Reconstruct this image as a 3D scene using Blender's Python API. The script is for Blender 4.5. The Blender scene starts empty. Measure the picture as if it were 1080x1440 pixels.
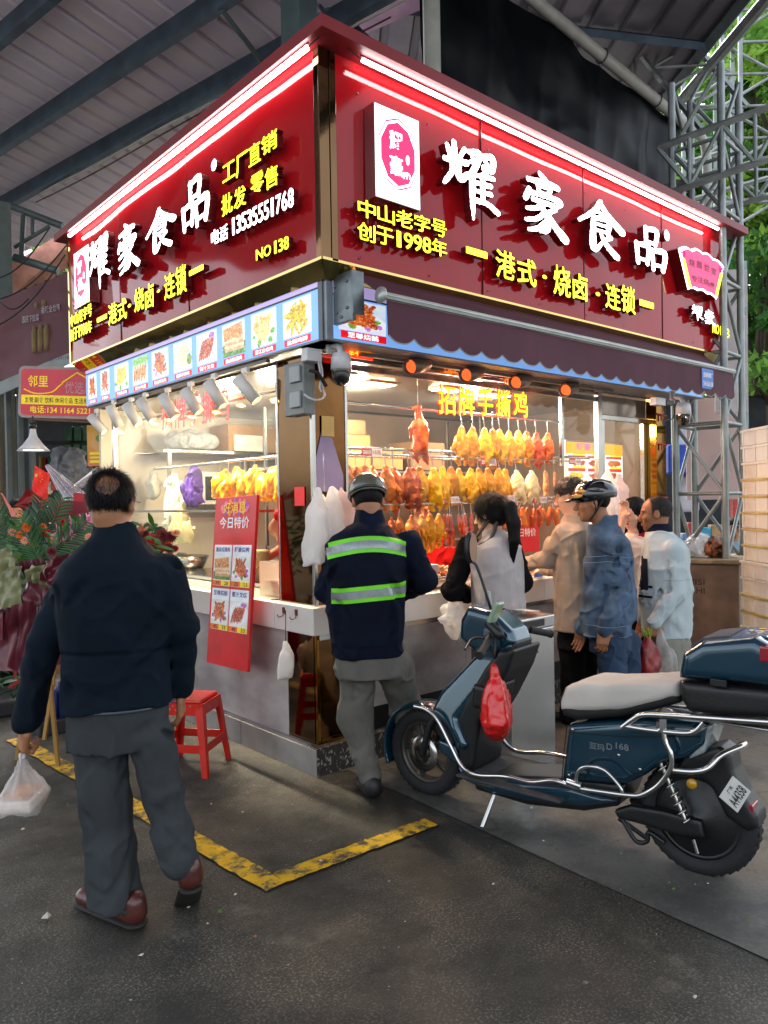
import bpy,bmesh,math,random
import numpy as np
from mathutils import Vector,Matrix,Euler
from mathutils.bvhtree import BVHTree
random.seed(7);RS=np.random.RandomState(11)
SC=bpy.context.scene;COL=SC.collection
PI=math.pi
ORD='first second third fourth fifth sixth seventh eighth ninth tenth eleventh twelfth thirteenth fourteenth fifteenth sixteenth seventeenth eighteenth nineteenth twentieth'.split()
YAW,PIT,ROL,FPX,CAMH=math.radians(48.94),math.radians(-.79),math.radians(-.99),1074.0,1.55
_f=np.array([math.cos(YAW)*math.cos(PIT),math.sin(YAW)*math.cos(PIT),math.sin(PIT)])
_r0=np.array([math.sin(YAW),-math.cos(YAW),0.0]);_u0=np.cross(_r0,_f)
_r=_r0*math.cos(ROL)+_u0*math.sin(ROL);_u=-_r0*math.sin(ROL)+_u0*math.cos(ROL)
CAM=np.array([-2.509,-3.496,CAMH])
cam=bpy.data.objects.new('camera',bpy.data.cameras.new('camera'));COL.objects.link(cam)
cam.matrix_world=Matrix(((_r[0],_u[0],-_f[0],CAM[0]),(_r[1],_u[1],-_f[1],CAM[1]),(_r[2],_u[2],-_f[2],CAM[2]),(0,0,0,1)))
cam.data.sensor_fit='VERTICAL';cam.data.sensor_height=24;cam.data.lens=24*FPX/1440
cam.data.clip_start=.05;cam.data.clip_end=500
SC.camera=cam
SUN_EL,SUN_ROT=math.radians(48),math.radians(35)
w=bpy.data.worlds.new('World');SC.world=w;w.use_nodes=True
nt=w.node_tree;bg=nt.nodes['Background'];sky=nt.nodes.new('ShaderNodeTexSky')
sky.sky_type='NISHITA';sky.sun_disc=False;sky.sun_elevation=SUN_EL;sky.sun_rotation=SUN_ROT
sky.dust_density=3.5;sky.air_density=1.2;sky.ozone_density=1.0
hs=nt.nodes.new('ShaderNodeHueSaturation');hs.inputs['Saturation'].default_value=.38;nt.links.new(sky.outputs[0],hs.inputs['Color'])
nt.links.new(hs.outputs[0],bg.inputs[0]);bg.inputs[1].default_value=0.13
sun=bpy.data.objects.new('sun',bpy.data.lights.new('sun','SUN'));COL.objects.link(sun)
sun.data.energy=1.0;sun.data.angle=math.radians(12);sun.data.color=(1,.95,.88)
sd=Vector((math.sin(SUN_ROT)*math.cos(SUN_EL),math.cos(SUN_ROT)*math.cos(SUN_EL),math.sin(SUN_EL)))
sun.rotation_euler=sd.to_track_quat('Z','Y').to_euler();sun.location=(0,0,20)
SC.view_settings.view_transform='Standard';SC.view_settings.look='None'
SC.view_settings.exposure=2.1;SC.view_settings.gamma=1
SC.view_settings.use_curve_mapping=False
SC.render.engine='CYCLES'
SC.cycles.use_denoising=True
SC.cycles.max_bounces=8;SC.cycles.transparent_max_bounces=16;SC.cycles.sample_clamp_indirect=6
SC.cycles.caustics_reflective=False;SC.cycles.caustics_refractive=False
def ray(x,y):return _f+_r*(x-540)/FPX-_u*(y-720)/FPX
def on(x,y,ax,v):
 d=ray(x,y);return Vector(CAM+d*(v-CAM[ax])/d[ax])
def onX(x,y,v):return on(x,y,0,v)
def onY(x,y,v):return on(x,y,1,v)
def onZ(x,y,v=0.):return on(x,y,2,v)
def dep(x,y,d):return Vector(CAM+ray(x,y)*d)
def gdep(x,y):
 d=ray(x,y);return-CAMH/d[2]
def L(h):
 h=h.lstrip('#');c=[int(h[i:i+2],16)/255 for i in(0,2,4)]
 return tuple(v/12.92 if v<=.04045 else((v+.055)/1.055)**2.4 for v in c)
def col(c):return(L(c) if isinstance(c,str) else tuple(c))+(1,)
MATS={}
def mat(name,c,rough=.5,metal=0,var=.12,vs=6,bump=0,bs=60,emit=None,es=0,spec=.5,coat=0,c2=None,stretch=None,alpha=1,trans=0,sheen=0,rvar=0,detail=4,sub=0,fold=0,fs=9):
 if name in MATS:return MATS[name]
 m=bpy.data.materials.new(name);m.use_nodes=True;n=m.node_tree;N=n.nodes;K=n.links.new
 b=N['Principled BSDF'];MATS[name]=m
 tc=N.new('ShaderNodeTexCoord');mp=N.new('ShaderNodeMapping');K(tc.outputs['Object'],mp.inputs[0])
 if stretch:mp.inputs['Scale'].default_value=stretch
 nz=N.new('ShaderNodeTexNoise');nz.inputs['Scale'].default_value=vs;nz.inputs['Detail'].default_value=detail
 K(mp.outputs[0],nz.inputs[0])
 mx=N.new('ShaderNodeMix');mx.data_type='RGBA'
 c=L(c) if isinstance(c,str) else c
 if c2 is None:
  ca=[max(0,v*(1-var)) for v in c];cb=[min(1,v*(1+var)) for v in c]
 else:
  ca=c;cb=L(c2) if isinstance(c2,str) else c2
 mx.inputs['A'].default_value=(*ca,1);mx.inputs['B'].default_value=(*cb,1)
 rm=N.new('ShaderNodeMapRange');rm.inputs['From Min'].default_value=.35;rm.inputs['From Max'].default_value=.65
 K(nz.outputs[0],rm.inputs[0]);K(rm.outputs[0],mx.inputs['Factor']);K(mx.outputs['Result'],b.inputs['Base Color'])
 b.inputs['Roughness'].default_value=rough;b.inputs['Metallic'].default_value=metal
 b.inputs['Specular IOR Level'].default_value=spec;b.inputs['Coat Weight'].default_value=coat
 b.inputs['Coat Roughness'].default_value=.08
 b.inputs['Alpha'].default_value=alpha;b.inputs['Transmission Weight'].default_value=trans
 b.inputs['Sheen Weight'].default_value=sheen
 if sub:b.inputs['Subsurface Weight'].default_value=sub;b.inputs['Subsurface Radius'].default_value=(.02,.008,.004)
 if rvar:
  r2=N.new('ShaderNodeMapRange');r2.inputs['To Min'].default_value=max(0,rough-rvar);r2.inputs['To Max'].default_value=rough+rvar
  n3=N.new('ShaderNodeTexNoise');n3.inputs['Scale'].default_value=vs*2.3;n3.inputs['Detail'].default_value=5
  K(mp.outputs[0],n3.inputs[0]);K(n3.outputs[0],r2.inputs[0]);K(r2.outputs[0],b.inputs['Roughness'])
 if bump:
  n2=N.new('ShaderNodeTexNoise');n2.inputs['Scale'].default_value=bs;n2.inputs['Detail'].default_value=5
  K(mp.outputs[0],n2.inputs[0]);bp=N.new('ShaderNodeBump');bp.inputs['Strength'].default_value=bump
  bp.inputs['Distance'].default_value=.01
  K(n2.outputs[0],bp.inputs['Height']);K(bp.outputs[0],b.inputs['Normal'])
  if fold:
   n4=N.new('ShaderNodeTexNoise');n4.inputs['Scale'].default_value=fs;n4.inputs['Detail'].default_value=3;n4.inputs['Distortion'].default_value=1.6;n4.noise_type='RIDGED_MULTIFRACTAL'
   m4=N.new('ShaderNodeMapping');m4.inputs['Scale'].default_value=(1,1,.45);m4.inputs['Rotation'].default_value=(.25,.2,0);K(tc.outputs['Object'],m4.inputs[0]);K(m4.outputs[0],n4.inputs[0])
   b4=N.new('ShaderNodeBump');b4.inputs['Strength'].default_value=fold;b4.inputs['Distance'].default_value=.02;K(n4.outputs[0],b4.inputs['Height']);K(bp.outputs[0],b4.inputs['Normal']);K(b4.outputs[0],b.inputs['Normal'])
 if emit is not None:
  b.inputs['Emission Color'].default_value=col(emit);b.inputs['Emission Strength'].default_value=es
 return m
def att_mat(name,rough=.5,es=0,coat=0,bump=0):
 """surface whose flat print comes from the colour attribute Col"""
 if name in MATS:return MATS[name]
 m=bpy.data.materials.new(name);m.use_nodes=True;N=m.node_tree.nodes;K=m.node_tree.links.new
 b=N['Principled BSDF'];a=N.new('ShaderNodeAttribute');a.attribute_name='Col'
 K(a.outputs['Color'],b.inputs['Base Color']);b.inputs['Roughness'].default_value=rough;b.inputs['Coat Weight'].default_value=coat
 if es:K(a.outputs['Color'],b.inputs['Emission Color']);b.inputs['Emission Strength'].default_value=es
 MATS[name]=m;return m
def glow(name,c,es):
 if name in MATS:return MATS[name]
 m=bpy.data.materials.new(name);m.use_nodes=True;b=m.node_tree.nodes['Principled BSDF']
 b.inputs['Base Color'].default_value=col(c);b.inputs['Emission Color'].default_value=col(c);b.inputs['Emission Strength'].default_value=es*.78
 b.inputs['Roughness'].default_value=.4
 MATS[name]=m;return m
def film(name,c,clear=.85,rough=.05,gloss=1.0,dirt=.06):
 """thin clear sheet: sees through, mirrors by angle, slightly soiled"""
 if name in MATS:return MATS[name]
 m=bpy.data.materials.new(name);m.use_nodes=True;n=m.node_tree;N=n.nodes;K=n.links.new
 for q in list(N):
  if q.type=='BSDF_PRINCIPLED':N.remove(q)
 out=[q for q in N if q.type=='OUTPUT_MATERIAL'][0]
 t=N.new('ShaderNodeBsdfTransparent');t.inputs[0].default_value=col(c)
 g=N.new('ShaderNodeBsdfGlossy');g.inputs['Roughness'].default_value=rough
 lw=N.new('ShaderNodeLayerWeight');lw.inputs[0].default_value=.5;pw=N.new('ShaderNodeMath');pw.operation='POWER';pw.inputs[1].default_value=4;K(lw.outputs['Facing'],pw.inputs[0])
 ml=N.new('ShaderNodeMath');ml.operation='MULTIPLY_ADD';ml.inputs[1].default_value=.75*gloss;ml.inputs[2].default_value=.03*gloss;K(pw.outputs[0],ml.inputs[0])
 s1=N.new('ShaderNodeMixShader');K(ml.outputs[0],s1.inputs[0]);K(t.outputs[0],s1.inputs[1]);K(g.outputs[0],s1.inputs[2])
 d=N.new('ShaderNodeBsdfDiffuse');d.inputs[0].default_value=col(c)
 tl=N.new('ShaderNodeBsdfTranslucent');tl.inputs[0].default_value=col(c)
 ad=N.new('ShaderNodeMixShader');ad.inputs[0].default_value=.5;K(d.outputs[0],ad.inputs[1]);K(tl.outputs[0],ad.inputs[2])
 tc=N.new('ShaderNodeTexCoord');nz=N.new('ShaderNodeTexNoise');nz.inputs['Scale'].default_value=7;nz.inputs['Detail'].default_value=6
 K(tc.outputs['Object'],nz.inputs[0]);mr=N.new('ShaderNodeMapRange');mr.inputs['From Min'].default_value=.45;mr.inputs['From Max'].default_value=.8
 mr.inputs['To Min'].default_value=(1-clear);mr.inputs['To Max'].default_value=(1-clear)+dirt;K(nz.outputs[0],mr.inputs[0])
 s2=N.new('ShaderNodeMixShader');K(mr.outputs[0],s2.inputs[0]);K(s1.outputs[0],s2.inputs[1]);K(ad.outputs[0],s2.inputs[2])
 K(s2.outputs[0],out.inputs[0]);MATS[name]=m;return m
def mesh(name,v,f,mats=(),smooth=False,mi=None,cols=None):
 v=np.asarray(v,dtype=np.float32).reshape(-1,3);me=bpy.data.meshes.new(name)
 if isinstance(f,np.ndarray):
  k=f.shape[1];nf=len(f);me.vertices.add(len(v));me.vertices.foreach_set('co',v.ravel())
  me.loops.add(nf*k);me.loops.foreach_set('vertex_index',f.ravel().astype(np.int32))
  me.polygons.add(nf);me.polygons.foreach_set('loop_start',np.arange(nf,dtype=np.int32)*k)
  me.update(calc_edges=True)
 else:
  me.from_pydata([tuple(map(float,p)) for p in v],[],[tuple(int(i) for i in q) for q in f])
 for m in(mats if isinstance(mats,(list,tuple)) else[mats]):me.materials.append(m)
 n=len(me.polygons)
 if smooth is True:me.polygons.foreach_set('use_smooth',np.ones(n,dtype=bool))
 else:me.polygons.foreach_set('use_smooth',np.zeros(n,dtype=bool))
 if mi is not None:me.polygons.foreach_set('material_index',np.asarray(mi,dtype=np.int32))
 if cols is not None:
  a=me.color_attributes.new('Col','FLOAT_COLOR','POINT')
  c=np.ones((len(v),4),dtype=np.float32);c[:,:3]=cols;a.data.foreach_set('color',c.ravel())
 me.update();return me
def link(name,me,parent=None,loc=None,rot=None,scale=None,label=None):
 o=bpy.data.objects.new(name,me);COL.objects.link(o)
 if parent is not None:o.parent=parent
 if loc is not None:o.location=loc
 if rot is not None:o.rotation_euler=rot
 if scale is not None:o.scale=scale if not isinstance(scale,(int,float)) else(scale,)*3
 if label:o['label']=label
 return o
def tag(o,label,cat,group=None,kind=None):
 if label:o['label']=label
 if cat:o['category']=cat
 if group:o['group']=group
 if kind:o['kind']=kind
 return o
def thing(name,label,cat,loc=(0,0,0),rz=0,group=None,rot=None):
 o=bpy.data.objects.new(name,None);COL.objects.link(o);o.empty_display_size=.1
 o.location=loc;o.rotation_euler=rot if rot else(0,0,rz)
 return tag(o,label,cat,group)
def struct(name,me):return tag(link(name,me),None,None,kind='structure')
def dup(root,loc=None,rz=None,label=None,group=None,rot=None,scale=None):
 r=root.copy();COL.objects.link(r)
 if loc is not None:r.location=loc
 if rz is not None:r.rotation_euler=(0,0,rz)
 if rot is not None:r.rotation_euler=rot
 if scale is not None:r.scale=(scale,)*3 if isinstance(scale,(int,float)) else scale
 if label:r['label']=label
 if group:r['group']=group
 for ch in list(root.children):
  c=ch.copy();COL.objects.link(c);c.parent=r
  for g in ch.children:
   d=g.copy();COL.objects.link(d);d.parent=c
 return r
class MB:
 """collects shapes; one mesh"""
 def __init__(s):s.v=[];s.f=[];s.m=[];s.sm=[];s.cur=0;s.smooth=False
 def add(s,v,f,sm=None):
  b=len(s.v);s.v+=[tuple(p) for p in v];s.f+=[tuple(i+b for i in q) for q in f]
  s.m+=[s.cur]*len(f);s.sm+=[s.smooth if sm is None else sm]*len(f);return s
 def box(s,a,b,bev=0):
  (x0,y0,z0),(x1,y1,z1)=[min(p,q) for p,q in zip(a,b)],[max(p,q) for p,q in zip(a,b)]
  if bev:
   bm=bmesh.new();bmesh.ops.create_cube(bm,size=1)
   for v in bm.verts:v.co=Vector(((x0+x1)/2+v.co.x*(x1-x0),(y0+y1)/2+v.co.y*(y1-y0),(z0+z1)/2+v.co.z*(z1-z0)))
   bmesh.ops.bevel(bm,geom=bm.edges[:],offset=bev,segments=2,profile=.5,affect='EDGES')
   bm.verts.index_update();s.add([v.co[:] for v in bm.verts],[[v.index for v in f.verts] for f in bm.faces]);bm.free();return s
  v=[(x0,y0,z0),(x1,y0,z0),(x1,y1,z0),(x0,y1,z0),(x0,y0,z1),(x1,y0,z1),(x1,y1,z1),(x0,y1,z1)]
  return s.add(v,[(0,3,2,1),(4,5,6,7),(0,1,5,4),(1,2,6,5),(2,3,7,6),(3,0,4,7)])
 def obox(s,M,a,b,bev=0):
  t=MB();t.box(a,b,bev);M=Matrix(M) if not isinstance(M,Matrix) else M
  return s.add([tuple(M@Vector(p)) for p in t.v],t.f)
 def tube(s,pts,r,n=10,caps=True,sm=True):
  pts=[Vector(p) for p in pts];rs=r if isinstance(r,(list,tuple)) else[r]*len(pts)
  V=[];F=[];up=None
  for i,p in enumerate(pts):
   d=(pts[min(i+1,len(pts)-1)]-pts[max(i-1,0)]).normalized()
   if up is None:up=Vector((0,0,1)) if abs(d.z)<.9 else Vector((1,0,0))
   a=d.cross(up).normalized();up=a.cross(d).normalized()
   for k in range(n):
    t=2*PI*k/n;V.append(p+a*math.cos(t)*rs[i]+up*math.sin(t)*rs[i])
  for i in range(len(pts)-1):
   for k in range(n):F.append((i*n+k,i*n+(k+1)%n,(i+1)*n+(k+1)%n,(i+1)*n+k))
  s.add(V,[q[::-1] for q in F],sm)
  if caps:s.add(V,[tuple(range(n)),tuple(range((len(pts)-1)*n,len(pts)*n))[::-1]],False)
  return s
 def lathe(s,prof,c=(0,0,0),n=24,M=None,sm=True):
  V=[];F=[]
  for(r,z) in prof:
   for k in range(n):V.append(Vector((r*math.cos(2*PI*k/n),r*math.sin(2*PI*k/n),z)))
  for i in range(len(prof)-1):
   for k in range(n):F.append((i*n+k,i*n+(k+1)%n,(i+1)*n+(k+1)%n,(i+1)*n+k))
  if M is not None:V=[M@v for v in V]
  c=Vector(c);return s.add([v+c for v in V],F,sm)
 def prism(s,poly,fn,d0,d1):
  """poly (u,w) list swept between depths d0,d1; fn(u,w,d)->point"""
  n=len(poly);V=[fn(u,w_,d0) for u,w_ in poly]+[fn(u,w_,d1) for u,w_ in poly]
  F=[tuple(range(n))[::-1],tuple(range(n,2*n))]+[(i,(i+1)%n,n+(i+1)%n,n+i) for i in range(n)]
  return s.add(V,F)
 def mesh(s,name,mats):
  me=mesh(name,s.v,s.f,mats,False,s.m);me.polygons.foreach_set('use_smooth',np.array(s.sm,dtype=bool));return me
 def build(s,name,mats,parent=None,loc=None,rot=None,label=None,scale=None):return link(name,s.mesh(name,mats),parent,loc,rot,scale,label)
def M3(o,x,y,z):
 return Matrix(((x[0],y[0],z[0],o[0]),(x[1],y[1],z[1],o[1]),(x[2],y[2],z[2],o[2]),(0,0,0,1)))
def bez(pts,n=8):
 """smooth line through the points"""
 P=[Vector(p) for p in pts];P=[P[0]*2-P[1]]+P+[P[-1]*2-P[-2]];out=[]
 for i in range(1,len(P)-2):
  for k in range(n):
   t=k/n;a,b,c,d=P[i-1:i+3]
   out.append(.5*((2*b)+(c-a)*t+(2*a-5*b+4*c-d)*t*t+(3*b-a-3*c+d)*t**3))
 return out+[P[-2]]
GL={}
def glyph(s,depth=.1,bold=0.0,res=3):
 """unit text: verts array and faces from the built-in font; x right, y up, z out; height about 1"""
 k=(s,depth,bold,res)
 if k in GL:return GL[k]
 c=bpy.data.curves.new('t','FONT');c.body=s;c.extrude=depth/2;c.offset=bold;c.resolution_u=res;c.size=1
 o=bpy.data.objects.new('t',c);COL.objects.link(o)
 dg=bpy.context.evaluated_depsgraph_get();me=bpy.data.meshes.new_from_object(o.evaluated_get(dg))
 v=np.array([p.co[:] for p in me.vertices]).reshape(-1,3);f=[tuple(p.vertices) for p in me.polygons];nz=[p.normal.z for p in me.polygons]
 bpy.data.objects.remove(o);bpy.data.curves.remove(c);bpy.data.meshes.remove(me)
 GL[k]=(v,f,nz);return GL[k]
def text(name,s,O,ex,ey,w=None,h=None,mats=None,depth=0,bold=0.,parent=None,align='c',sides=None):
 """text in the plane (ex, ey); w,h = size to fit; O = centre (or left/bottom) point"""
 v,f,nz=glyph(s,1.if depth else 0.,min(bold,.012));
 if len(v)==0:return None
 lo,hi=v.min(0),v.max(0);S=hi-lo;q=v.copy()
 sx=(w/S[0]) if w else None;sy=(h/S[1]) if h else None
 if sx is None:sx=sy
 if sy is None:sy=sx
 q=(v-(lo+hi)/2)*[sx,sy,depth if depth else 1]
 ex=Vector(ex).normalized();ey=Vector(ey).normalized();ez=ex.cross(ey).normalized()
 O=Vector(O)
 if align=='l':O=O+ex*S[0]*sx/2
 me=mesh(name,q,f,mats,False,[1 if(sides and z<.5) else 0 for z in nz])
 o=link(name,me);M=M3(O,ex,ey,ez);o.matrix_world=M
 if parent is not None:adopt(o,parent)
 return o
def adopt(o,parent):
 """parent, keeping the child where it stands"""
 P=Matrix.LocRotScale(parent.location,parent.rotation_euler,parent.scale)
 M=o.matrix_basis.copy();o.parent=parent;o.matrix_basis=P.inverted()@M;return o
def smin(a,b,k):
 if k<=0:return np.minimum(a,b)
 h=np.clip(.5+.5*(b-a)/k,0,1);return b+(a-b)*h-k*h*(1-h)
def vn(x,y,z,seed=0):
 """smooth value noise"""
 T=_NT;xi=np.floor(x).astype(np.int32);yi=np.floor(y).astype(np.int32);zi=np.floor(z).astype(np.int32)
 fx=x-xi;fy=y-yi;fz=z-zi;fx=fx*fx*(3-2*fx);fy=fy*fy*(3-2*fy);fz=fz*fz*(3-2*fz);xi=xi+seed*7
 g=lambda a,b,c:T[(xi+a)&31,(yi+b)&31,(zi+c)&31]
 return(((g(0,0,0)*(1-fx)+g(1,0,0)*fx)*(1-fy)+(g(0,1,0)*(1-fx)+g(1,1,0)*fx)*fy)*(1-fz)
   +((g(0,0,1)*(1-fx)+g(1,0,1)*fx)*(1-fy)+(g(0,1,1)*(1-fx)+g(1,1,1)*fx)*fy)*fz)*2-1
_NT=RS.rand(32,32,32).astype(np.float32)
def fbm(x,y,z,o=3,seed=0):
 s=0;a=1
 for i in range(o):s=s+a*vn(x*2**i,y*2**i,z*2**i,seed+i);a*=.5
 return s
class SDF:
 def __init__(s,lo,hi,h):
  s.lo=np.array(lo,dtype=np.float32);s.h=h;s.n=np.ceil((np.array(hi)-s.lo)/h).astype(int)+1
  s.ax=[(s.lo[i]+np.arange(s.n[i])*h).astype(np.float32) for i in range(3)];s.V=np.full(s.n,1.,dtype=np.float32)
 def win(s,lo,hi):
  sl=tuple(slice(max(0,int((lo[i]-s.lo[i])/s.h)),max(0,min(s.n[i],int((hi[i]-s.lo[i])/s.h)+2))) for i in range(3))
  return sl,s.ax[0][sl[0]][:,None,None],s.ax[1][sl[1]][None,:,None],s.ax[2][sl[2]][None,None,:]
 def put(s,fn,lo,hi,k=0,op='u'):
  sl,x,y,z=s.win([a-k-.03 for a in lo],[a+k+.03 for a in hi])
  if 0 in s.V[sl].shape:return s
  d=fn(x,y,z).astype(np.float32);a=s.V[sl]
  s.V[sl]=smin(a,d,k) if op=='u' else(-smin(-a,d,k) if op=='d' else np.maximum(a,d));return s
 def cone(s,a,b,ra,rb,k=.02,sq=None,op='u'):
  a=np.array(a,float);b=np.array(b,float);ab=b-a;L2=max(1e-9,ab@ab);R=max(ra,rb)*(1.6 if sq else 1.05)
  def fn(x,y,z):
   t=np.clip(((x-a[0])*ab[0]+(y-a[1])*ab[1]+(z-a[2])*ab[2])/L2,0,1)
   qx,qy,qz=x-a[0]-t*ab[0],y-a[1]-t*ab[1],z-a[2]-t*ab[2]
   if sq:
    n,fct=sq;dt=(qx*n[0]+qy*n[1]+qz*n[2])*(1/fct-1);qx,qy,qz=qx+dt*n[0],qy+dt*n[1],qz+dt*n[2]
    return(np.sqrt(qx*qx+qy*qy+qz*qz)-(ra+(rb-ra)*t))*min(1,fct)
   return np.sqrt(qx*qx+qy*qy+qz*qz)-(ra+(rb-ra)*t)
  return s.put(fn,np.minimum(a,b)-R,np.maximum(a,b)+R,k,op)
 def chain(s,pts,rs,k=.02,sq=None,op='u'):
  for i in range(len(pts)-1):s.cone(pts[i],pts[i+1],rs[i],rs[i+1],k,sq,op)
  return s
 def ell(s,c,r,k=.02,R=None,op='u'):
  c=np.array(c,float);r=np.array(r,float);m=max(r)
  def fn(x,y,z):
   x,y,z=x-c[0],y-c[1],z-c[2]
   if R is not None:x,y,z=[R[0][i]*x+R[1][i]*y+R[2][i]*z for i in range(3)]
   k0=np.sqrt((x/r[0])**2+(y/r[1])**2+(z/r[2])**2);k1=np.sqrt((x/r[0]**2)**2+(y/r[1]**2)**2+(z/r[2]**2)**2)+1e-6
   return k0*(k0-1)/k1
  e=np.array([m]*3) if R is not None else r
  return s.put(fn,c-e,c+e,k,op)
 def box(s,c,hf,rd=.01,k=.01,R=None,op='u'):
  c=np.array(c,float);m=float(np.linalg.norm(hf))
  def fn(x,y,z):
   x,y,z=x-c[0],y-c[1],z-c[2]
   if R is not None:x,y,z=[R[0][i]*x+R[1][i]*y+R[2][i]*z for i in range(3)]
   a,b,d=np.abs(x)-hf[0]+rd,np.abs(y)-hf[1]+rd,np.abs(z)-hf[2]+rd
   return np.sqrt(np.maximum(a,0)**2+np.maximum(b,0)**2+np.maximum(d,0)**2)+np.minimum(np.maximum(a,np.maximum(b,d)),0)-rd
  e=np.array([m]*3) if R is not None else np.array(hf)
  return s.put(fn,c-e,c+e,k,op)
 def wrinkles(s,a,b,R,n=6,seed=1,r=.012,span_=1.3,sl=.07,t0=.1,t1=.95):
  g=np.random.RandomState(seed);a,b=np.array(a,float),np.array(b,float);d=(b-a)/np.linalg.norm(b-a);u=np.cross(d,[.3,.9,.2]);u/=np.linalg.norm(u);v=np.cross(d,u)
  for _ in range(n):
   t,th,dt,sg=g.uniform(t0,t1),g.uniform(0,2*PI),g.uniform(.5,1)*span_,g.choice([-1,1])*g.uniform(.3,1)*sl;P=[]
   for k in range(4):q=k/3-.5;P.append(a+(b-a)*t+d*sg*q*2+(u*math.cos(th+q*dt)+v*math.sin(th+q*dt))*(R*1.06+.004))
   s.chain(P,[r*.35,r,r*.9,r*.3],.018,None,'d')
  return s
 def wrinkles_t(s,z0,z1,rx,ry,n=8,seed=1,r=.013,vert=.5,cx=0,cy=0):
  g=np.random.RandomState(seed)
  for _ in range(n):
   z,th=g.uniform(z0,z1),g.uniform(0,2*PI);dth=g.uniform(-.5,.5);dz=g.uniform(.04,.13)*vert*2*g.choice([-1,1]);P=[]
   for k in range(4):q=k/3-.5;a=th+dth*q*1.4;P.append((cx+math.cos(a)*(rx*1.05+.004),cy+math.sin(a)*(ry*1.05+.004),z+dz*q))
   s.chain(P,[r*.3,r,r*.9,r*.3],.02,None,'d')
  return s
 def loft(s,prof,k=.02,p=2.0,ax=2,op='u'):
  """prof rows (t, cx, cy, rx, ry) along axis ax; cross-section a superellipse in the other two"""
  prof=np.array(sorted(prof),float);o=[i for i in range(3) if i!=ax]
  def fn(x,y,z):
   q=[x,y,z];t=q[ax];g=[np.interp(t,prof[:,0],prof[:,i]) for i in(1,2,3,4)]
   u,v_=(q[o[0]]-g[0])/g[2],(q[o[1]]-g[1])/g[3]
   rr=(np.abs(u)**p+np.abs(v_)**p)**(1/p);d=(rr-1)*np.minimum(g[2],g[3])
   e=np.maximum(prof[0,0]-t,t-prof[-1,0]);return np.maximum(d,e)
  lo=[0]*3;hi=[0]*3;lo[ax],hi[ax]=prof[0,0],prof[-1,0]
  for j,i in enumerate(o):lo[i]=(prof[:,1+j]-prof[:,3+j]).min();hi[i]=(prof[:,1+j]+prof[:,3+j]).max()
  return s.put(fn,lo,hi,k,op)
 def poly(s,pts,ax,c0,c1,rd=.01,k=.01,op='u',taper=None):
  """outline pts in the plane across axis ax, between c0 and c1 on it, rounded edges"""
  P=np.array(pts,float);o=[i for i in range(3) if i!=ax];mid,hf=(c0+c1)/2,(c1-c0)/2
  def fn(x,y,z):
   q=[x,y,z];u,v_=q[o[0]],q[o[1]];u,v_=np.broadcast_arrays(u,v_)
   d=np.full(u.shape,1e9,dtype=np.float32);sg=np.ones(u.shape,dtype=np.float32);n=len(P)
   for i in range(n):
    a,b=P[i],P[i-1];e=b-a;w0,w1=u-a[0],v_-a[1];t=np.clip((w0*e[0]+w1*e[1])/(e@e+1e-12),0,1)
    d=np.minimum(d,(w0-e[0]*t)**2+(w1-e[1]*t)**2)
    c1_=v_>=a[1];c2_=v_<b[1];c3_=e[0]*w1>e[1]*w0
    sg=np.where((c1_&c2_&c3_)|(~c1_&~c2_&~c3_),-sg,sg)
   d=np.sqrt(d)*sg+rd;hh=hf if taper is None else hf*taper(x,y,z)
   e=np.abs(q[ax]-mid)-hh+rd
   return np.minimum(np.maximum(d,e),0)+np.sqrt(np.maximum(d,0)**2+np.maximum(e,0)**2)-rd
  lo=[0]*3;hi=[0]*3;lo[ax],hi[ax]=c0,c1
  for j,i in enumerate(o):lo[i],hi[i]=P[:,j].min(),P[:,j].max()
  return s.put(fn,lo,hi,k,op)
 def warp(s,fn,lo=None,hi=None):
  """add fn(x,y,z) to the distance near the surface"""
  sl,x,y,z=s.win(s.lo if lo is None else lo,(s.lo+s.n*s.h) if hi is None else hi)
  s.V[sl]+=fn(x,y,z).astype(np.float32);return s
 def cut(s,n,d):
  """keep only where n.p < d"""
  x,y,z=s.ax[0][:,None,None],s.ax[1][None,:,None],s.ax[2][None,None,:]
  s.V=np.maximum(s.V,(n[0]*x+n[1]*y+n[2]*z-d).astype(np.float32));return s
 def nets(s):
  V=s.V;V[0],V[-1],V[:,0],V[:,-1],V[:,:,0],V[:,:,-1]=1,1,1,1,1,1
  I=V<0;n=s.n;c=np.zeros(n-1,dtype=np.uint8)
  sh=[(a,b,d) for a in(0,1) for b in(0,1) for d in(0,1)]
  for a,b,d in sh:c+=I[a:n[0]-1+a,b:n[1]-1+b,d:n[2]-1+d]
  A=np.argwhere((c>0)&(c<8));
  if len(A)==0:return np.zeros((0,3)),np.zeros((0,4),int)
  idx=np.full(n-1,-1,dtype=np.int32);idx[A[:,0],A[:,1],A[:,2]]=np.arange(len(A))
  g={q:V[A[:,0]+q[0],A[:,1]+q[1],A[:,2]+q[2]] for q in sh}
  acc=np.zeros((len(A),3));cnt=np.zeros(len(A))
  for p in sh:
   for i in range(3):
    if p[i]==0:
     q=list(p);q[i]=1;q=tuple(q);va,vb=g[p],g[q];m=(va<0)!=(vb<0)
     t=va/(va-vb+1e-12);e=np.zeros((len(A),3));e[:]=p;e[:,i]=t
     acc[m]+=e[m];cnt[m]+=1
  P=s.lo+(A+acc/cnt[:,None])*s.h;F=[]
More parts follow.
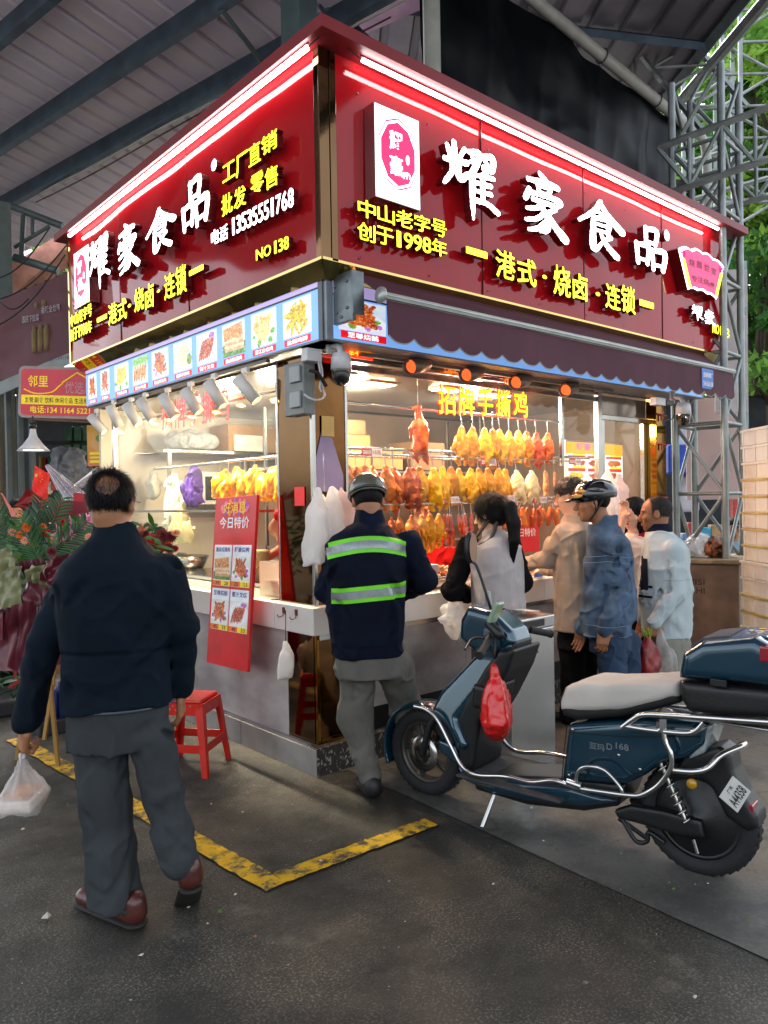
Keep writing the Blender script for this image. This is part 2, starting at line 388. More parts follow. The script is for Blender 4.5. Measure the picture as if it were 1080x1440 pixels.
  for i in range(3):
   j,k=(i+1)%3,(i+2)%3
   a=[slice(1,-1)]*3;b=[slice(1,-1)]*3;a[i]=slice(0,n[i]-1);b[i]=slice(1,n[i])
   sa,sb=I[tuple(a)],I[tuple(b)];E=np.argwhere(sa!=sb);
   if not len(E):continue
   fl=sa[E[:,0],E[:,1],E[:,2]];base=E.copy();base[:,j]+=1;base[:,k]+=1
   def ci(dj,dk):r=base.copy();r[:,j]-=dj;r[:,k]-=dk;return idx[r[:,0],r[:,1],r[:,2]]
   q=np.stack([ci(1,1),ci(0,1),ci(0,0),ci(1,0)],1);q[~fl]=q[~fl][:,::-1];F.append(q)
  return P,np.concatenate(F)
 def mesh(s,name,mats,smooth=True,xf=None,relax=0):
  P,F=s.nets()
  for _ in range(relax):
   S=np.zeros_like(P);C=np.zeros(len(P))
   for a,b in((0,1),(1,2),(2,3),(3,0)):
    np.add.at(S,F[:,a],P[F[:,b]]);np.add.at(S,F[:,b],P[F[:,a]]);np.add.at(C,F[:,a],1);np.add.at(C,F[:,b],1)
   P=P*.5+.5*S/C[:,None]
  if xf is not None:P=xf(P)
  me=mesh(name,P,F,mats,smooth);return me
 def build(s,name,mats,parent=None,loc=None,rot=None,label=None,smooth=True,xf=None,relax=0,scale=None):
  return link(name,s.mesh(name,mats,smooth,xf,relax),parent,loc,rot,scale,label)
def Rz(a):c,s_=math.cos(a),math.sin(a);return np.array([[c,-s_,0],[s_,c,0],[0,0,1]])
def Ry(a):c,s_=math.cos(a),math.sin(a);return np.array([[c,0,s_],[0,1,0],[-s_,0,c]])
def Rx(a):c,s_=math.cos(a),math.sin(a);return np.array([[1,0,0],[0,c,-s_],[0,s_,c]])
def lamp(name,kind,loc,target,power,color,size=.05,spot=60,blend=.5,parent=None):
 l=bpy.data.lights.new(name,kind);l.energy=power;l.color=color
 if kind=='SPOT':l.spot_size=math.radians(spot);l.spot_blend=blend;l.shadow_soft_size=size
 elif kind=='POINT':l.shadow_soft_size=size
 elif kind=='AREA':l.size=size
 o=bpy.data.objects.new(name,l);COL.objects.link(o);o.location=loc
 d=Vector(target)-Vector(loc);o.rotation_euler=d.to_track_quat('-Z','Y').to_euler()
 if parent:adopt(o,parent)
 return o
# ================================================================== THE SETTING
def wb(mb,name,mats,parent,label=None):
 """part whose vertices are in world coordinates, under a thing standing at parent.location"""
 return mb.build(name,mats,parent,loc=-Vector(parent.location),label=label)
def ground_mat(name,c1,c2,c3,grit,rough):
 m=bpy.data.materials.new(name);m.use_nodes=True;N=m.node_tree.nodes;K=m.node_tree.links.new;b=N['Principled BSDF']
 tc=N.new('ShaderNodeTexCoord')
 def nz(s,d=6,r=.6):n=N.new('ShaderNodeTexNoise');n.inputs['Scale'].default_value=s;n.inputs['Detail'].default_value=d;n.inputs['Roughness'].default_value=r;K(tc.outputs['Object'],n.inputs[0]);return n.outputs[0]
 def ramp(i,a,b_,lo=(0,0,0),hi=(1,1,1)):
  r=N.new('ShaderNodeValToRGB');r.color_ramp.elements[0].position=a;r.color_ramp.elements[1].position=b_
  r.color_ramp.elements[0].color=(*lo,1);r.color_ramp.elements[1].color=(*hi,1);K(i,r.inputs[0]);return r.outputs[0]
 def mix(a,b_,f,mode='MIX'):
  q=N.new('ShaderNodeMix');q.data_type='RGBA';q.blend_type=mode
  for s_,v in(('A',a),('B',b_)):
   if isinstance(v,tuple):q.inputs[s_].default_value=(*v,1)
   else:K(v,q.inputs[s_])
  if isinstance(f,float):q.inputs['Factor'].default_value=f
  else:K(f,q.inputs['Factor'])
  return q.outputs['Result']
 base=ramp(nz(1.3,8,.65),.36,.64,c1,c2)
 grain=ramp(nz(105 if grit else 60,3),.5,.62);base=mix(base,c3,mix((0,0,0),mix((.16,.16,.16),(.75,.75,.75),ramp(nz(2.2,7,.7),.42,.6)),grain) if grit else mix((0,0,0),(.18,.18,.18),grain))
 spots=ramp(nz(38,4),.67,.73);base=mix(base,(.22,.21,.19),mix((0,0,0),(.8,.8,.8),spots))
 dark=ramp(nz(.9,8,.72),.46,.6);base=mix(base,tuple(v*.45 for v in c1),mix((0,0,0),(.75,.75,.75),dark))
 v=N.new('ShaderNodeTexVoronoi');v.inputs['Scale'].default_value=75 if grit else 9;K(tc.outputs['Object'],v.inputs[0])
 if grit:base=mix(base,(.015,.015,.015),mix((0,0,0),(.8,.8,.8),ramp(v.outputs[0],.0,.32,(1,1,1),(0,0,0))))
 dust=ramp(nz(2.6,9,.75),.58,.68);base=mix(base,(.17,.15,.125),mix((0,0,0),(.6,.6,.6),dust))
 base=mix(base,(.02,.02,.019),mix((0,0,0),(.7,.7,.7),ramp(nz(3.1,10,.8),.58,.63)))
 vc=N.new('ShaderNodeTexVoronoi');vc.feature='DISTANCE_TO_EDGE';vc.inputs['Scale'].default_value=.55;nq=N.new('ShaderNodeTexNoise');nq.inputs['Scale'].default_value=3;nq.inputs['Detail'].default_value=8;K(tc.outputs['Object'],nq.inputs[0])
 mq=N.new('ShaderNodeMix');mq.data_type='VECTOR';mq.inputs['Factor'].default_value=.35;K(tc.outputs['Object'],mq.inputs[4]);K(nq.outputs['Color'],mq.inputs[5]);K(mq.outputs[1],vc.inputs[0])
 if not grit:base=mix(base,(.012,.012,.012),mix((0,0,0),(.6,.6,.6),ramp(vc.outputs[0],.0,.005,(1,1,1),(0,0,0))))
 K(base,b.inputs['Base Color'])
 rr=ramp(nz(1.8,6),.35,.62,(rough-.28,)*3,(rough+.12,)*3);K(rr,b.inputs['Roughness'])
 bp=N.new('ShaderNodeBump');bp.inputs['Strength'].default_value=.55 if grit else.35;bp.inputs['Distance'].default_value=.005 if grit else.004
 ad=N.new('ShaderNodeMath');ad.operation='ADD';K(nz(190 if grit else 25,5),ad.inputs[0])
 if grit:K(nz(60,2),ad.inputs[1])
 else:K(nz(4,3),ad.inputs[1])
 K(ad.outputs[0],bp.inputs['Height']);K(bp.outputs[0],b.inputs['Normal']);return m
ASPH=ground_mat('asphalt',(.0165,.0172,.0145),(.044,.041,.031),(.19,.18,.15),True,.66)
CONC=ground_mat('concrete',(.085,.083,.075),(.155,.148,.13),(.27,.26,.23),False,.55)
struct('ground',mesh('ground',[(-60,-60,0),(80,-60,0),(80,80,0),(-60,80,0)],[(0,1,2,3)],ASPH))
rr=random.Random(3)
edge=[]
for i in range(60):
 y=-9+i*.16;edge.append((.20+.045*max(y,-3)+rr.uniform(-.005,.005),y,.004))
edge=[p for p in edge if-5.2<p[1]<-.02]+[(.14,-.01,.004)]
V=edge+[(p[0]+30,p[1],.004) for p in edge];n=len(edge)
struct('concrete_apron',mesh('concrete',V,[(i,i+n,i+n+1,i+1) for i in range(n-1)],CONC))
b=MB();b.add([(4.6,-.01,.005),(30,-.01,.005),(30,40,.005),(4.6,40,.005)],[(0,1,2,3)])
struct('market_pavement',b.mesh('pavement',CONC))
BOUNCE=ground_mat('bounce_concrete',(.26,.25,.23),(.36,.35,.32),(.4,.39,.36),False,.8)
b=MB();b.add([(-60,-60,.004),(80,-60,.004),(80,-5.2,.004),(-60,-5.2,.004)],[(0,1,2,3)]);b.add([(-60,-5.2,.004),(-5.5,-5.2,.004),(-5.5,4,.004),(-60,4,.004)],[(0,1,2,3)]);struct('bounce_yard',b.mesh('bounce_ground',BOUNCE))  # unseen pale ground behind the camera, added to bounce daylight under the roof
YEL=mat('yellow_paint','#dcae0c',.55,var=.25,vs=9,bump=.6,bs=120)
def worn(m,c,s=14,a=.5,b_=.6):
 N=m.node_tree.nodes;K=m.node_tree.links.new;B=N['Principled BSDF'];src=B.inputs['Base Color'].links[0].from_socket
 tc=N.new('ShaderNodeTexCoord');nz=N.new('ShaderNodeTexNoise');nz.inputs['Scale'].default_value=s;nz.inputs['Detail'].default_value=9;nz.inputs['Roughness'].default_value=.75
 K(tc.outputs['Object'],nz.inputs[0]);r=N.new('ShaderNodeMapRange');r.inputs['From Min'].default_value=a;r.inputs['From Max'].default_value=b_;K(nz.outputs[0],r.inputs[0])
 x=N.new('ShaderNodeMix');x.data_type='RGBA';K(src,x.inputs['A']);x.inputs['B'].default_value=col(c);K(r.outputs[0],x.inputs['Factor']);K(x.outputs['Result'],B.inputs['Base Color'])
worn(YEL,(.05,.046,.036),13,.47,.58)
c0=onZ(378,1243);c1=onZ(606,1158);c2=onZ(20,1040)
def strip(a,b_,w_,z,k=40):
 d=(b_-a).normalized();nn=Vector((-d.y,d.x,0));V=[];F=[]
 for i in range(k+1):
  p=a.lerp(b_,i/k);V+=[tuple(p+nn*(w_/2+rr.uniform(-.005,.005))+Vector((0,0,z))),tuple(p-nn*(w_/2+rr.uniform(-.005,.005))+Vector((0,0,z)))]
  if i:F.append((2*i-2,2*i-1,2*i+1,2*i))
 return V,F
b=MB();b.add(*strip(c2,c0+(c0-c2).normalized()*.05,.105,.008,70));o1=struct('painted_line',b.mesh('line',YEL))
b=MB();b.add(*strip(c0+(c1-c0).normalized()*.05,c1,.10,.010));struct('painted_line',b.mesh('line',YEL))
b=MB();LIT=[mat('scrap_white','#b9b2a4',.8),mat('scrap_orange','#9a5a22',.8),mat('scrap_stone','#6b675f',.9),mat('scrap_green','#4c7a2e',.8)]
for i in range(1900):
 x,y=rr.uniform(-2.6,2.2),rr.uniform(-3.4,1.6)
 if x>-.02 and y>-.02:continue
 s=(rr.choice([.002,.002,.003,.003,.004]) if i>420 else rr.choice([.003,.004,.004,.006,.009,.013])) if i>26 else rr.uniform(.012,.026);a=rr.uniform(0,PI);z=.013
 b.cur=rr.choice([0,0,2,2,2,1,3]) if i<400 else rr.choice([0,2,2])
 q=[(math.cos(a+t)*s*rr.uniform(.4,1),math.sin(a+t)*s*rr.uniform(.3,.8)) for t in(0,1.3,2.6,4,5.1)]
 b.add([(x+u,y+v,z) for u,v in q]+[(x+rr.uniform(-1,1)*s*.2,y,z+s*rr.uniform(.25,.7))],[(0,1,5),(1,2,5),(2,3,5),(3,4,5),(4,0,5)])
tag(b.build('litter',LIT),'scattered crumbs, stones and paper scraps on the dark asphalt','litter',kind='stuff')
LEAF=[mat('leaf_a','#6fa043',.5,var=.5,vs=2.2,spec=.3),mat('leaf_b','#9cc455',.5,var=.4,vs=3,spec=.3),mat('leaf_c','#3f7032',.55,var=.4,vs=2,spec=.3)]
for m in LEAF:
 N=m.node_tree.nodes;K=m.node_tree.links.new;B=N['Principled BSDF'];t=N.new('ShaderNodeBsdfTranslucent');x=N.new('ShaderNodeMixShader');x.inputs[0].default_value=.4
 K(B.inputs['Base Color'].links[0].from_socket,t.inputs[0]);K(B.outputs[0],x.inputs[1]);K(t.outputs[0],x.inputs[2]);K(x.outputs[0],[q for q in N if q.type=='OUTPUT_MATERIAL'][0].inputs[0])
BARK=mat('bark','#4d4338',.9,var=.3,vs=8,bump=.8,bs=20,stretch=(1,1,.2))
def crown(seed,R,n,leaf,k=70):
 g=np.random.RandomState(seed);c=g.normal(size=(k,3));c/=np.linalg.norm(c,axis=1)[:,None];c*=(g.rand(k,1)**.45)*np.array(R)
 rad=g.uniform(.28,.75,k)*min(R)*.34
 i=g.randint(0,k,n);d=g.normal(size=(n,3));d/=np.linalg.norm(d,axis=1)[:,None];p=c[i]+d*(rad[i]*g.rand(n)**.33)[:,None]*np.array([1.25,1.25,.7])
 a=g.normal(size=(n,3));a[:,2]-=.3;a/=np.linalg.norm(a,axis=1)[:,None];q=np.cross(a,g.normal(size=(n,3)));q/=np.linalg.norm(q,axis=1)[:,None]
 s=leaf*g.uniform(.6,1.4,n)[:,None];V=np.stack([p-a*s,p+q*s*.42,p+a*s,p-q*s*.42],1).reshape(-1,3)
 F=np.arange(n*4).reshape(-1,4);return V,F,(i*7%3),c
def tree(loc,H,R,seed,label,n=15000,leaf=.085):
 t=thing('tree',label,'tree',loc,group='trees beyond the market');V,F,mi,c=crown(seed,R,n,leaf)
 V=V+[0,0,H];link('crown',mesh('crown',V,F,LEAF,False,mi),t)
 b=MB();b.tube([(0,0,0),(.1,.05,H*.35),(-.05,.1,H*.7),(0,0,H*1.05)],[.22,.17,.12,.05],10)
 for q in c[:14]:b.tube([(0,0,H*.62),tuple(np.array([0,0,H*.8])*.5+(q+[0,0,H])*.5),tuple(q+[0,0,H])],[.07,.04,.012],6)
 b.build('trunk',BARK,t);return t
for i,(px,py,d,H,R,lab) in enumerate([
 (1075,330,13,5.0,(2.3,2.3,2.6),'leafy tree behind the crate stack at the right edge'),
 (1010,150,15.5,8.2,(2.6,2.6,2.5),'tall tree whose crown shows through the roof trusses'),
 (940,240,17,7.3,(2.6,2.6,2.6),'tree seen between the tarpaulin and the lattice tower'),
 (1110,90,12,7.6,(2.2,2.2,2.2),'bright leafy crown in the upper right corner'),
 (1040,480,16,3.4,(3.0,3.0,2.2),'low dark green tree beside the pale hoarding'),
 (552,100,20,12.6,(3,3,2.6),'bright tree glimpsed through the gap above the sign corner'),
 (60,400,20,7.6,(3,3,2.0),'tree glimpsed left behind the concrete column')]):
 p=dep(px,py,d);tree((p.x,p.y,0),H,R,20+i,lab,n=16000 if d<16 else 9000,leaf=.085 if d<14 else.11)
TIN=mat('roof_tin','#e0d8ee',.5,metal=.05,var=.28,vs=1.6,bump=.12,bs=30,stretch=(.35,3,1),rvar=.12,c2='#ece0e8')
PURL=mat('purlin_steel','#4a5d6e',.45,metal=.3,var=.25,vs=4,bump=.1)
PIPE=mat('galvanised','#8b9292',.42,metal=.55,var=.2,vs=5,bump=.08,bs=40,rvar=.1)
GREY=mat('painted_grey','#5c6a6b',.5,metal=.15,var=.2,vs=5,bump=.08)
RA,SL=math.radians(10),math.radians(10);rd=Vector((math.cos(RA),math.sin(RA),0));pd=Vector((-rd.y,rd.x,0));Z0=6.5
def roofp(s,t,dz=0):return Vector((CAM[0],CAM[1],0))+rd*s+pd*t+Vector((0,0,Z0-math.tan(SL)*s+dz))
t_roof=thing('market_roof','large corrugated metal market roof on dark purlins above the stall','roof',(-6,4,0))
S0,S1=-2.4,5.75
def sheet_prof():
 P=[]
 for k in range(4):b0=k*.28;P+=[(b0,0),(b0+.20,0),(b0+.215,.035),(b0+.255,.035),(b0+.27,0)]
 return P+[(1.12,0)]
pr=sheet_prof();me_sheet=None
for i in range(19):
 t0=-6.2+i*1.12;V=[];F=[];segs=[S0,-.5,1.5,S1 if t0>4.2 else 4.95]
 for j,s in enumerate(segs):
  for(u,hgt) in pr:V.append(roofp(s,t0+u,hgt)-Vector(t_roof.location))
 n=len(pr)
 for j in range(len(segs)-1):
  for k in range(n-1):F.append((j*n+k,(j+1)*n+k,(j+1)*n+k+1,j*n+k+1))
 link('roof_sheet',mesh('roof_sheet',V,F,TIN),t_roof)
for s in(3.3-2.5,3.3-.85*2,3.3-.85,3.3,4.12,4.78):
 if s<1.5 and s not in():pass
 b=MB()
 for(a0,a1,z0,z1) in((-.035,.035,-.17,-.165),(-.035,-.03,-.165,-.005),(.03,.035,-.165,-.14),(-.035,.035,-.005,0)):
  A=[roofp(s+a,t,z) for t in(-6.2,15) for a,z in((a0,z0),(a1,z0),(a1,z1),(a0,z1))]
  b.add(A,[(0,1,2,3),(7,6,5,4),(0,4,5,1),(1,5,6,2),(2,6,7,3),(3,7,4,0)])
 wb(b,'purlin',PURL,t_roof)
b=MB();b.obox(Matrix.Identity(4),(0,0,0),(.001,.001,.001))
b=MB();p=roofp(4.12,4.95,-.17);q=roofp(4.9,5.15,-.2)
b.tube([p,q],.028,4,sm=False);wb(b,'brace',GREY,t_roof)
b=MB();wp=[roofp(4.8,t,-.2+.012*math.sin(t*3)) for t in np.linspace(3.5,9.3,30)];b.tube(wp,.012,6);wb(b,'conduit',mat('white_conduit','#b6b2ac',.5),t_roof)
b=MB();b.tube([roofp(4.9,t,-.17+.02*math.sin(t*1.3)) for t in np.linspace(3.8,9.6,30)],.008,5);wb(b,'cable',mat('old_cable','#5a4d33',.7),t_roof)
b=MB()
for(x0,y0,x1,y1,r) in((15,290,88,318,.04),(20,362,82,381,.045),(33,300,30,360,.028),(46,303,46,330,.022),(20,348,70,318,.022)):
 b.tube([dep(x0,y0,8.6),dep(x1,y1,8.6)],r,8)
wb(b,'rafter_truss',GREY,t_roof)
b=MB();A=dep(-60,420,12);B_=dep(110,312,12);C_=dep(110,335,12);D_=dep(-60,480,12);ex=Vector((0,0,.06))
b.add([A,B_,C_,D_,A+rd*.3,B_+rd*.3,C_+rd*.3,D_+rd*.3],[(0,1,2,3),(7,6,5,4),(0,4,5,1),(3,2,6,7)]);wb(b,'eaves_beam',mat('eaves_orange_lit','#b07a66',.7,var=.2),t_roof)  # orange light on the far eaves is put into the beam colour
t_r2=thing('market_roof','pale grey sheet metal roof over the trusses at upper right','roof',(8,3,0))
b=MB();TIN2=mat('roof_tin_pale','#77727a',.55,metal=.3,var=.2,vs=2)
e0,e1=onZ(1044,-4,6.3),onZ(944,122,6.3);dd=(e1-e0).normalized();sd2=Vector((-dd.y,dd.x,0))
if sd2.dot(Vector((-1,1,0)))<0:sd2=-sd2
e1=e1+dd*1.2;e0=e0-dd*5
for k in range(13):
 o0=sd2*(k*.34)
 for(a,b_,h) in((0,.24,0),(.24,.26,0),(.26,.32,.05),(.32,.34,.05)):
  pass
 q=[e0+o0,e1+o0];pp=[(0,0),(.22,0),(.245,.05),(.315,.05),(.34,0)]
 V=[e+o0+sd2*u+Vector((0,0,h+.1*(k*.34+u))) for e in(e0,e1) for u,h in pp]
 bb=MB();bb.add(V,[(i,i+1,i+6,i+5) for i in range(4)]);wb(bb,'roof_sheet',TIN2,t_r2)
for s in(.5,1.6,2.7,3.8,5.0):
 bb=MB();p=e0.lerp(e1,s/5.2*1.0);bb.tube([p+Vector((0,0,-.06)),p+sd2*4.3+Vector((0,0,.37))],.05,4,sm=False);wb(bb,'purlin',PURL,t_r2)
bb=MB();bb.tube([e0+Vector((0,0,-.05)),e1+Vector((0,0,-.05))],.07,4,sm=False);wb(bb,'edge_beam',GREY,t_r2)
bb=MB();bb.tube([e0+Vector((0,0,-.15))-sd2*.12,e1+Vector((0,0,-.15))-sd2*.12],.06,8);wb(bb,'gutter',PIPE,t_r2)
t=thing('steel_column','green grey steel column rising behind the corner of the red sign','column',dep(421,60,5.9).to_2d().to_3d())
b=MB();p=Vector(t.location);M=Matrix.Translation(p)@Matrix.Rotation(RA,4,'Z');b.obox(M,(-.1,-.1,.0),(.1,.1,6.1),.008);wb(b,'shaft',mat('column_green','#43565a',.6,var=.25,vs=3),t)
b=MB();b.obox(M,(-.11,-.11,4.9),(.11,.11,5.02));wb(b,'collar',GREY,t)
t=thing('downpipe','upright grey plastic pipe standing behind the front sign','pipe',dep(608,100,6.0).to_2d().to_3d())
p=Vector(t.location);b=MB();b.tube([p+Vector((0,0,2.9)),p+Vector((0,0,6.6))],.068,16);wb(b,'pipe',mat('pvc','#a5a7a2',.45,var=.1),t)
b=MB()
for k in range(3):b.tube([p+Vector((.073*math.cos(a),.073*math.sin(a),4.72+k*.018+.01*math.sin(a*2+k))) for a in np.linspace(0,2*PI,16)],.005,5)
wb(b,'wire_tie',mat('tie','#24282a',.7),t)
t=thing('concrete_column','grey concrete column at the left edge under the roof','column',dep(6,700,8.4).to_2d().to_3d())
p=Vector(t.location);b=MB();b.box((p.x-.11,p.y-.11,0),(p.x+.11,p.y+.11,dep(6,288,8.4).z),.01);wb(b,'shaft',mat('column_concrete','#76827f',.85,var=.15,vs=4,bump=.3),t)
t=thing('tarpaulin','creased black tarpaulin hung from a sloping grey pipe behind the sign','tarpaulin',(4.5,.9,0))
TARP=mat('tarp','#05080f',.42,var=.2,vs=3,bump=.08,bs=9,spec=.12)
pa,pb=onY(592,-130,.9),onY(985,192,.9)
nu,nv=120,70;V=np.zeros((nv,nu,3))
Lp=onY(960,170,.9)
for j in range(nv):
 v=j/(nv-1)
 for i in range(nu):
  u=i/(nu-1);top=pa.lerp(Lp,u);x=top.x-.12*v*u*3*(1 if u>.85 else 0);z=top.z*(1-v)+3.2*v
  fold=.07*abs(math.sin(u*15+v*2.5*u))**.6*(.3+v)+.05*abs(math.sin(u*27+v*5*(u-.5)))**.7*v
  V[j,i]=(x,.95+fold,z-.03)
X_,Z_=V[:,:,0],V[:,:,2];V[:,:,1]+=.06*fbm(X_*1.3+Z_*.5,Z_*1.2-X_*.3,X_*0,2,3)+.012*np.abs(fbm(X_*2.5+Z_*1.5,Z_*3-X_,X_*0,2,9))
idx=np.arange(nu*nv).reshape(nv,nu);F=np.stack([idx[:-1,:-1],idx[1:,:-1],idx[1:,1:],idx[:-1,1:]],-1).reshape(-1,4)
link('sheet',mesh('sheet',V.reshape(-1,3)-np.array(t.location),F,TARP,True),t)
tp=thing('roof_pipe','long sloping grey pipe carrying the black tarpaulin','pipe',(4.5,.85,0))
b=MB();b.tube([pa,pb],.06,14);wb(b,'pipe',mat('pvc','#a5a7a2',.45),tp)
dpp=(pb-pa).normalized();b=MB();b.tube([pb,pb+dpp*.12+Vector((0,0,-.05)),pb+dpp*.16+Vector((0,0,-.25)),pb+dpp*.16+Vector((0,0,-3))],.055,12);wb(b,'bend',mat('pvc','#a5a7a2',.45),tp)
b=MB()
for u in(.55,.78,.93):b=MB();q=pa.lerp(pb,u);b.tube([q+Vector((.0,.07*math.cos(a),.07*math.sin(a))) for a in np.linspace(0,2*PI,14)],.006,5);wb(b,'wire_tie',mat('tie','#24282a',.7),tp)
tp=thing('roof_tube','steel tube running alongside and above the sloping pipe','tube',(4.5,1.05,0))
b=MB();b.tube([pa+Vector((.1,.15,.16)),pb+Vector((.1,.15,.16))],.05,10);wb(b,'tube',GREY,tp)
t=thing('ceiling_panel','pinkish soffit panel above the corner of the sign','panel',(1,2.5,0))
b=MB();A=[dep(x,y,7.2) for x,y in((480,30),(560,-70),(600,10),(505,52))];A2=[p+Vector((0,.1,.05)) for p in A]
b.add(A+A2,[(0,1,2,3),(7,6,5,4),(0,4,5,1),(1,5,6,2),(2,6,7,3),(3,7,4,0)]);wb(b,'panel',mat('pink_soffit','#a98a96',.7),t)
b=MB();b.tube([dep(452,0,6.4),dep(520,66,6.4)],.06,10);wb(b,'strut',PURL,t)
def lattice(name,label,P0,P1,off,bays,r=.03,rs=.016,parent_loc=None,square=True):
 """two or four chords from P0 to P1 with zigzag webs"""
 t=thing(name,label,'truss',parent_loc if parent_loc is not None else(P0.x,P0.y,0));ch=[Vector((0,0,0))]+[Vector(o) for o in off]
 for c in ch:b=MB();b.tube([P0+c,P1+c],r,10 if not square else 4,sm=not square);wb(b,'chord',PIPE,t)
 pairs=[(0,1)] if len(ch)==2 else[(0,1),(1,2),(2,3),(3,0)]
 for(i,j) in pairs:
  for k in range(bays):
   a,c=P0.lerp(P1,k/bays),P0.lerp(P1,(k+1)/bays)
   b=MB();b.tube([a+ch[i],c+ch[j]] if k%2==0 else[a+ch[j],c+ch[i]],rs,8);wb(b,'brace',PIPE,t)
   if k:b=MB();b.tube([a+ch[i],a+ch[j]],rs,8);wb(b,'rung',PIPE,t)
 return t
A=dep(952,790,7.0);A.z=.95;top=A.copy();top.z=5.3
B2=dep(1021,790,6.7);ex=Vector((B2.x-A.x,B2.y-A.y,0));ey=Vector((-ex.y,ex.x,0))
if ey.y<0:ey=-ey
lattice('lattice_tower','grey steel lattice tower standing on the stone block',A,top,[ex,ex+ey,ey],7,.032,.018,square=False)
for lab,q0,q1,o,n in(
 ('roof truss crossing in front of the tower above the sign',dep(925,208,6.6),dep(1110,140,6.2),Vector((0,0,-.42)),4),
 ('sloping roof truss running up over the tarpaulin',dep(905,-20,8.6),dep(1050,150,8.0),Vector((-.35,.3,-.25)),6),
 ('lower roof truss at the right beside the red canopy',dep(930,265,7.4),dep(1110,215,7.0),Vector((0,0,-.34)),4),
 ('far truss column in front of the trees',dep(1015,-30,9.5),dep(1015,330,9.5),Vector((.5,-.45,0)),8),
 ('second far truss column left of the first',dep(960,60,10.5),dep(962,330,10.5),Vector((.5,-.45,0)),6)):
 lattice('roof_truss',lab,q0,q1,[o],n,.032,.018)
for kt,(x0,y0,x1,y1,d) in enumerate(((912,90,914,300,9),(885,-20,893,110,8.5),(1040,-20,1042,200,8.6),(905,300,1080,250,8.8),(895,250,1010,215,9.4),(1005,60,1006,300,11.),(880,160,990,130,10))):
 tt=thing('steel_tube',f'thin square steel roof framing tube before the trees, {ORD[kt]} of seven','tube',dep(x0,y0,d),group='thin roof framing tubes')
 b=MB();b.tube([dep(x0,y0,d),dep(x1,y1,d)],.028,4,sm=False);wb(b,'tube',PIPE,tt)
t=thing('stone_block','brown stone block with stencilled letters under the lattice tower','block',(4.3,-.1,0))
bc=dep(972,850,6.75);p0,p1=dep(905,850,6.9),dep(1040,850,6.5);exb=(p1-p0);exb.z=0;wdt=exb.length;exb.normalize();eyb=Vector((-exb.y,exb.x,0))
O=Vector((p0.x,p0.y,0));Mb=M3(O,exb,eyb,Vector((0,0,1)))
b=MB();b.obox(Mb,(0,0,0),(wdt,.75,.96),.015);STO=mat('brown_stone','#7a6453',.75,var=.3,vs=4,bump=.25,bs=20,c2='#5c483c');wb(b,'block',STO,t)
b=MB();b.obox(Mb,(-.03,-.03,.962),(wdt+.03,.78,1.0),.01);wb(b,'cap',mat('stone_cap','#8a7a5c',.8,var=.3,vs=9),t)
for k,s_ in enumerate(('AWISI','FHUIHI')):
 text('stencil_letters',s_,Mb@Vector((wdt*.50,-.003,.80-.075*k)),exb,(0,0,1),w=.24,h=.05,mats=mat('stencil','#26201c',.8),parent=t)
def lumpy(seed,r,m,parent=None,name='bag',amp=.25,h=.012,label=None,fr=5.,o=4):
 f=SDF((-r[0]*1.4,-r[1]*1.4,-r[2]*.9),(r[0]*1.4,r[1]*1.4,r[2]*1.5),h);f.ell((0,0,0),r,0)
 mn=min(r);f.warp(lambda x,y,z:-mn*amp*(1-2*np.abs(fbm(x*fr/mn*.12,y*fr/mn*.12,z*fr/mn*.12,o,seed)))*.8)
 return f.build(name,m,parent)
BAGC=film('clear_plastic',(.86,.88,.9),.55,.12,1.4,.3)
for(px,py,s,m,lab) in((985,752,.14,BAGC,'clear plastic bag on the stone block behind the tower leg'),(965,775,.10,BAGC,'small crumpled clear bag at the edge of the stone block')):
 p=dep(px,py,6.9);o=lumpy(px,(s,s*.8,s*.75),m,fr=9,amp=.4);o.location=(p.x,p.y,1.0+s*.6);tag(o,lab,'bag')
o=lumpy(77,(.15,.1,.09),mat('dark_bag','#1c1512',.35,var=.4,c2='#a85e30',vs=16,bump=.5,bs=30),fr=9,amp=.4);p=dep(1008,772,6.85);o.location=(p.x,p.y,1.08);tag(o,'dark bag with orange print lying at the foot of the tower','bag')
HOARD=mat('hoarding','#c9aaa2',.6,var=.08,vs=2)
for(x0,y0,x1,y1,d,lab,gm) in((965,560,1045,702,9.2,'pinkish plain hoarding panel behind the lattice tower',HOARD),(1005,445,1052,580,8.6,'grey white hoarding panel standing above the crates',mat('hoard2','#b7aeac',.6)),(985,380,1052,470,8.8,'upper grey panel fixed to the tower',mat('hoard2','#b7aeac',.6))):
 a,c=dep(x0,y0,d),dep(x1,y1,d);e=c-a;e.z=0;w_=e.length;e.normalize();n_=Vector((-e.y,e.x,0));M=M3((a.x,a.y,0),e,n_,(0,0,1))
 t=thing('hoarding',lab,'panel',(a.x,a.y,0));b=MB();b.obox(M,(0,0,c.z),(w_,.03,a.z),.004);wb(b,'panel',gm,t)
 b=MB();b.tube([M@Vector((w_-.02,.03,0)),M@Vector((w_-.02,.03,a.z+.1))],.03,4,sm=False);wb(b,'post',PIPE,t)
t=thing('market_stall','dim market stall with blue canopy behind the lattice tower','stall',(9,2.5,0))
def quadbox(p0,p1,d,th,m,parent,name,bev=.0):
 a,c=dep(*p0,d),dep(*p1,d);e=c-a;e.z=0;w_=e.length;e.normalize();n_=Vector((-e.y,e.x,0));M=M3((a.x,a.y,min(a.z,c.z)),e,n_,(0,0,1))
 b=MB();b.obox(M,(0,0,0),(w_,th,abs(a.z-c.z)),bev);return wb(b,name,m,parent)
quadbox((880,560),(1080,905),13,.1,mat('dim_wall','#2c2f33',.8,var=.3,vs=3),t,'back_wall')
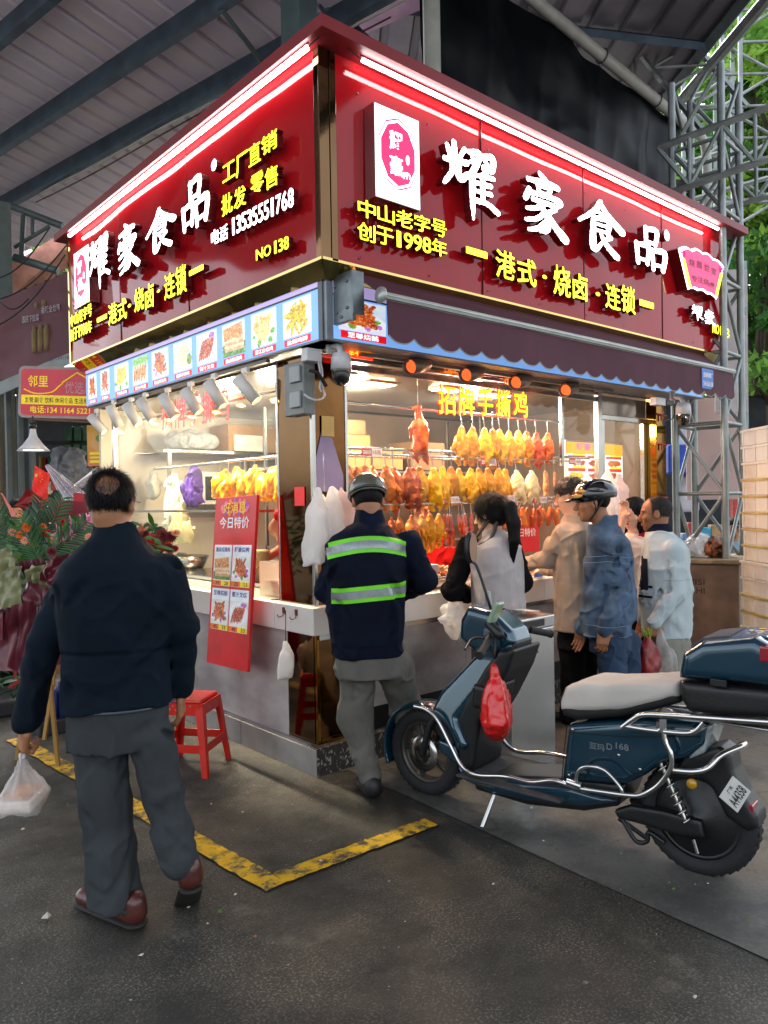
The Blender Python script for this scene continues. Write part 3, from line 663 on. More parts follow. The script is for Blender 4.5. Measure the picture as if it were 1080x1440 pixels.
quadbox((940,625),(1000,665),10.5,.5,mat('blue_canopy','#1f49b0',.6,var=.3,vs=5),t,'canopy',.02)
quadbox((945,570),(975,628),11.5,.05,mat('white_cloth','#c8ccd8',.8,var=.15,vs=4),t,'curtain')
quadbox((955,668),(985,720),10.8,.1,mat('white_cloth','#c8ccd8',.8),t,'sack',.04)
quadbox((950,755),(1080,775),10,.5,mat('shelf_wood','#6b5a47',.7),t,'table')
for k,(x0,y0,x1,y1,c) in enumerate(((1000,738,1018,758,'#a98a5c'),(985,742,1000,756,'#3aa0c0'),(1022,728,1030,756,'#c8452d'),(1031,700,1040,745,'#b03a30'),(1042,716,1050,750,'#3f8a4b'),(968,735,984,756,'#b23c33'),(960,750,972,768,'#6e8fb8'))):
 tt=thing('carton' if k<2 else 'bottle',['cardboard carton on the dim stall table','cyan box on the dim stall table beside the carton','red bottle behind the tower leg','tall red thermos on the dim stall','green bottle right of the red thermos','red carton left on the dim stall table','blue grey packet in front of the red carton'][k],'goods',dep(x0,y1,9.9))
 quadbox((x0,y0),(x1,y1),9.9,.12,mat('goods'+str(k),c,.5,var=.3,vs=14),tt,'body',.012)
CR=[mat('crate_white','#d6d6ce',.5,var=.06,vs=6),mat('crate_cream','#e0dcd2',.5,var=.1,vs=6,c2='#d0c6ac'),mat('crate_rim','#b8a055',.5,var=.25,vs=8)]
def crate(slot,rimc):
 g=thing('plastic_crate','','crate');W,D,H=.56,.40,.128;m=CR[0] if slot else CR[1]
 b=MB();b.box((-W/2,-D/2,0),(W/2,D/2,.008));b.build('base',m,g)
 for sx in(0,1):
  for s in(-1,1):
   b=MB()
   if sx==0:
    y=s*D/2
    if slot:
     b.box((-W/2,y-.004,0),(W/2,y+.004,.03));b.box((-W/2,y-.004,H-.03),(W/2,y+.004,H))
     for zz in(.055,.08):b.box((-W/2,y-.0035,zz),(W/2,y+.0035,zz+.008))
     for k in range(29):x=-W/2+k*W/28;b.box((x-.005,y-.0038,.03),(x+.005,y+.0038,H-.03))
    else:
     b.box((-W/2,y-.004,0),(W/2,y+.004,H))
     for k in range(3):x=-W/2+.02+k*(W-.04)/2;b.box((x-.014,y-.009,0),(x+.014,y+.009,H-.02))
   else:
    x=s*W/2;b.box((x-.004,-D/2,0),(x+.004,D/2,H))
    for k in range(3):y=-D/2+.02+k*(D-.04)/2;b.box((x-.009,y-.012,0),(x+.009,y+.012,H-.02))
   b.build('side',m,g)
 b=MB()
 for s in(-1,1):
  b.box((-W/2-.016,s*D/2-.014,H-.022),(W/2+.016,s*D/2+.016,H-.004),.003);b.box((s*W/2-.014,-D/2,H-.0222),(s*W/2+.016,D/2,H-.0042))
 for s in(-1,1):
  for k in range(3):b.box((-W/2+.06+k*.17,s*(D/2+.014)-.005,H-.042),(-W/2+.06+k*.17+.07,s*(D/2+.014)+.005,H-.02))
 b.build('rim',CR[2] if rimc else m,g);return g
protos=[crate(True,False),crate(False,True),crate(False,False)]
for k,px in enumerate((1066,)):
 pass
used=set();cb=dep(1112,900,5.9);names=['bottom','second','third','fourth','fifth','sixth','seventh','eighth','ninth','tenth','eleventh','twelfth','thirteenth','fourteenth','fifteenth','sixteenth']
for i in range(16):
 ty=0 if i>=14 else(2 if i in(0,3,6,13,7) else 1)
 lab=f'{["white slotted", "cream solid yellow-rimmed", "cream solid pale-rimmed"][ty]} crate, {names[i]} from the ground in the stack' if i<14 else['white slotted crate, second from the top of the stack','white slotted crate on top of the stack'][i-14]
 o=protos[ty] if ty not in used else dup(protos[ty]);used.add(ty)
 o.location=(cb.x+rr.uniform(-.008,.008)+i*.004,cb.y+rr.uniform(-.008,.008),i*.1295);o.rotation_euler=(0,0,math.radians(-40)+rr.uniform(-.02,.02));tag(o,lab,'crate','stacked plastic crates')
# ================================================================== THE STALL
STEEL=mat('stainless','#b9b8b4',.22,metal=1,var=.08,vs=3,bump=.03,bs=15,rvar=.1)
GOLD=mat('gold_mirror','#8f6428',.09,metal=1,var=.1,vs=2,bump=.12,bs=3.0)
DARKMIR=mat('dark_mirror','#6a5138',.06,metal=1,var=.15,vs=2,bump=.1,bs=3.5)
MARB=mat('marble_panel','#b9b1ad',.13,var=.08,vs=2.5,c2='#948b8a',rvar=.06,detail=8,stretch=(1,1,2),bump=.02)
SLABM=mat('counter_white','#d6cfc8',.3,var=.06,vs=3,rvar=.08)
GRAN=mat('granite','#3a3836',.3,var=.3,vs=40)
def flecks():
 m=GRAN;N=m.node_tree.nodes;K=m.node_tree.links.new;B=N['Principled BSDF'];src=B.inputs['Base Color'].links[0].from_socket
 tc=N.new('ShaderNodeTexCoord');v=N.new('ShaderNodeTexVoronoi');v.inputs['Scale'].default_value=42;v.inputs['Randomness'].default_value=1
 mp=N.new('ShaderNodeMapping');mp.inputs['Scale'].default_value=(1,1,.55);mp.inputs['Rotation'].default_value=(.3,.5,.2);nz=N.new('ShaderNodeTexNoise');nz.inputs['Scale'].default_value=18
 ad=N.new('ShaderNodeMix');ad.data_type='VECTOR';ad.inputs['Factor'].default_value=.12;K(tc.outputs['Object'],mp.inputs[0]);K(mp.outputs[0],ad.inputs[4]);K(mp.outputs[0],nz.inputs[0]);K(nz.outputs['Color'],ad.inputs[5]);K(ad.outputs[1],v.inputs[0])
 r=N.new('ShaderNodeMapRange');r.inputs['From Min'].default_value=.26;r.inputs['From Max'].default_value=.32;r.inputs['To Min'].default_value=1;r.inputs['To Max'].default_value=0;K(v.outputs[0],r.inputs[0])
 x=N.new('ShaderNodeMix');x.data_type='RGBA';K(r.outputs[0],x.inputs['Factor']);K(src,x.inputs['A']);x.inputs['B'].default_value=(.36,.34,.31,1);K(x.outputs['Result'],B.inputs['Base Color'])
flecks()
WALLI=mat('inner_wall','#d3c8b4',.5,var=.08,vs=2);WALLD=mat('inner_wall_brown','#7a6a5e',.4,var=.15,vs=2)
BLACK=mat('black_plastic','#141416',.4,var=.2,vs=8)
GLASS=film('glass_pane',(.97,.98,.97),.9992,.01,.7,.004)
W_,D_=3.9,3.3
st=thing('food_stall','glass fronted roast meat stall with white counter, marble base and gold mirror trim','food stall',(0,0,0))
def bx(name,a,c,m,bev=0,parent=None):b=MB();b.box(a,c,bev);return b.build(name,m,parent or st)
for m_ in(MARB,SLABM):worn(m_,(.22,.18,.13),5,.60,.85);worn(m_,(.10,.08,.06),24,.66,.80)
bx('granite_step',(0.004,0,0),(W_-.9,.1,.158),GRAN,.003)
for k in range(4):bx('step_tile',(0,.002+k*.83,0),(.018,.826+k*.83,.150),mat('tile_grey','#8a8580',.5,var=.2,vs=5,bump=.1),.002)
bx('step_top',(.02,.1,.12),(W_,.6,.156),mat('tile_grey','#8a8580',.5),.002)
bx('step_top',(.02,.6,.12),(.2,D_,.156),mat('tile_grey','#8a8580',.5),.002)
for y0,y1 in((.34,1.5),(1.503,2.4),(2.403,D_)):bx('marble_panel',(.045,y0,.156),(.06,y1,.795),MARB,.001)
bx('mirror_strip',(.048,.075,.16),(.056,.338,.79),DARKMIR)
bx('gold_post',(.052,.052,.158),(.075,.074,.795),GOLD,.003)
BRZ=mat('bronze_mirror','#6b4a2c',.08,metal=1,var=.25,vs=3,bump=.15,bs=3)
for x0,x1,m in((.076,.30,BRZ),(.304,.42,DARKMIR)):bx('mirror_panel',(x0,.056,.19),(x1,.064,.77),m)
bx('skirting',(.076,.05,.158),(.42,.064,.188),GOLD)
for x0,x1 in((.42,1.3),(1.303,2.1),(2.103,2.9)):bx('marble_panel',(x0,.056,.30),(x1,.07,.795),MARB,.001)
bx('kick_strip',(.42,.062,.158),(2.9,.072,.298),BLACK)
bx('under_rail',(.066,.04,.76),(2.9,.055,.794),STEEL)
for y0,y1 in((.0,.405),(.408,1.6),(1.603,D_)):bx('counter_slab',(0,y0+.002,.797),(.34,y1,.955),SLABM,.004)
for x0,x1 in((.342,1.25),(1.253,2.1),(2.103,2.92)):bx('counter_slab',(x0,0,.797),(x1,.34,.955),SLABM,.004)
for k,y in enumerate((.30,.17)):
 b=MB();b.box((-.006,y-.012,.90),(-.001,y+.012,.935));b.tube(bez([(-.004,y,.905),(-.012,y,.885),(-.035,y+.004,.88),(-.045,y+.006,.895)],5),.003,6);b.build('wall_hook',[mat('hook_red','#5c2723',.4)],st)
for a,c in(((.04,.04,.956),(.066,.066,2.40)),((.285,.045,.956),(.305,.06,2.40)),((2.885,.03,.956),(2.94,.075,2.42)),((2.42,.05,1.8),(2.45,.08,2.42)),((.045,.40,.956),(.06,.42,2.40)),((.04,2.92,.956),(.08,2.96,2.42)),((3.02,.09,.156),(3.07,.13,2.2)),((3.68,.09,.156),(3.73,.13,2.2))):
 bx('post',a,c,STEEL,.004)
bx('corner_panel',(.068,.052,.958),(.284,.058,2.40),mat('bronze_mirror','#6b4a2c',.08,metal=1,var=.25,vs=3,bump=.15,bs=3))
bx('corner_panel',(.050,.068,.958),(.056,.398,2.40),DARKMIR)
for a,c in(((.305,.04,2.33),(2.885,.07,2.37)),((.066,.05,2.385),(2.9,.07,2.41)),((.05,.42,2.385),(.07,2.92,2.41)),((3.02,.09,2.2),(3.73,.13,2.24))):bx('frame_bar',a,c,STEEL,.003)
for x0,x1 in((.306,1.62),(1.624,2.884)):bx('glass_pane',(x0,.052,1.38),(x1,.057,2.33),GLASS)
for y0,y1 in((.421,1.68),(1.684,2.918)):bx('glass_pane',(.052,y0,.957),(.057,y1,2.384),GLASS)
bx('floor',(.1,.1,.1),(W_,D_,.118),mat('tile_grey','#8a8580',.5))
CEIL=mat('ceiling_panel','#8d8781',.18,metal=.55,var=.1,vs=2)
bx('ceiling',(.1,.06,2.412),(W_,D_,2.43),CEIL)
bx('back_wall',(.06,D_-.04,.1),(W_,D_,2.41),WALLI)
bx('side_wall',(W_-.03,.14,.1),(W_,D_-.05,2.41),WALLD)
bx('partition',(1.5,2.2,.12),(3.86,2.23,2.4),WALLD)
bx('bulkhead',(.0,.06,2.432),(W_+.35,D_+.02,3.82),mat('bulkhead','#3a3432',.8))
bx('door_panel',(3.072,.105,.16),(3.678,.115,.9),STEEL)
bx('door_glass',(3.072,.108,.902),(3.678,.112,2.198),GLASS)
bx('transom',(2.945,.10,2.245),(3.73,.11,2.40),mat('transom_glass','#8d7d70',.12,metal=.4))
o=MB();o.box((3.735,.0,.16),(3.90,.10,2.42),.004);o.build('gold_pillar',GOLD,st)
for z in(2.28,2.02,1.55):
 b=MB();b.tube([(3.73,-.005,z),(3.90,-.006,z-.01)],.008,6);b.box((3.79,-.02,z-.06),(3.80,-.01,z));b.build('red_tie',mat('red_tie','#c4261c',.5),st)
z1,z2,z3=2.15,1.857,1.55
for z,x0,x1 in((z1,.31,2.5),(z2+.02,.31,2.88),(z3+.01,.31,2.88)):
 b=MB();b.tube([(x0,.12,z),(x1,.12,z)],.011,10);b.build('rail',STEEL,st)
for z,x0,x1 in((z2-.015,.31,2.7),(z3-.02,.31,2.88)):
 b=MB();b.tube([(x0,.09,z),(x1,.09,z)],.007,8);b.tube([(x0,.32,z),(x1,.32,z)],.007,8)
 for k in range(int((x1-x0)/.06)):b.tube([(x0+k*.06,.085,z),(x0+k*.06,.325,z)],.0035,5)
 b.build('wire_tray',STEEL,st)
b=MB();b.tube([(.30,.5,1.86),(.30,2.7,1.86)],.012,10);b.build('rail',STEEL,st)
b=MB();b.tube([(.16,.45,2.26),(.16,2.6,2.26)],.010,8);b.build('rail',STEEL,st)
bx('glass_shelf',(.08,.5,1.50),(.30,2.9,1.508),film('glass_shelf',(.9,.95,.93),.9,.03));bx('shelf_lip',(.075,.5,1.495),(.079,2.9,1.512),STEEL)
REDP=mat('sign_red',(.36,.006,.010),.07,var=.06,vs=1.2,bump=.04,bs=2.2,spec=.3)
REDS=mat('letter_side','#5a0a10',.25,var=.2,vs=5)
WHT=glow('letter_white',(1,1,1),2.2);YLW=glow('letter_yellow',(.93,1,.02),.95)
GRN_SIDE=REDS
fy,fx=-.34,-.15;zb,zt=2.80,3.88;XR,YL=4.33,3.34
can=thing('sign_canopy','red overhanging canopy lip running round the top of both fascia signs','canopy',(0,0,3.88))
LIP=mat('canopy_red',(.20,.006,.012),.5,var=.1,vs=2)
b=MB();b.box((-.235,-.485,3.882),(4.5,.4,3.945),.002);wb(b,'front_lip',LIP,can)
b=MB();b.box((-.234,.402,3.883),(.4,3.47,3.944),.002);wb(b,'side_lip',LIP,can)
b=MB()
for k in range(8):b.box((-.1+k*.55,-.3,3.946),(.4+k*.55,.2,3.95))
wb(b,'top_sheet',LIP,can)
TUBE=glow('tube_light',(1,.97,.95),7.5)
tb=thing('light_tube','long white tube light under the front canopy edge','tube light',(2,-.41,3.86))
b=MB();b.tube([(.08,-.415,3.858),(4.06,-.415,3.858)],.011,12);wb(b,'tube',TUBE,tb)
b=MB();b.box((.07,-.419,3.873),(4.07,-.411,3.881));b.tube([(.08,-.415,3.86),(.03,-.415,3.87),(-.02,-.42,3.88)],.004,6);wb(b,'holder',mat('holder_red','#3a0a0e',.6),tb)
tb=thing('light_tube','long white tube light under the left canopy edge','tube light',(-.2,1.5,3.86))
b=MB();b.tube([(-.205,-.32,3.858),(-.205,3.16,3.858)],.0135,12);wb(b,'tube',TUBE,tb)
b=MB();b.box((-.209,-.33,3.873),(-.201,3.17,3.881));b.tube([(-.205,-.33,3.86),(-.2,-.37,3.87),(-.19,-.4,3.88)],.004,6);wb(b,'holder',mat('holder_red','#3a0a0e',.6),tb)
def wavy(nu,nv,fn,amp,seed):
 V=np.zeros((nv,nu,3));
 for j in range(nv):
  for i in range(nu):V[j,i]=fn(i/(nu-1),j/(nv-1))
 idx=np.arange(nu*nv).reshape(nv,nu);F=np.stack([idx[:-1,:-1],idx[:-1,1:],idx[1:,1:],idx[1:,:-1]],-1).reshape(-1,4);return V,F
sf=thing('shop_sign','long dark red front fascia sign with glowing white brush characters, right of the mirrored corner','sign',(2,fy,3.3))
V,F=wavy(80,20,lambda u,v:(-.05+u*(XR-.03+.05),fy,zb+v*(zt-zb)),0,1)
V[:,:,1]+=.006*fbm(V[:,:,0]*1.4,V[:,:,2]*1.6,V[:,:,0]*0,2,5);link('panel',mesh('panel',V.reshape(-1,3)-np.array(sf.location),F,REDP,True),sf)
b=MB();b.box((-.06,fy+.012,zb),(XR,fy+.03,zt));wb(b,'backing',REDP,sf)
BRASS=mat('brass_mirror','#c9b06a',.05,metal=1,var=.12,vs=3,bump=.3,bs=1.6)
b=MB();b.add([(-.15,fy-.004,zb),(XR+.02,fy-.004,zb),(XR+.02,-.24,zb-.065),(-.06,-.24,zb-.065)],[(0,1,2,3)]);b.box((-.15,fy-.006,zb-.002),(XR+.02,fy+.01,zb+.012));wb(b,'bottom_trim',BRASS,sf)
b=MB();b.box((XR-.03,fy-.012,zb),(XR+.01,fy+.35,zt));wb(b,'end_trim',BRASS,sf)
b=MB();b.box((-.088,fy-.006,zb),(-.048,fy+.006,zt),.001);wb(b,'corner_trim',DARKMIR,sf)
sl=thing('shop_sign','dark red side fascia sign with phone number, left of the mirrored corner','sign',(fx,1.6,3.3))
V,F=wavy(80,20,lambda u,v:(fx,YL-u*(YL+.30),zb+v*(zt-zb)),0,1)
V[:,:,0]+=.006*fbm(V[:,:,1]*1.4,V[:,:,2]*1.6,V[:,:,0]*0,2,8);link('panel',mesh('panel',V.reshape(-1,3)-np.array(sl.location),F,REDP,True),sl)
b=MB();b.box((fx+.012,-.30,zb),(fx+.03,YL,zt));wb(b,'backing',REDP,sl)
b=MB();b.add([(fx-.004,YL,zb),(fx-.004,fy,zb),(-.06,-.24,zb-.065),(-.06,YL,zb-.065)],[(0,1,2,3)]);b.box((fx-.006,fy,zb-.002),(fx+.01,YL,zb+.012));wb(b,'bottom_trim',BRASS,sl)
b=MB();b.box((fx-.004,-.335,zb),(fx+.006,-.295,zt),.001);b.box((fx-.0045,-.342,zb),(-.092,-.3355,zt),.001);wb(b,'corner_trim',DARKMIR,sl)
b=MB();b.box((fx-.01,YL-.01,zb),(fx+.3,YL+.02,zt));wb(b,'end_trim',BRASS,sl)
for i_ in range(1,4):b=MB();b.box((i_*1.08,fy-.0065,zb+.012),(i_*1.08+.003,fy+.01,zt));wb(b,'panel_joint',REDS,sf)
for i_ in range(1,3):b=MB();b.box((fx-.0065,i_*1.12,zb+.012),(fx+.01,i_*1.12+.003,zt));wb(b,'panel_joint',REDS,sl)
for i_ in range(9):
 for z_ in(zb+.05,zt-.16):b=MB();b.lathe([(0,.002),(.006,0)],(.1+i_*.52,fy-.0075,z_),8,Matrix.Rotation(PI/2,4,'X'));wb(b,'rivet',REDS,sf)
STROKES={
'耀':[[(18,98,4),(20,70,5)],[(5,90,3),(11,77,5)],[(37,93,4),(29,78,3)],[(1,66,4),(40,72,5)],[(15,66,4),(13,48,4),(0,28,3)],[(27,68,4),(26,48,5),(31,43,5),(42,54,4)],
[(46,92,4),(64,96,5),(61,76,4),(56,73,3)],[(50,88,2.5),(55,83,4)],[(48,77,3),(57,82,3)],[(70,93,4),(91,98,5),(90,78,5),(82,73,3)],[(74,89,2.5),(80,84,4)],[(72,77,3),(83,83,3)],
[(58,72,5),(43,50,3)],[(51,60,5),(51,20,5),(52,-16,2)],[(72,73,3),(78,66,4)],[(52,58,3),(92,63,4)],[(53,45,3),(87,49,4)],[(53,32,3),(87,35,4)],[(52,16,4),(80,17,4),(100,8,5)],[(71,62,4),(71,18,4)]],
'豪':[[(44,100,4),(55,91,6)],[(18,82,4),(60,87,5),(84,86,5)],[(38,78,3.5),(42,66,3.5)],[(38,77,3),(66,80,4),(62,67,3.5)],[(42,66,3),(62,68,3)],[(20,64,5),(12,48,5)],[(17,60,4),(60,64,4),(90,62,5),(80,50,3)],
[(28,50,4),(74,52,4)],[(54,50,4),(38,38,4),(14,30,3)],[(46,42,4),(60,26,6),(58,6,6),(44,-2,3)],[(52,32,4),(36,18,4),(12,10,3)],[(56,18,4),(38,2,4),(18,-6,3)],[(78,46,4),(62,36,4)],[(60,36,3),(76,16,6),(100,-2,8)]],
'食':[[(50,102,4),(38,78,5),(4,46,3)],[(50,98,4),(68,76,6),(98,54,8)],[(46,78,3),(55,73,5)],[(34,64,4),(33,4,7),(42,0,4),(52,14,3)],[(34,62,4),(68,66,5),(66,36,4)],[(36,51,3),(64,53,3)],[(36,38,3),(64,40,3)],[(72,32,5),(60,24,3)],[(50,34,3),(62,14,5),(86,-4,7)]],
'品':[[(34,96,6),(35,60,5)],[(33,94,5),(68,98,6),(64,62,5)],[(35,63,4),(64,65,4)],[(6,50,6),(10,4,5)],[(6,48,5),(42,51,6),(38,8,5)],[(10,14,4),(40,16,4)],[(54,48,5),(57,0,5)],[(54,46,5),(94,50,7),(88,4,6)],[(57,12,4),(88,14,4)]]}
BR={}
def brush(ch):
 if ch in BR:return BR[ch]
 f=SDF((-.12,-.3,-.07),(1.14,1.16,.07),.0125)
 X,Y,Z=f.ax[0][:,None,None],f.ax[1][None,:,None],f.ax[2][None,None,:];d=np.full(f.n[:2],1.,dtype=np.float32);x,y=X[:,:,0],Y[:,:,0]
 for st_ in STROKES[ch]:
  P=bez([(a/100,c/100,r/100) for a,c,r in st_],4) if len(st_)>2 else[Vector((a/100,c/100,r/100)) for a,c,r in st_]
  for p,q in zip(P[:-1],P[1:]):
   e=q-p;L2=e.x**2+e.y**2+1e-9;t=np.clip(((x-p.x)*e.x+(y-p.y)*e.y)/L2,0,1)
   d=smin(d,np.sqrt((x-p.x-t*e.x)**2+(y-p.y-t*e.y)**2)-(p.z+(q.z-p.z)*t)*1.12,.012)
 d=d+.006*vn(x*30,y*30,x*0,3)
 f.V=np.maximum(d[:,:,None],np.abs(Z)-.05).astype(np.float32)+0*X
 P,Fq=f.nets();lo,hi=P.min(0),P.max(0);P=(P-(lo+hi)/2)/(hi-lo)
 a=P[Fq[:,1]]-P[Fq[:,0]];b_=P[Fq[:,2]]-P[Fq[:,0]];nrm=np.cross(a,b_);nrm/=np.linalg.norm(nrm,axis=1)[:,None]+1e-9
 BR[ch]=(P,Fq,((P[Fq][:,:,2].min(1)<.38)).astype(int));return BR[ch]
def bolded(ch):
 if ch in BR:return BR[ch]
 v,f,nz=glyph(ch,0,0.);v=v[:,:2];lo,hi=v.min(0),v.max(0);lo=lo-.08;hi=hi+.08;h=.0125;n=np.ceil((hi-lo)/h).astype(int)+1;X,Y=np.meshgrid(lo[0]+np.arange(n[0])*h,lo[1]+np.arange(n[1])*h,indexing='ij');O=np.zeros(X.shape,dtype=np.float32)
 for q in f:
  for k in range(1,len(q)-1):
   a,b_,c=v[q[0]],v[q[k]],v[q[k+1]];i0=np.maximum(((np.minimum(np.minimum(a,b_),c)-lo)/h).astype(int),0);i1=((np.maximum(np.maximum(a,b_),c)-lo)/h).astype(int)+2;s_=(slice(i0[0],i1[0]),slice(i0[1],i1[1]));x,y=X[s_],Y[s_];e=lambda p,r:(r[0]-p[0])*(y-p[1])-(r[1]-p[1])*(x-p[0]);e1,e2,e3=e(a,b_),e(b_,c),e(c,a)
   O[s_]=np.maximum(O[s_],((e1>=-1e-6)&(e2>=-1e-6)&(e3>=-1e-6)|(e1<=1e-6)&(e2<=1e-6)&(e3<=1e-6)))
 D=O.copy()
 for dx in range(-2,3):
  for dy in range(-2,3):
   if dx*dx+dy*dy<=(3 if ch.isascii() else 2):D=np.maximum(D,np.roll(np.roll(O,dx,0),dy,1))
 B=D.copy()
 for _ in range(2):B=(B+np.roll(B,1,0)+np.roll(B,-1,0)+np.roll(B,1,1)+np.roll(B,-1,1))/5
 g_=SDF((lo[0],lo[1],-.07),(lo[0]+(n[0]-1)*h,lo[1]+(n[1]-1)*h,.07),h);m0,m1=min(g_.n[0],n[0]),min(g_.n[1],n[1]);Z=g_.ax[2][None,None,:];V=np.ones(g_.n,dtype=np.float32);V[:m0,:m1]=np.maximum(((.5-B)*.03)[:m0,:m1,None],np.abs(Z)-.05);g_.V=V;P,Fq=g_.nets();l2,h2=P.min(0),P.max(0);P=(P-(l2+h2)/2)/(h2-l2);BR[ch]=(P,Fq,(P[Fq][:,:,2].min(1)<.38).astype(int));return BR[ch]
def put_char(ch,bb,plane,stand,mats,parent,depth=.05,bold=.016,slope=None,halo=None):
 """fit a character into the box it fills in the picture, standing off the sign plane"""
 ax,val=plane;x0,y0,x1,y1=bb;cx,cy=(x0+x1)/2,(y0+y1)/2;v=val-stand
 c=on(cx,cy,ax,v);a,e=on(x0,cy,ax,v),on(x1,cy,ax,v)
 def along(px):
  lo=c;d=Vector((1,0,0)) if ax==1 else Vector((0,-1,0));s0,s1=-2.,2.
  for _ in range(40):
   m=(s0+s1)/2;p=c+d*m;q=np.array(p)-CAM;z=q@_f;xx=540+FPX*(q@_r)/z
   if xx<px:s0=m
   else:s1=m
  return m
 w_=along(x1)-along(x0);d=Vector((1,0,0)) if ax==1 else Vector((0,-1,0))
 def py(p):q=np.array(p)-CAM;return 720-FPX*(q@_u)/(q@_f)
 rise=abs(py(c+d*w_/2)-py(c-d*w_/2));ppm=abs(py(c+Vector((0,0,.5)))-py(c-Vector((0,0,.5))))
 h=max((y1-y0)-rise,(y1-y0)*.35)/ppm
 return place_glyph(ch,c,d,w_,h,mats,parent,depth,bold)
def place_glyph(ch,c,d,w_,h,mats,parent,depth=.05,bold=.016,name='character'):
 bold=min(bold,.018)
 if ch in STROKES and depth:
  P,F,mi=brush(ch);me=mesh(name,P*[w_,h,depth],F,mats,False,mi)
 elif depth and ch!='●' and name=='character':
  P,F,mi=bolded(ch);me=mesh(name,P*[w_,h,depth],F,mats,False,mi)
 elif ch=='●':
  b=MB();n=16;b.lathe([(0,.5),(.5,.5),(.5,-.5),(0,-.5)],n=n);me=mesh(name,np.array(b.v)*[w_,h,depth],b.f,mats,False,[0 if k<n else 1 for k in range(len(b.f))])
 else:
  v,f,nz=glyph(ch,1.if depth else 0.,bold);lo,hi=v.min(0),v.max(0);S=hi-lo;S[2]=1
  me=mesh(name,(v-(lo+hi)/2)/S*[w_,h,depth if depth else 1],f,mats,False,[1 if(depth and z<.5) else 0 for z in nz])
 o=link(name,me);ey=Vector((0,0,1));o.matrix_world=M3(c,d,ey,d.cross(ey));adopt(o,parent);return o
FP,LP=(1,fy),(0,fx)
for ch,bb in(('耀',(619,192,700,327)),('豪',(732,234,796,349)),('食',(809,270,876,374)),('品',(888,310,935,391))):put_char(ch,bb,FP,.085,[WHT,REDS],sf,.06)
for ch,bb in(('一',(652,347,682,366)),('港',(694,350,721,397)),('式',(724,361,751,406)),('●',(759,387,765,394)),('烧',(775,372,799,421)),('卤',(802,383,823,426)),('●',(834,411,840,418)),('连',(848,398,869,439)),('锁',(870,400,890,444)),('一',(896,421,916,436))):put_char(ch,bb,FP,.055,[YLW,REDS],sf,.045,.045)
def char_row(s,p0,p1,hpx,plane,stand,mats,parent,depth,bold=.035,gap=.12,wmul=None):
 """characters spaced from picture point p0 to p1 along the sign"""
 ax,val=plane;v=val-stand;A,B=on(*p0,ax,v),on(*p1,ax,v);d=Vector((1,0,0)) if ax==1 else Vector((0,-1,0));Ln=(B-A).dot(d)
 ws=[(wmul[i] if wmul else(.55 if c.isascii() and c.strip() else(.3 if not c.strip() else 1))) for i,c in enumerate(s)];u=Ln/sum(ws)
 q=np.array((A+B)/2)-CAM;ppm=FPX/(q@_f);h=hpx/ppm;x=0
 for c,w_ in zip(s,ws):
  if c.strip():
   C_=A+d*(x+w_*u/2);C_.z=A.z+(B.z-A.z)*((x+w_*u/2)/Ln);hh=h*(.12 if c in '一-' else 1)
   place_glyph(c,C_,d,w_*u*(1-gap)*(.5 if c=='1' else 1),hh if not(c.isascii()) else h*.95,mats,parent,depth,bold)
  x+=w_*u
char_row('中山老字号',(499,292),(626,325),24,FP,.05,[YLW,REDS],sf,.04,.05,.08)
char_row('创于1998年',(499,325),(626,352),24,FP,.05,[YLW,REDS],sf,.04,.05,.06)
char_row('耀豪',(969,438),(1004,450),21,FP,.05,[WHT,REDS],sf,.04,.04)
char_row('NO138',(999,461),(1023,470),14,FP,.045,[YLW,REDS],sf,.035,.06)
def ring(C_,d,r,w_,z0,z1,m,parent,name,n=26,sx=1.):
 b=MB();ey=Vector((0,0,1));nz=d.cross(ey);V=[]
 for k in range(n):
  t=2*PI*k/n
  for rr_,zz in((r,z0),(r,z1),(r-w_,z1),(r-w_,z0)):V.append(C_+d*math.cos(t)*rr_*sx+ey*math.sin(t)*rr_+nz*zz)
 F=[]
 for k in range(n):
  a,c=4*k,4*((k+1)%n);F+=[(a,c,c+1,a+1),(a+1,c+1,c+2,a+2),(a+2,c+2,c+3,a+3)]
 b.add(V,F);return wb(b,name,m,parent)
PINK=glow('logo_pink',L('#e81c6c'),.2);PURP=glow('logo_purple',L('#b832a0'),.15);LBOX=glow('logo_white',(1,1,1),1.3)
REG=mat('navy_letter','#223a8a',.4)
def registered(px,py,plane,rpx,parent):
 ax,v=plane;d=Vector((1,0,0)) if ax==1 else Vector((0,-1,0));C_=on(px,py,ax,v-.09);r=rpx/FPX*((np.array(C_)-CAM)@_f);nz=d.cross(Vector((0,0,1)))
 b=MB();n=20;V=[C_+d*math.cos(2*PI*k/n)*r+Vector((0,0,1))*math.sin(2*PI*k/n)*r+nz*z for z in(0,-.05) for k in range(n)]
 b.add(V,[tuple(range(n))]+[(k,k+n,(k+1)%n+n,(k+1)%n) for k in range(n)]);b.m=[0]+[1]*n;wb(b,'trademark_disc',[WHT,REDS],parent)
 ring(C_,d,r*.92,r*.14,.001,.003,REG,parent,'trademark_ring');place_glyph('R',C_+nz*.003,d,r*.8,r*1.0,[REG],parent,0,.05)
registered(938,331,FP,7.5,sf);registered(300.5,232,LP,8,sl)
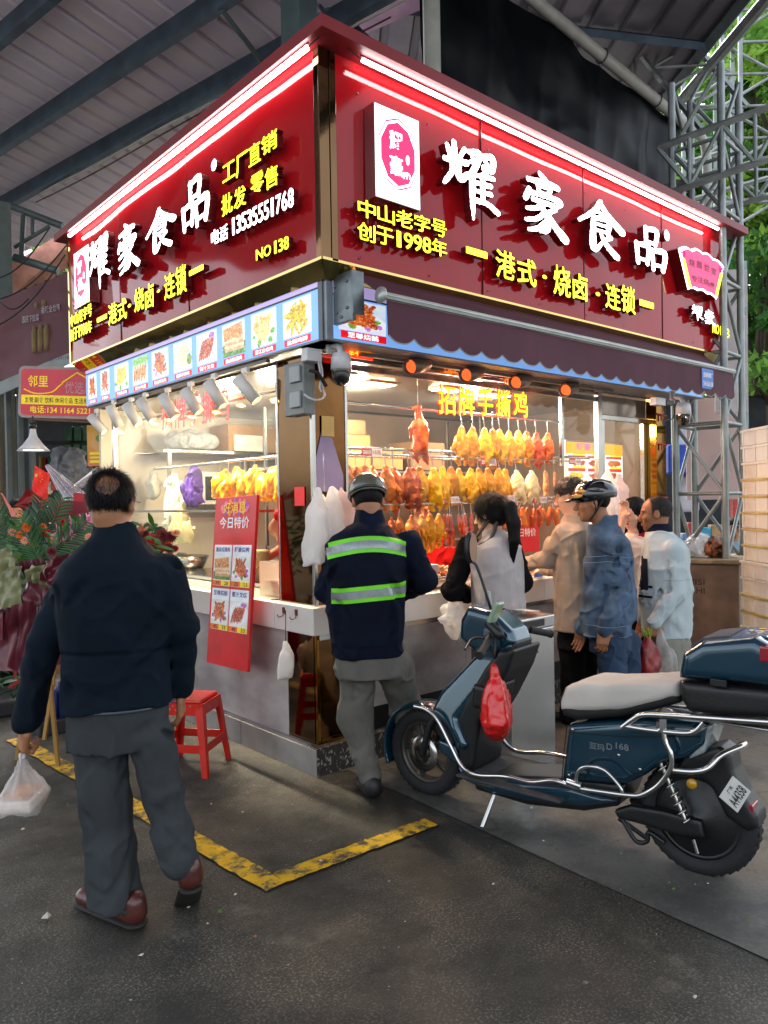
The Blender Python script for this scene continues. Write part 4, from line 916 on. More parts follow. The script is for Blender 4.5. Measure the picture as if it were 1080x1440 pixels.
def logo_box(corners,plane,parent):
 ax,val=plane;P=[on(x,y,ax,val-.09) for x,y in corners];d=Vector((1,0,0)) if ax==1 else Vector((0,-1,0));ey=Vector((0,0,1));nz=d.cross(ey)
 C_=sum(P,Vector())/4;w_=abs(((P[1]+P[2])/2-(P[0]+P[3])/2).dot(d));h=((P[0]+P[1])/2-(P[2]+P[3])/2).z
 M=M3(C_,d,ey,nz);b=MB();b.obox(M,(-w_/2,-h/2,-.085),(w_/2,h/2,-.003));wb(b,'box_side',STEEL,parent)
 b=MB();b.obox(M,(-w_/2+.006,-h/2+.006,-.003),(w_/2-.006,h/2-.006,0));wb(b,'box_face',LBOX,parent)
 b=MB()
 for q in((-w_/2+.012,-h/2+.012,w_/2-.012,-h/2+.016),(-w_/2+.012,h/2-.016,w_/2-.012,h/2-.012),(-w_/2+.012,-h/2+.016,-w_/2+.016,h/2-.016),(w_/2-.016,-h/2+.016,w_/2-.012,h/2-.016)):b.obox(M,(q[0],q[1],0),(q[2],q[3],.002))
 wb(b,'border',PINK,parent)
 R_=w_*.40;Cc=C_+ey*h*.03;n=10
 b=MB();V=[Cc+d*math.cos(2*PI*k/n+.3)*R_+ey*math.sin(2*PI*k/n+.3)*R_*1.32+nz*.002 for k in range(n)];b.add(V,[tuple(range(n))]);wb(b,'emblem_disc',PINK,parent)
 b=MB();V=[]
 for k in range(n):
  for s in(1.08,1.14):V.append(Cc+d*math.cos(2*PI*k/n+.3)*R_*s+ey*math.sin(2*PI*k/n+.3)*R_*1.32*s+nz*.002)
 b.add(V,[(2*k,2*k+1,(2*k+3)%(2*n),(2*k+2)%(2*n)) for k in range(n)]);wb(b,'emblem_ring',PURP,parent)
 for k,ch in enumerate('耀豪'):
  place_glyph(ch,Cc-d*R_*.12+ey*(R_*.5-k*R_*1.0)+nz*.0035,d,R_*.72,R_*.8,[LBOX],parent,0,.012,'emblem_character')
 b=MB();V=[Cc+d*(R_*.52+math.cos(2*PI*k/12)*R_*.10)+ey*(-R_*.1+math.sin(2*PI*k/12)*R_*.2)+nz*.004 for k in range(12)];b.add(V,[tuple(range(12))])
 for u in(0,1,2):b.tube([Cc+d*(R_*(.15+.17*u)+.5*R_*.3*math.cos(a))+ey*(-R_*.85+R_*.14*math.sin(a)+.03*u*R_)+nz*.004 for a in np.linspace(-.5,3.3,8)],R_*.03,4)
 wb(b,'emblem_cloud',LBOX,parent)
logo_box(((526,143),(589,169),(592,296),(529,276)),FP,sf);logo_box(((103,357.5),(124.5,342),(124.4,424),(105,435)),LP,sl)
def fan(parent):
 v=fy-.095;C_=on(987,386,1,v);ppm=FPX/((np.array(C_)-CAM)@_f)
 w_=(on(1020,400,1,v)-on(954,372,1,v)).x/2*.97;h=33/ppm
 def fan_pts(k,ins=0):
  P=[];n=44
  for i in range(n+1):
   t=i/n;x=-1+2*t;y=.62+.30*math.cos(x*1.35)+.10*abs(math.sin(t*PI*4.0));P.append((x*(1-ins),y-ins*.9))
  for i in range(n//2+1):
   t=i/(n//2);x=.62-1.24*t;y=-.92+.16*math.cos(x*1.9)+.07*abs(math.sin(t*PI*3));P.append((x*(1-ins),y+ins*.7))
  return[(x*w_*k,y*h*k) for x,y in P]
 fn=lambda u,q,d_:Vector((C_.x+u,v+d_,C_.z+q))
 for nm,k,ins,d0,d1,m in(('fan_body',1,0,.0,.09,REDS),('fan_rim',1,0,-.004,-.001,LBOX),('fan_outline',1,.05,-.006,-.0045,PURP),('fan_border',1,.075,-.008,-.0065,LBOX),('fan_face',1,.11,-.011,-.0085,PINK)):
  P=fan_pts(k,ins);Pi=[fn(u,q,d0) for u,q in P];b=MB();n=len(P);cc=fn(0,-.1*h,d0)
  V=Pi+[fn(u,q,d1) for u,q in P]+[cc];b.add(V,[(i,(i+1)%n,2*n) for i in range(n)]+[(i,i+n,(i+1)%n+n,(i+1)%n) for i in range(n)]);
  wb(b,nm,m,parent)
 for s in(-1,1):
  b=MB();b.add([fn(s*w_*a,h*c,-.0125) for a,c in((.90,.38),(.78,.34),(.52,-.72),(.62,-.78))],[(0,1,2,3)]);wb(b,'fan_bar',YLW,parent)
  b=MB();b.tube([fn(s*w_*(.84+.1*math.cos(a)*r_),h*(.5+.2*math.sin(a)*r_),-.014) for a,r_ in zip(np.linspace(0,8,22),np.linspace(1,.3,22))],.004,5);wb(b,'fan_curl',PURP,parent)
 DK=mat('emblem_ink','#4a1330',.5)
 for s_,y,hh in(('烧腊世家',.28,.3),('专注烧卤',-.34,.26)):
  for k,ch in enumerate(s_):place_glyph(ch,fn((-.48+.32*k)*w_*(1 if y>0 else.8),(y+.06*math.cos((k-1.5)*.9))*h,-.0135),Vector((1,0,0)),w_*.24,hh*h,[DK],parent,0,.01)
fan(sf)
for ch,bb in(('耀',(130,324,159,417)),('豪',(170,303,201,393)),('食',(209.5,278,252.5,369)),('品',(260,236,300,336))):put_char(ch,bb,LP,.085,[WHT,REDS],sl,.06)
for ch,bb in(('一',(140,441,154,455)),('港',(156,424,168,459)),('式',(169,418,182,454)),('●',(184,427,188.5,434)),('烧',(193,402,206,441)),('卤',(208,396,220,437)),('●',(225,407,229.5,413)),('连',(235,381,250,424)),('锁',(251,370,266,418)),('一',(270,372,290,390)),
('工',(317,224,335,260)),('厂',(336,211,353,253)),('直',(354,197,371,238)),('销',(372,181,394,223)),('批',(316,269,331,307)),('发',(333,259,350,298)),('零',(357,239,375,278)),('售',(377,230,395,271))):put_char(ch,bb,LP,.055,[YLW,REDS],sl,.045,.04)
char_row('中山老字号',(101.5,453),(132.5,435),17,LP,.05,[YLW,REDS],sl,.04,.05,.08)
char_row('创于1998年',(101.5,473),(132.5,458),17,LP,.05,[YLW,REDS],sl,.04,.05,.06)
char_row('电话 ',(300,336),(328,324),21,LP,.05,[WHT,REDS],sl,.035,.045,.08)
char_row('13535551768',(328,321),(417,277),27,LP,.05,[WHT,REDS],sl,.035,.05,.14)
char_row('NO',(363,360),(385,351),16,LP,.045,[YLW,REDS],sl,.035,.02,.1);char_row('138',(387,350),(410,341),19,LP,.045,[YLW,REDS],sl,.035,.03,.1)
# ================================================================== PRINTED FOOD PICTURES (numpy painted colour attribute on a fine sheet)
def lerp3(a,b,t):return a+(b-a)*t[...,None]
def C3(h):return np.array(L(h),dtype=np.float32)
def dish(kind,U,V,seed=0,bg='#dfe8f2',board=False):
 """U,V in -1..1 arrays -> linear colour"""
 U,V=U*.84,V*.84;n1=fbm(U*3,V*3,U*0+seed*3.1,4,seed);n2=fbm(U*9,V*9,U*0+seed,3,seed+2);n3=fbm(U*20,V*20,U*0+seed,2,seed+5)
 out=np.broadcast_to(C3(bg),U.shape+(3,)).copy();out=lerp3(out,C3('#8fb0d8' if seed%2 else '#7a9a6a') if seed>2 and seed<10 else C3('#9fc0ea'),np.clip(.3*n1+.25*(V+1)*.3,0,1))
 def blob(cx,cy,rx,ry,a=0,nz=.18):
  c,s=math.cos(a),math.sin(a);u=((U-cx)*c+(V-cy)*s)/rx;v=(-(U-cx)*s+(V-cy)*c)/ry;return 1-np.sqrt(u*u+v*v)-nz*n1*1.2-nz*.5*n2,u,v
 def paint(m,ca,cb,cc,soft=14,shade=None):
  nonlocal out
  t=np.clip(.5+.55*n2+(shade if shade is not None else 0),0,1);c=lerp3(np.broadcast_to(C3(ca),U.shape+(3,)),C3(cb),t);c=lerp3(c,C3(cc),np.clip(n3*1.6-.35,0,1)*.8)
  out=lerp3(out,1,np.clip(m*soft,0,1)*0) if False else out+(c-out)*np.clip(m*soft,0,1)[...,None]
 if kind in('goose','duck','chickred','supreme'):
  m,u,v=blob(0,-.25,.95,.5,0,.02);paint(m,'#f4f6fa','#dfe6ee','#ffffff');m2,_,_=blob(0,-.25,.82,.40,0,.02);paint(m2*1.0,'#e7ecf2','#f6f8fb','#ffffff',6)
  for k in range(7):a=k*.9+seed;m,_,_=blob(.62*math.cos(a),-.28+.32*math.sin(a),.16,.12,a,.3);paint(m,*(('#2f7d2c','#6fb13a','#b8e07a') if k%2 else('#8d3fa6','#d06ad0','#f3c0ea')))
  m,u,v=blob(-.05,.08,.52,.62,-.3);paint(m,'#8e2a0c','#e0691e','#ffc27a',14,-.4*v+.2*u)
  m,u,v=blob(.25,-.25,.2,.42,.7);paint(m,'#7a1f08','#c9481a','#ffb070',14,-.3*u);m,u,v=blob(-.35,.42,.12,.34,.5);paint(m,'#7a1f08','#b53c12','#f09a5a')
  if kind!='chickred':m,u,v=blob(.3,.5,.1,.3,-.5);paint(m,'#7a1f08','#b53c12','#f09a5a')
 elif kind in('yellow','white'):
  m,u,v=blob(0,-.15,.95,.75,0,.02);paint(m,'#f6f7f4','#e2e8ea','#ffffff')
  for k in range(5):a=k*1.25+seed;m,_,_=blob(.66*math.cos(a),-.35+.35*math.sin(a),.18,.14,a,.3);paint(m,'#2f7d2c','#62a934','#a8dc6a')
  cs=('#b8860f','#f3cf2d','#fff3a0') if kind=='yellow' else('#c49a3c','#efd98a','#fffbe0')
  m,u,v=blob(-.05,.05,.6,.58,.4);paint(m,*cs,14,-.4*v);m,u,v=blob(.3,.35,.16,.4,-.5);paint(m,*cs,14,.3*u);m,u,v=blob(-.4,.45,.14,.3,.4);paint(m,*cs)
 elif kind=='feet':
  m,u,v=blob(0,-.2,.95,.7,0,.02);paint(m,'#f6f7f4','#dde4ea','#ffffff')
  g=np.random.RandomState(seed)
  for k in range(22):a=g.uniform(0,PI);m,u,v=blob(g.uniform(-.5,.5),g.uniform(-.5,.45),.42,.10,a,.1);paint(m,'#a87808','#e9c61c','#fff18a',12,-.5*v*np.sign(1))
 elif kind=='pork':
  m,u,v=blob(0,-.65,1.1,.45,0,.3);paint(m,'#1f4a1c','#4f8a2c','#9cc95a')
  m=np.minimum(.75-np.abs(U+.12*V),np.minimum(V+.62,.72-V+.1*U));top=V>.05+.1*U
  paint(np.where(top,m,-1),'#a85a24','#e39a52','#ffd9a0',18);paint(np.where(top,-1,m),'#e9c79a','#c98a5a','#f7e6cc',18,.7*np.sin(V*22+n1))
 elif kind=='slices':
  m,u,v=blob(0,0,.95,.8,0,.02);paint(m,'#f4f6fa','#dfe6ee','#ffffff')
  for k in range(6):
   m,u,v=blob(-.45+.17*k,-.1+.02*k,.12,.62,-.35,.1);paint(m,'#7f1d0e','#d2542a','#ffb58a',14,.8*u)
  m,_,_=blob(.45,.6,.25,.16,0,.3);paint(m,'#7a2f8d','#c968c9','#f4c4ea')
 elif kind=='wings':
  m=np.minimum(V-.2,1-V);paint(m,'#3f7d2a','#7fc04a','#c8ea8a',4)
  for k in range(5):m,u,v=blob(-.6+.28*k,-.15,.15,.55,-.18,.12);paint(m,'#8c4308','#e08a2a','#ffd896',14,.7*u)
 elif kind=='shred':
  m,u,v=blob(0,0,.98,.85,0,.02);paint(m,'#dfe9f6','#9fbfe6','#ffffff');m,u,v=blob(.05,0,.72,.6,.3,.15);paint(m,'#cfae6a','#f3e3b4','#fffef0',12,.5*np.sin((U-V)*16+n1*3));m,_,_=blob(.6,-.3,.2,.3);paint(m,'#2f6d1f','#78b43a','#d8503a')
 return np.clip(out,0,1)
def sheet(name,w_,h,res,fn,m,parent,O,ex,ey,dz=0):
 nu=max(2,int(w_*res));nv=max(2,int(h*res));u,v=np.meshgrid(np.linspace(-1,1,nu),np.linspace(-1,1,nv));c=fn(u,v)
 P=np.stack([u*w_/2,v*h/2,u*0],-1).reshape(-1,3);idx=np.arange(nu*nv).reshape(nv,nu);F=np.stack([idx[:-1,:-1],idx[:-1,1:],idx[1:,1:],idx[1:,:-1]],-1).reshape(-1,4)
 o=link(name,mesh(name,P,F,m,False,cols=c.reshape(-1,3)));ex=Vector(ex).normalized();ey=Vector(ey).normalized();nz=ex.cross(ey);o.matrix_world=M3(Vector(O)+nz*dz,ex,ey,nz);adopt(o,parent);return o
EX,EYn,UP=Vector((1,0,0)),Vector((0,-1,0)),Vector((0,0,1))
LED=att_mat('lit_print',.3,.2);LEDBG=glow('lightbox_face',L('#7aaaea'),.26);CAPR=glow('caption_red',L('#d8141c'),.28);CAPW=glow('caption_white',(1,1,1),.5);PAPER=att_mat('paper_print',.35,0,.15)
bl=thing('menu_lightbox','long lit menu board with ten dish pictures under the left fascia','light box',(-.05,1.6,2.6));BOXG=mat('box_grey','#8d929a',.4,metal=.3)
zt_,zb_=2.745,2.425
b=MB();b.box((-.048,-.20,2.42),(.1,3.28,2.80),.003);wb(b,'housing',BOXG,bl)
b=MB();b.box((-.053,-.165,zb_+.006),(-.049,3.272,2.70));wb(b,'lit_face',LEDBG,bl)
b=MB();b.box((-.056,-.165,2.708),(-.049,3.272,2.757));wb(b,'upper_strip',glow('lilac_strip',L('#b7a6dc'),.22),bl)
b=MB();b.box((-.058,-.165,2.70),(-.049,3.272,2.708));wb(b,'divider',BLACK,bl)
dl=[(128,'supreme','至尊烧鹅'),(148,'duck','耀豪烧鸭'),(171.5,'yellow','客家盐焗鸡'),(198,'wings','蜜汁鸡翅'),(226,'chickred','豉油吊烧鸡'),(258,'shred','招牌手撕鸡'),(292,'slices','蜜汁叉烧'),(330,'pork','脆皮烧猪肉'),(372.6,'white','湛江白切鸡'),(419.6,'feet','盐焗鸡脚')]
for i,(px,k,s_) in enumerate(dl):
 y=onX(px,540,-.053).y;y=min(y,3.12);w_=.275 if i>1 else.19
 sheet('dish_picture',w_,.205,260,lambda U,V,k=k,i=i:dish(k,U,V,i),LED,bl,(-.0555,y,2.585),EYn,UP)
 b=MB();b.box((-.056,y-w_*.46,2.437),(-.0545,y+w_*.46,2.474));wb(b,'caption_strip',CAPR,bl)
 text('caption',s_,(-.057,y,2.455),EYn,UP,w=w_*.72,h=.026,mats=CAPW,parent=bl,bold=.03)
b=MB();b.box((-.056,-.205,2.42),(-.046,-.168,2.80),.002);wb(b,'corner_post',mat('corner_grey','#5d6368',.4,metal=.3),bl)
bf=thing('menu_lightbox','lit menu board with roast goose picture beside the grey corner post, partly behind the awning','light box',(2,-.23,2.6))
b=MB();b.box((-.045,-.228,2.42),(4.15,.05,2.80),.003);wb(b,'housing',BOXG,bf)
b=MB();b.box((0,-.233,2.43),(4.1,-.229,2.665));wb(b,'lit_face',LEDBG,bf)
b=MB();b.box((0,-.236,2.672),(3.6,-.229,2.755));wb(b,'upper_strip',glow('lilac_strip',L('#b7a6dc'),.22),bf)
b=MB();b.box((0,-.238,2.664),(4.1,-.229,2.672));wb(b,'divider',BLACK,bf)
sheet('dish_picture',.34,.17,260,lambda U,V:dish('goose',U,V,31),LED,bf,(.20,-.2355,2.57),EX,UP)
b=MB();b.box((.045,-.237,2.442),(.37,-.235,2.482));wb(b,'caption_strip',CAPR,bf);text('caption','至尊烧鹅',(.2,-.2385,2.462),EX,UP,w=.22,h=.03,mats=CAPW,parent=bf,bold=.03)
AWN=mat('awning_cloth','#4a1a2c',.75,var=.14,vs=5,bump=.2,bs=260)
aw=thing('awning','maroon retractable awning with scalloped valance over the front window','awning',(2,-.3,2.7))
x0,x1=.10,4.02;xr=np.linspace(x0,x1,90)
def awz(x,y):return 2.845+(y+.25)*(2.635-2.845)/(-.30)-.0
V=[]
for v in np.linspace(0,1,12):
 for x in xr:V.append((x,-.245-.29*v,2.84-.235*v-.02*math.sin(v*PI)+.003*math.sin(x*9)))
idx=np.arange(12*90).reshape(12,90);F=np.stack([idx[:-1,:-1],idx[1:,:-1],idx[1:,1:],idx[:-1,1:]],-1).reshape(-1,4)
link('canopy_cloth',mesh('canopy_cloth',np.array(V)-np.array(aw.location),F,AWN,True),aw)
nx=420;xs=np.linspace(x0,x1,nx);V=[];rows=10
for j in range(rows):
 v=j/(rows-1)
 for x in xs:
  ph=(x-x0)/.178*PI;low=2.355+.014*(1-x/4)+.028*(1-abs(math.sin(ph)))**1.3*1.2;z=2.603-(2.603-low)*v
  V.append((x,-.552-.006*math.sin(x*5.3+1)*v-.012*v*math.sin(x*1.9),z))
idx=np.arange(rows*nx).reshape(rows,nx);F=np.stack([idx[:-1,:-1],idx[1:,:-1],idx[1:,1:],idx[:-1,1:]],-1).reshape(-1,4);nv_=len(V)
V2=V+[(x,y+.004,z) for x,y,z in V];F2=np.concatenate([F,F[:,::-1]+nv_]);link('valance',mesh('valance',np.array(V2)-np.array(aw.location),F2,AWN,True),aw)
b=MB();lo_=V[-nx:];b.tube([(x,y-.001,z) for x,y,z in lo_],.0035,5);wb(b,'valance_piping',mat('piping_grey','#8f9488',.6),aw)
b=MB();b.tube([(x0-.03,-.55,2.603),(x1+.02,-.55,2.603)],.019,12)
for k in range(8):a=k*PI/4;b.tube([(x0-.03,-.55+.019*math.cos(a),2.603+.019*math.sin(a)),(x1+.02,-.55+.019*math.cos(a),2.603+.019*math.sin(a))],.0035,4)
b.lathe([(0,0),(.042,0),(.042,.012),(0,.012)],(x0-.045,-.55,2.603),18,Matrix.Rotation(PI/2,4,'Y'));wb(b,'front_bar',mat('bar_grey','#a4aaa6',.35,metal=.5),aw)
b=MB();M=Matrix.Translation((.03,-.30,2.66));b.obox(M,(-.03,-.09,-.16),(.0,.09,.10),.004);b.obox(M,(-.028,-.095,-.13),(.05,-.088,.10),.002)
for yy,zz in((-.05,.05),(.05,.04),(-.05,-.09),(.04,-.1),(0,-.13)):b.lathe([(0,0),(.009,0),(.009,-.006),(0,-.006)],(0.0,-.30+yy,2.66+zz),8,Matrix.Rotation(PI/2,4,'Y'))
b.tube([(.05,-.30,2.70),(.09,-.30,2.70)],.035,12);b.box((.04,-.29,2.56),(.085,-.25,2.61),.004);wb(b,'bracket',mat('bracket_steel','#6d7578',.4,metal=.6,var=.2,vs=12),aw)
for xx in(.8,3.4):b=MB();b.tube([(xx,-.25,2.70),(xx+.35,-.40,2.62),(xx,-.54,2.61)],.014,8);wb(b,'folding_arm',mat('bar_grey','#a4aaa6',.35,metal=.5),aw)
p0=onY(986,516,-.556);b=MB();b.box((p0.x,-.561,2.415),(p0.x+.195,-.558,2.575));wb(b,'blue_patch',mat('patch_blue','#1d5fb4',.4),aw)
text('patch_letters','金瑞雨棚厂',(p0.x+.1,-.563,2.525),EX,UP,w=.16,h=.042,mats=mat('patch_white','#e8eef5',.5),parent=aw,bold=.01)
text('patch_letters','13416503108',(p0.x+.1,-.563,2.455),EX,UP,w=.165,h=.04,mats=mat('patch_white','#e8eef5',.5),parent=aw,bold=.02)
WPL=mat('spot_white','#dcd8d0',.4,var=.05);BULB=glow('bulb_warm',L('#ffdfa0'),14)
def track_light(name,label,loc,tgt,m,grp,power=0,colr=(1,.78,.5),L_=.17,r=.034,stem=.05,spot=70,up=None,bulb=BULB):
 t=thing(name,label,'spotlight',loc,group=grp);d=(Vector(tgt)-Vector(loc)).normalized();q=d.to_track_quat('Z','Y').to_matrix().to_4x4()
 b=MB();b.lathe([(0,-L_),(r,-L_),(r,0),(r*.88,0),(r*.88,-.03),(0,-.03)],(0,0,0),18,q);b.build('barrel',m,t)
 b=MB();b.lathe([(0,-.026),(r*.8,-.026)],(0,0,0),14,q);b.build('bulb',bulb,t)
 if stem:b=MB();c=d*-(L_*.55);b.tube([c,c+Vector((0,0,stem))],.007,8);b.box(tuple(c+Vector((-.012,-.03,stem))),tuple(c+Vector((.012,.03,stem+.03))));b.build('stem',m,t)
 if power:lamp('lamp','SPOT',tuple(Vector(loc)+d*.01),tgt,power,colr,.03,spot,.6,t)
 return t
sp=[(147,600),(168,592),(195,588),(215,582),(247,577),(280,570),(314,560),(361,552)]
for i,(px,py) in enumerate(sp):
 c=onX(px,py,-.01);c.z+=-.05
 dx=.25 if i in(1,) else(.55 if i in(0,6,7) else.4)
 track_light('track_spotlight',f'white cylinder spotlight under the left menu board, {["leftmost", "second from left", "third from left", "fourth from left", "fourth from the right end", "third from the right end", "second from the right end", "rightmost"][i]}',c,c+Vector((.45,-.55 if i!=1 else-.1,-1.1 if i not in(0,7) else-.8)),WPL,'white spotlights on the left track',30,(1,.84,.6),L_=.19,r=.04,stem=.095)
b=MB();b.box((-.03,.4,2.392),(.0,3.2,2.412));tag(b.build('light_track',mat('track_grey','#6b6258',.5)),'grey lighting track under the left menu board','track')
for i,px in enumerate((590,668,738,808)):
 c=onY(px-14,516+(px-590)*.152,-.12);
 t=track_light('track_spotlight',f'horizontal cylinder lamp with orange face under the awning, {["nearest the corner", "second from the corner", "third from the corner", "farthest from the corner"][i]}',c,c+Vector((-1,-.25,-.28)),mat('barrel_brown','#7d6a60',.35,metal=.4),'cylinder lamps under the awning',0,L_=.19,r=.05,stem=.07,bulb=glow('orange_face',L('#ff6a30'),.35))
 lamp('lamp','SPOT',tuple(c+Vector((.1,.02,.0))),tuple(c+Vector((.1,.10,-1.6))),27,(1,.70,.42),.06,120,.6,t)
b=MB();b.box((.3,-.10,2.392),(2.9,-.07,2.412));tag(b.build('light_track',mat('track_grey','#6b6258',.5)),'lighting track under the awning','track')
PANEL=glow('ceiling_light',L('#ffdca6'),34)
for i,(x,y) in enumerate(((.62,.55),(1.12,.72),(1.75,.62),(2.3,.62))):
 t=thing('ceiling_light',f'square warm ceiling light inside the front window, {["nearest the corner", "second from the corner", "third from the corner", "farthest from the corner"][i]}','ceiling light',(x,y,2.40),group='square lights inside');b=MB();b.box((-.13,-.08,-.002),(.13,.08,.01));b.build('frame',WPL,t);b=MB();b.box((-.115,-.065,-.006),(.115,.065,-.003));b.build('diffuser',PANEL,t)
 if i in(1,3):lamp('lamp','POINT',(x,y+.25,2.28),(x,y+.25,0),11,(1,.85,.62),.08,parent=t)
for i,y in enumerate((1.0,1.6,2.25)):
 t=thing('ceiling_light',f'small round downlight inside the left window, {["nearest", "middle", "farthest"][i]}','ceiling light',(.45,y,2.405),group='round lights inside');b=MB();b.lathe([(0,-.004),(.05,-.004)],n=20);b.build('diffuser',PANEL,t);lamp('lamp','POINT',(.75,y,2.2),(.75,y,0),7,(1,.87,.62),.08,parent=t)
NEY=glow('neon_yellow',L('#ffd21e'),.75);NEO=glow('neon_orange',L('#ff3a06'),.6)
t=thing('window_lettering','glowing yellow characters with orange edge on the front window','lettering',(1.55,.04,2.2))
for i,ch in enumerate('招牌手撕鸡'):
 x=1.14+i*.192;z=2.215+.006*i
 place_glyph(ch,Vector((x,.041,z)),EX,.158,.188,[NEY,NEO],t,.005);P_,F_,mi_=bolded(ch);o=link('character_edge',mesh('character_edge',P_*[.168,.198,.002],F_,[NEO]));o.matrix_world=M3((x,.0455,z),EX,UP,EX.cross(UP));adopt(o,t)
REDL=glow('red_letters',L('#d31f1a'),.35)
t=thing('window_lettering','red characters on the back of the left window','lettering',(.075,1.8,2.25))
for i,ch in enumerate('招牌手撕鸡'):
 c=onX(234+i*19.5,583-i*3.6,.075);place_glyph(ch,c,EYn,.19,.23,[REDL,REDL],t,.003)
def tagcard(px,py,s1,s2,y=.08,w_=.16,h=.045):
 c=onY(px,py,y);t=thing('price_card','','price card',c);b=MB();b.box((-w_/2,0,-h/2),(0,.003,h/2));b.build('card',mat('card_red','#d4151d',.5),t);b=MB();b.box((0.001,0,-h/2),(w_/2,.003,h/2));b.build('card',mat('card_white','#f0eeea',.5),t)
 for s_,dx,m,ww in((s1,-w_/4,mat('card_white','#f0eeea',.5),.42),(s2,w_/4,mat('card_ink','#cc2222',.5),.42)):
  v,f,nz=glyph(s_,0,.02);lo,hi=v.min(0),v.max(0);S=hi-lo;me=mesh('print',(v-(lo+hi)/2)/np.array([S[0],S[1],1])*[w_*ww,h*.62,1],f,[m]);o=link('print',me,t);o.rotation_euler=(PI/2,0,0);o.location=(dx,-.002,0)
 return t
for px,py,a,c,lab in((523,636,'蜜香烧鸭','15元','red and white price card at the left end of the middle rail'),(687,650,'正宗烧鸭','35元','red and white price card on the middle rail below the yellow chickens'),(634,703,'豉油鸡','15元','red and white price card beside the black haired woman'),(714,701,'盐焗鸡','15元','red and white price card right of the black haired woman'),(760,703,'蜜汁叉烧','33元','red and white price card below the hanging pork strip'),(809,649,'脆皮烧肉','16元','red and white price card on the steel post by the menu poster')):
 t=tagcard(px,py,a,c);t['label']=lab;t['group']='price cards on the rails'
c=onY(506,496,-.06);t=thing('sign_reflection','small red and yellow reflection with upside down characters under the front menu board','sign',c)
b=MB();b.box((-.10,0,-.035),(.10,.01,.035));b.build('panel',glow('glow_red',L('#ff3010'),.5),t);o=text('letters','开张大吉',c+Vector((0,-.004,0)),-EX,-UP,w=.17,h=.05,mats=glow('reflection_yellow',L('#ffd21e'),.6),parent=t,bold=.03)  # upside down reflection, built as a glowing panel with letters
for k,s_ in enumerate(('欢迎','光临')):
 c=onY(642+k*80,517+k*13,.03);t=thing('sign_reflection',f'orange glowing reflection of upside down characters above the window, {["left", "right"][k]} pair','sign',c);text('letters',s_,c,EX,-UP,w=.24,h=.12,mats=glow('reflection_orange',L('#ff6a18'),.5),parent=t,bold=.03)  # reflected lettering, built as glowing upside down characters
def box_thing(name,lab,cat,a,c,m,bev=.005,rz=0,group=None):
 ctr=((a[0]+c[0])/2,(a[1]+c[1])/2,min(a[2],c[2]));t=thing(name,lab,cat,ctr,rz,group);b=MB();b.box((a[0]-ctr[0],a[1]-ctr[1],0),(c[0]-ctr[0],c[1]-ctr[1],abs(c[2]-a[2])),bev);b.build('body',m,t);return t
CARD=mat('cardboard','#9a7245',.75,var=.12,vs=6,bump=.05);CARD2=mat('cardboard_dark','#6d5138',.8,var=.2,vs=5)
t=thing('storage_rack','steel shelf rack with cartons and sacks behind the hanging poultry','shelf',(1.6,1.35,0))
for z in(1.78,1.2):b=MB();b.box((.7,1.15,z),(2.75,1.6,z+.02));wb(b,'shelf_board',STEEL,t)
for x in(.7,2.73):
 for y in(1.16,1.58):b=MB();b.box((x,y,.12),(x+.02,y+.02,2.3));wb(b,'upright',STEEL,t)
for a,c,m,lab in(((1.02,1.2,1.81),(1.45,1.55,2.08),CARD,'brown carton on the rack shelf behind the red roast duck'),((1.48,1.2,1.81),(1.8,1.5,1.98),CARD,'low brown carton right of the red roast duck'),((1.1,1.22,2.085),(1.42,1.5,2.2),CARD2,'dark carton stacked on another behind the front window'),((1.9,1.2,1.81),(2.3,1.5,2.05),CARD2,'dark carton behind the yellow chickens')):
 box_thing('carton',lab,'carton',a,c,m)
b_=thing('carton','blue edged printed carton standing behind the red roast duck','carton',(.95,1.14,1.81),.12);b=MB();b.box((-.12,0,0),(.14,.02,.25),.003);b.build('body',mat('blue_carton','#6f7f96',.6,var=.15,vs=12),b_)
SACK=mat('sack','#a58c66',.8,var=.2,vs=9,bump=.4,bs=50)
for k,(x,z,s) in enumerate(((.55,1.93,.17),(.78,1.86,.15))):
 o=lumpy(30+k,(s,.12,.11),SACK,fr=8,amp=.3);o.location=(x,.9+.1*k,z);tag(o,['beige sack with green mark high in the window corner','crumpled beige sack beside the blue edged carton'][k],'sack')
t=thing('corner_shelf','small shelf board carrying the sacks inside the window corner','shelf',(.62,.95,1.78));b=MB();b.box((-.3,-.15,0),(.35,.25,.018));b.build('board',STEEL,t)
A_,B1,C1=onY(457,584,.048),onY(441.5,655,.048),onY(483,668,.048);t=thing('lilac_reflection','pale lilac pointed reflection, shaped as a flat piece on the bronze mirror strip at the corner','paper',(A_.x,.048,1.5));b=MB();b.prism([(A_.x,A_.z),(B1.x,B1.z),(B1.x,1.62),(C1.x-.004,1.60),(C1.x-.004,C1.z)],lambda u,v,d:(u,d,v),.045,.0505);wb(b,'sheet',mat('reflection_lilac','#8d7a97',.7,var=.1),t)  # reflection seen in the mirror strip, shaped as a thin coloured piece
b=MB();b.box((A_.x-.03,.040,1.93),(A_.x+.06,.0445,2.05),.002);wb(b,'switch_plate',mat('switch_gold','#b08a4a',.3,metal=.4),t)
c=onY(825,592,.9);t=thing('wall_clock','octagonal wall clock seen through the glass above the door','clock',c)
b=MB();b.lathe([(.0,0),(.11,0),(.135,-.015),(.135,.02)],n=8,M=Matrix.Rotation(PI/2,4,'X'),sm=False);b.build('rim',mat('clock_rim','#8c6a3a',.3,metal=.6),t)
b=MB();b.lathe([(0,.003),(.105,.003)],n=20,M=Matrix.Rotation(PI/2,4,'X'));b.build('face',mat('clock_face','#c9c2b4',.4),t)
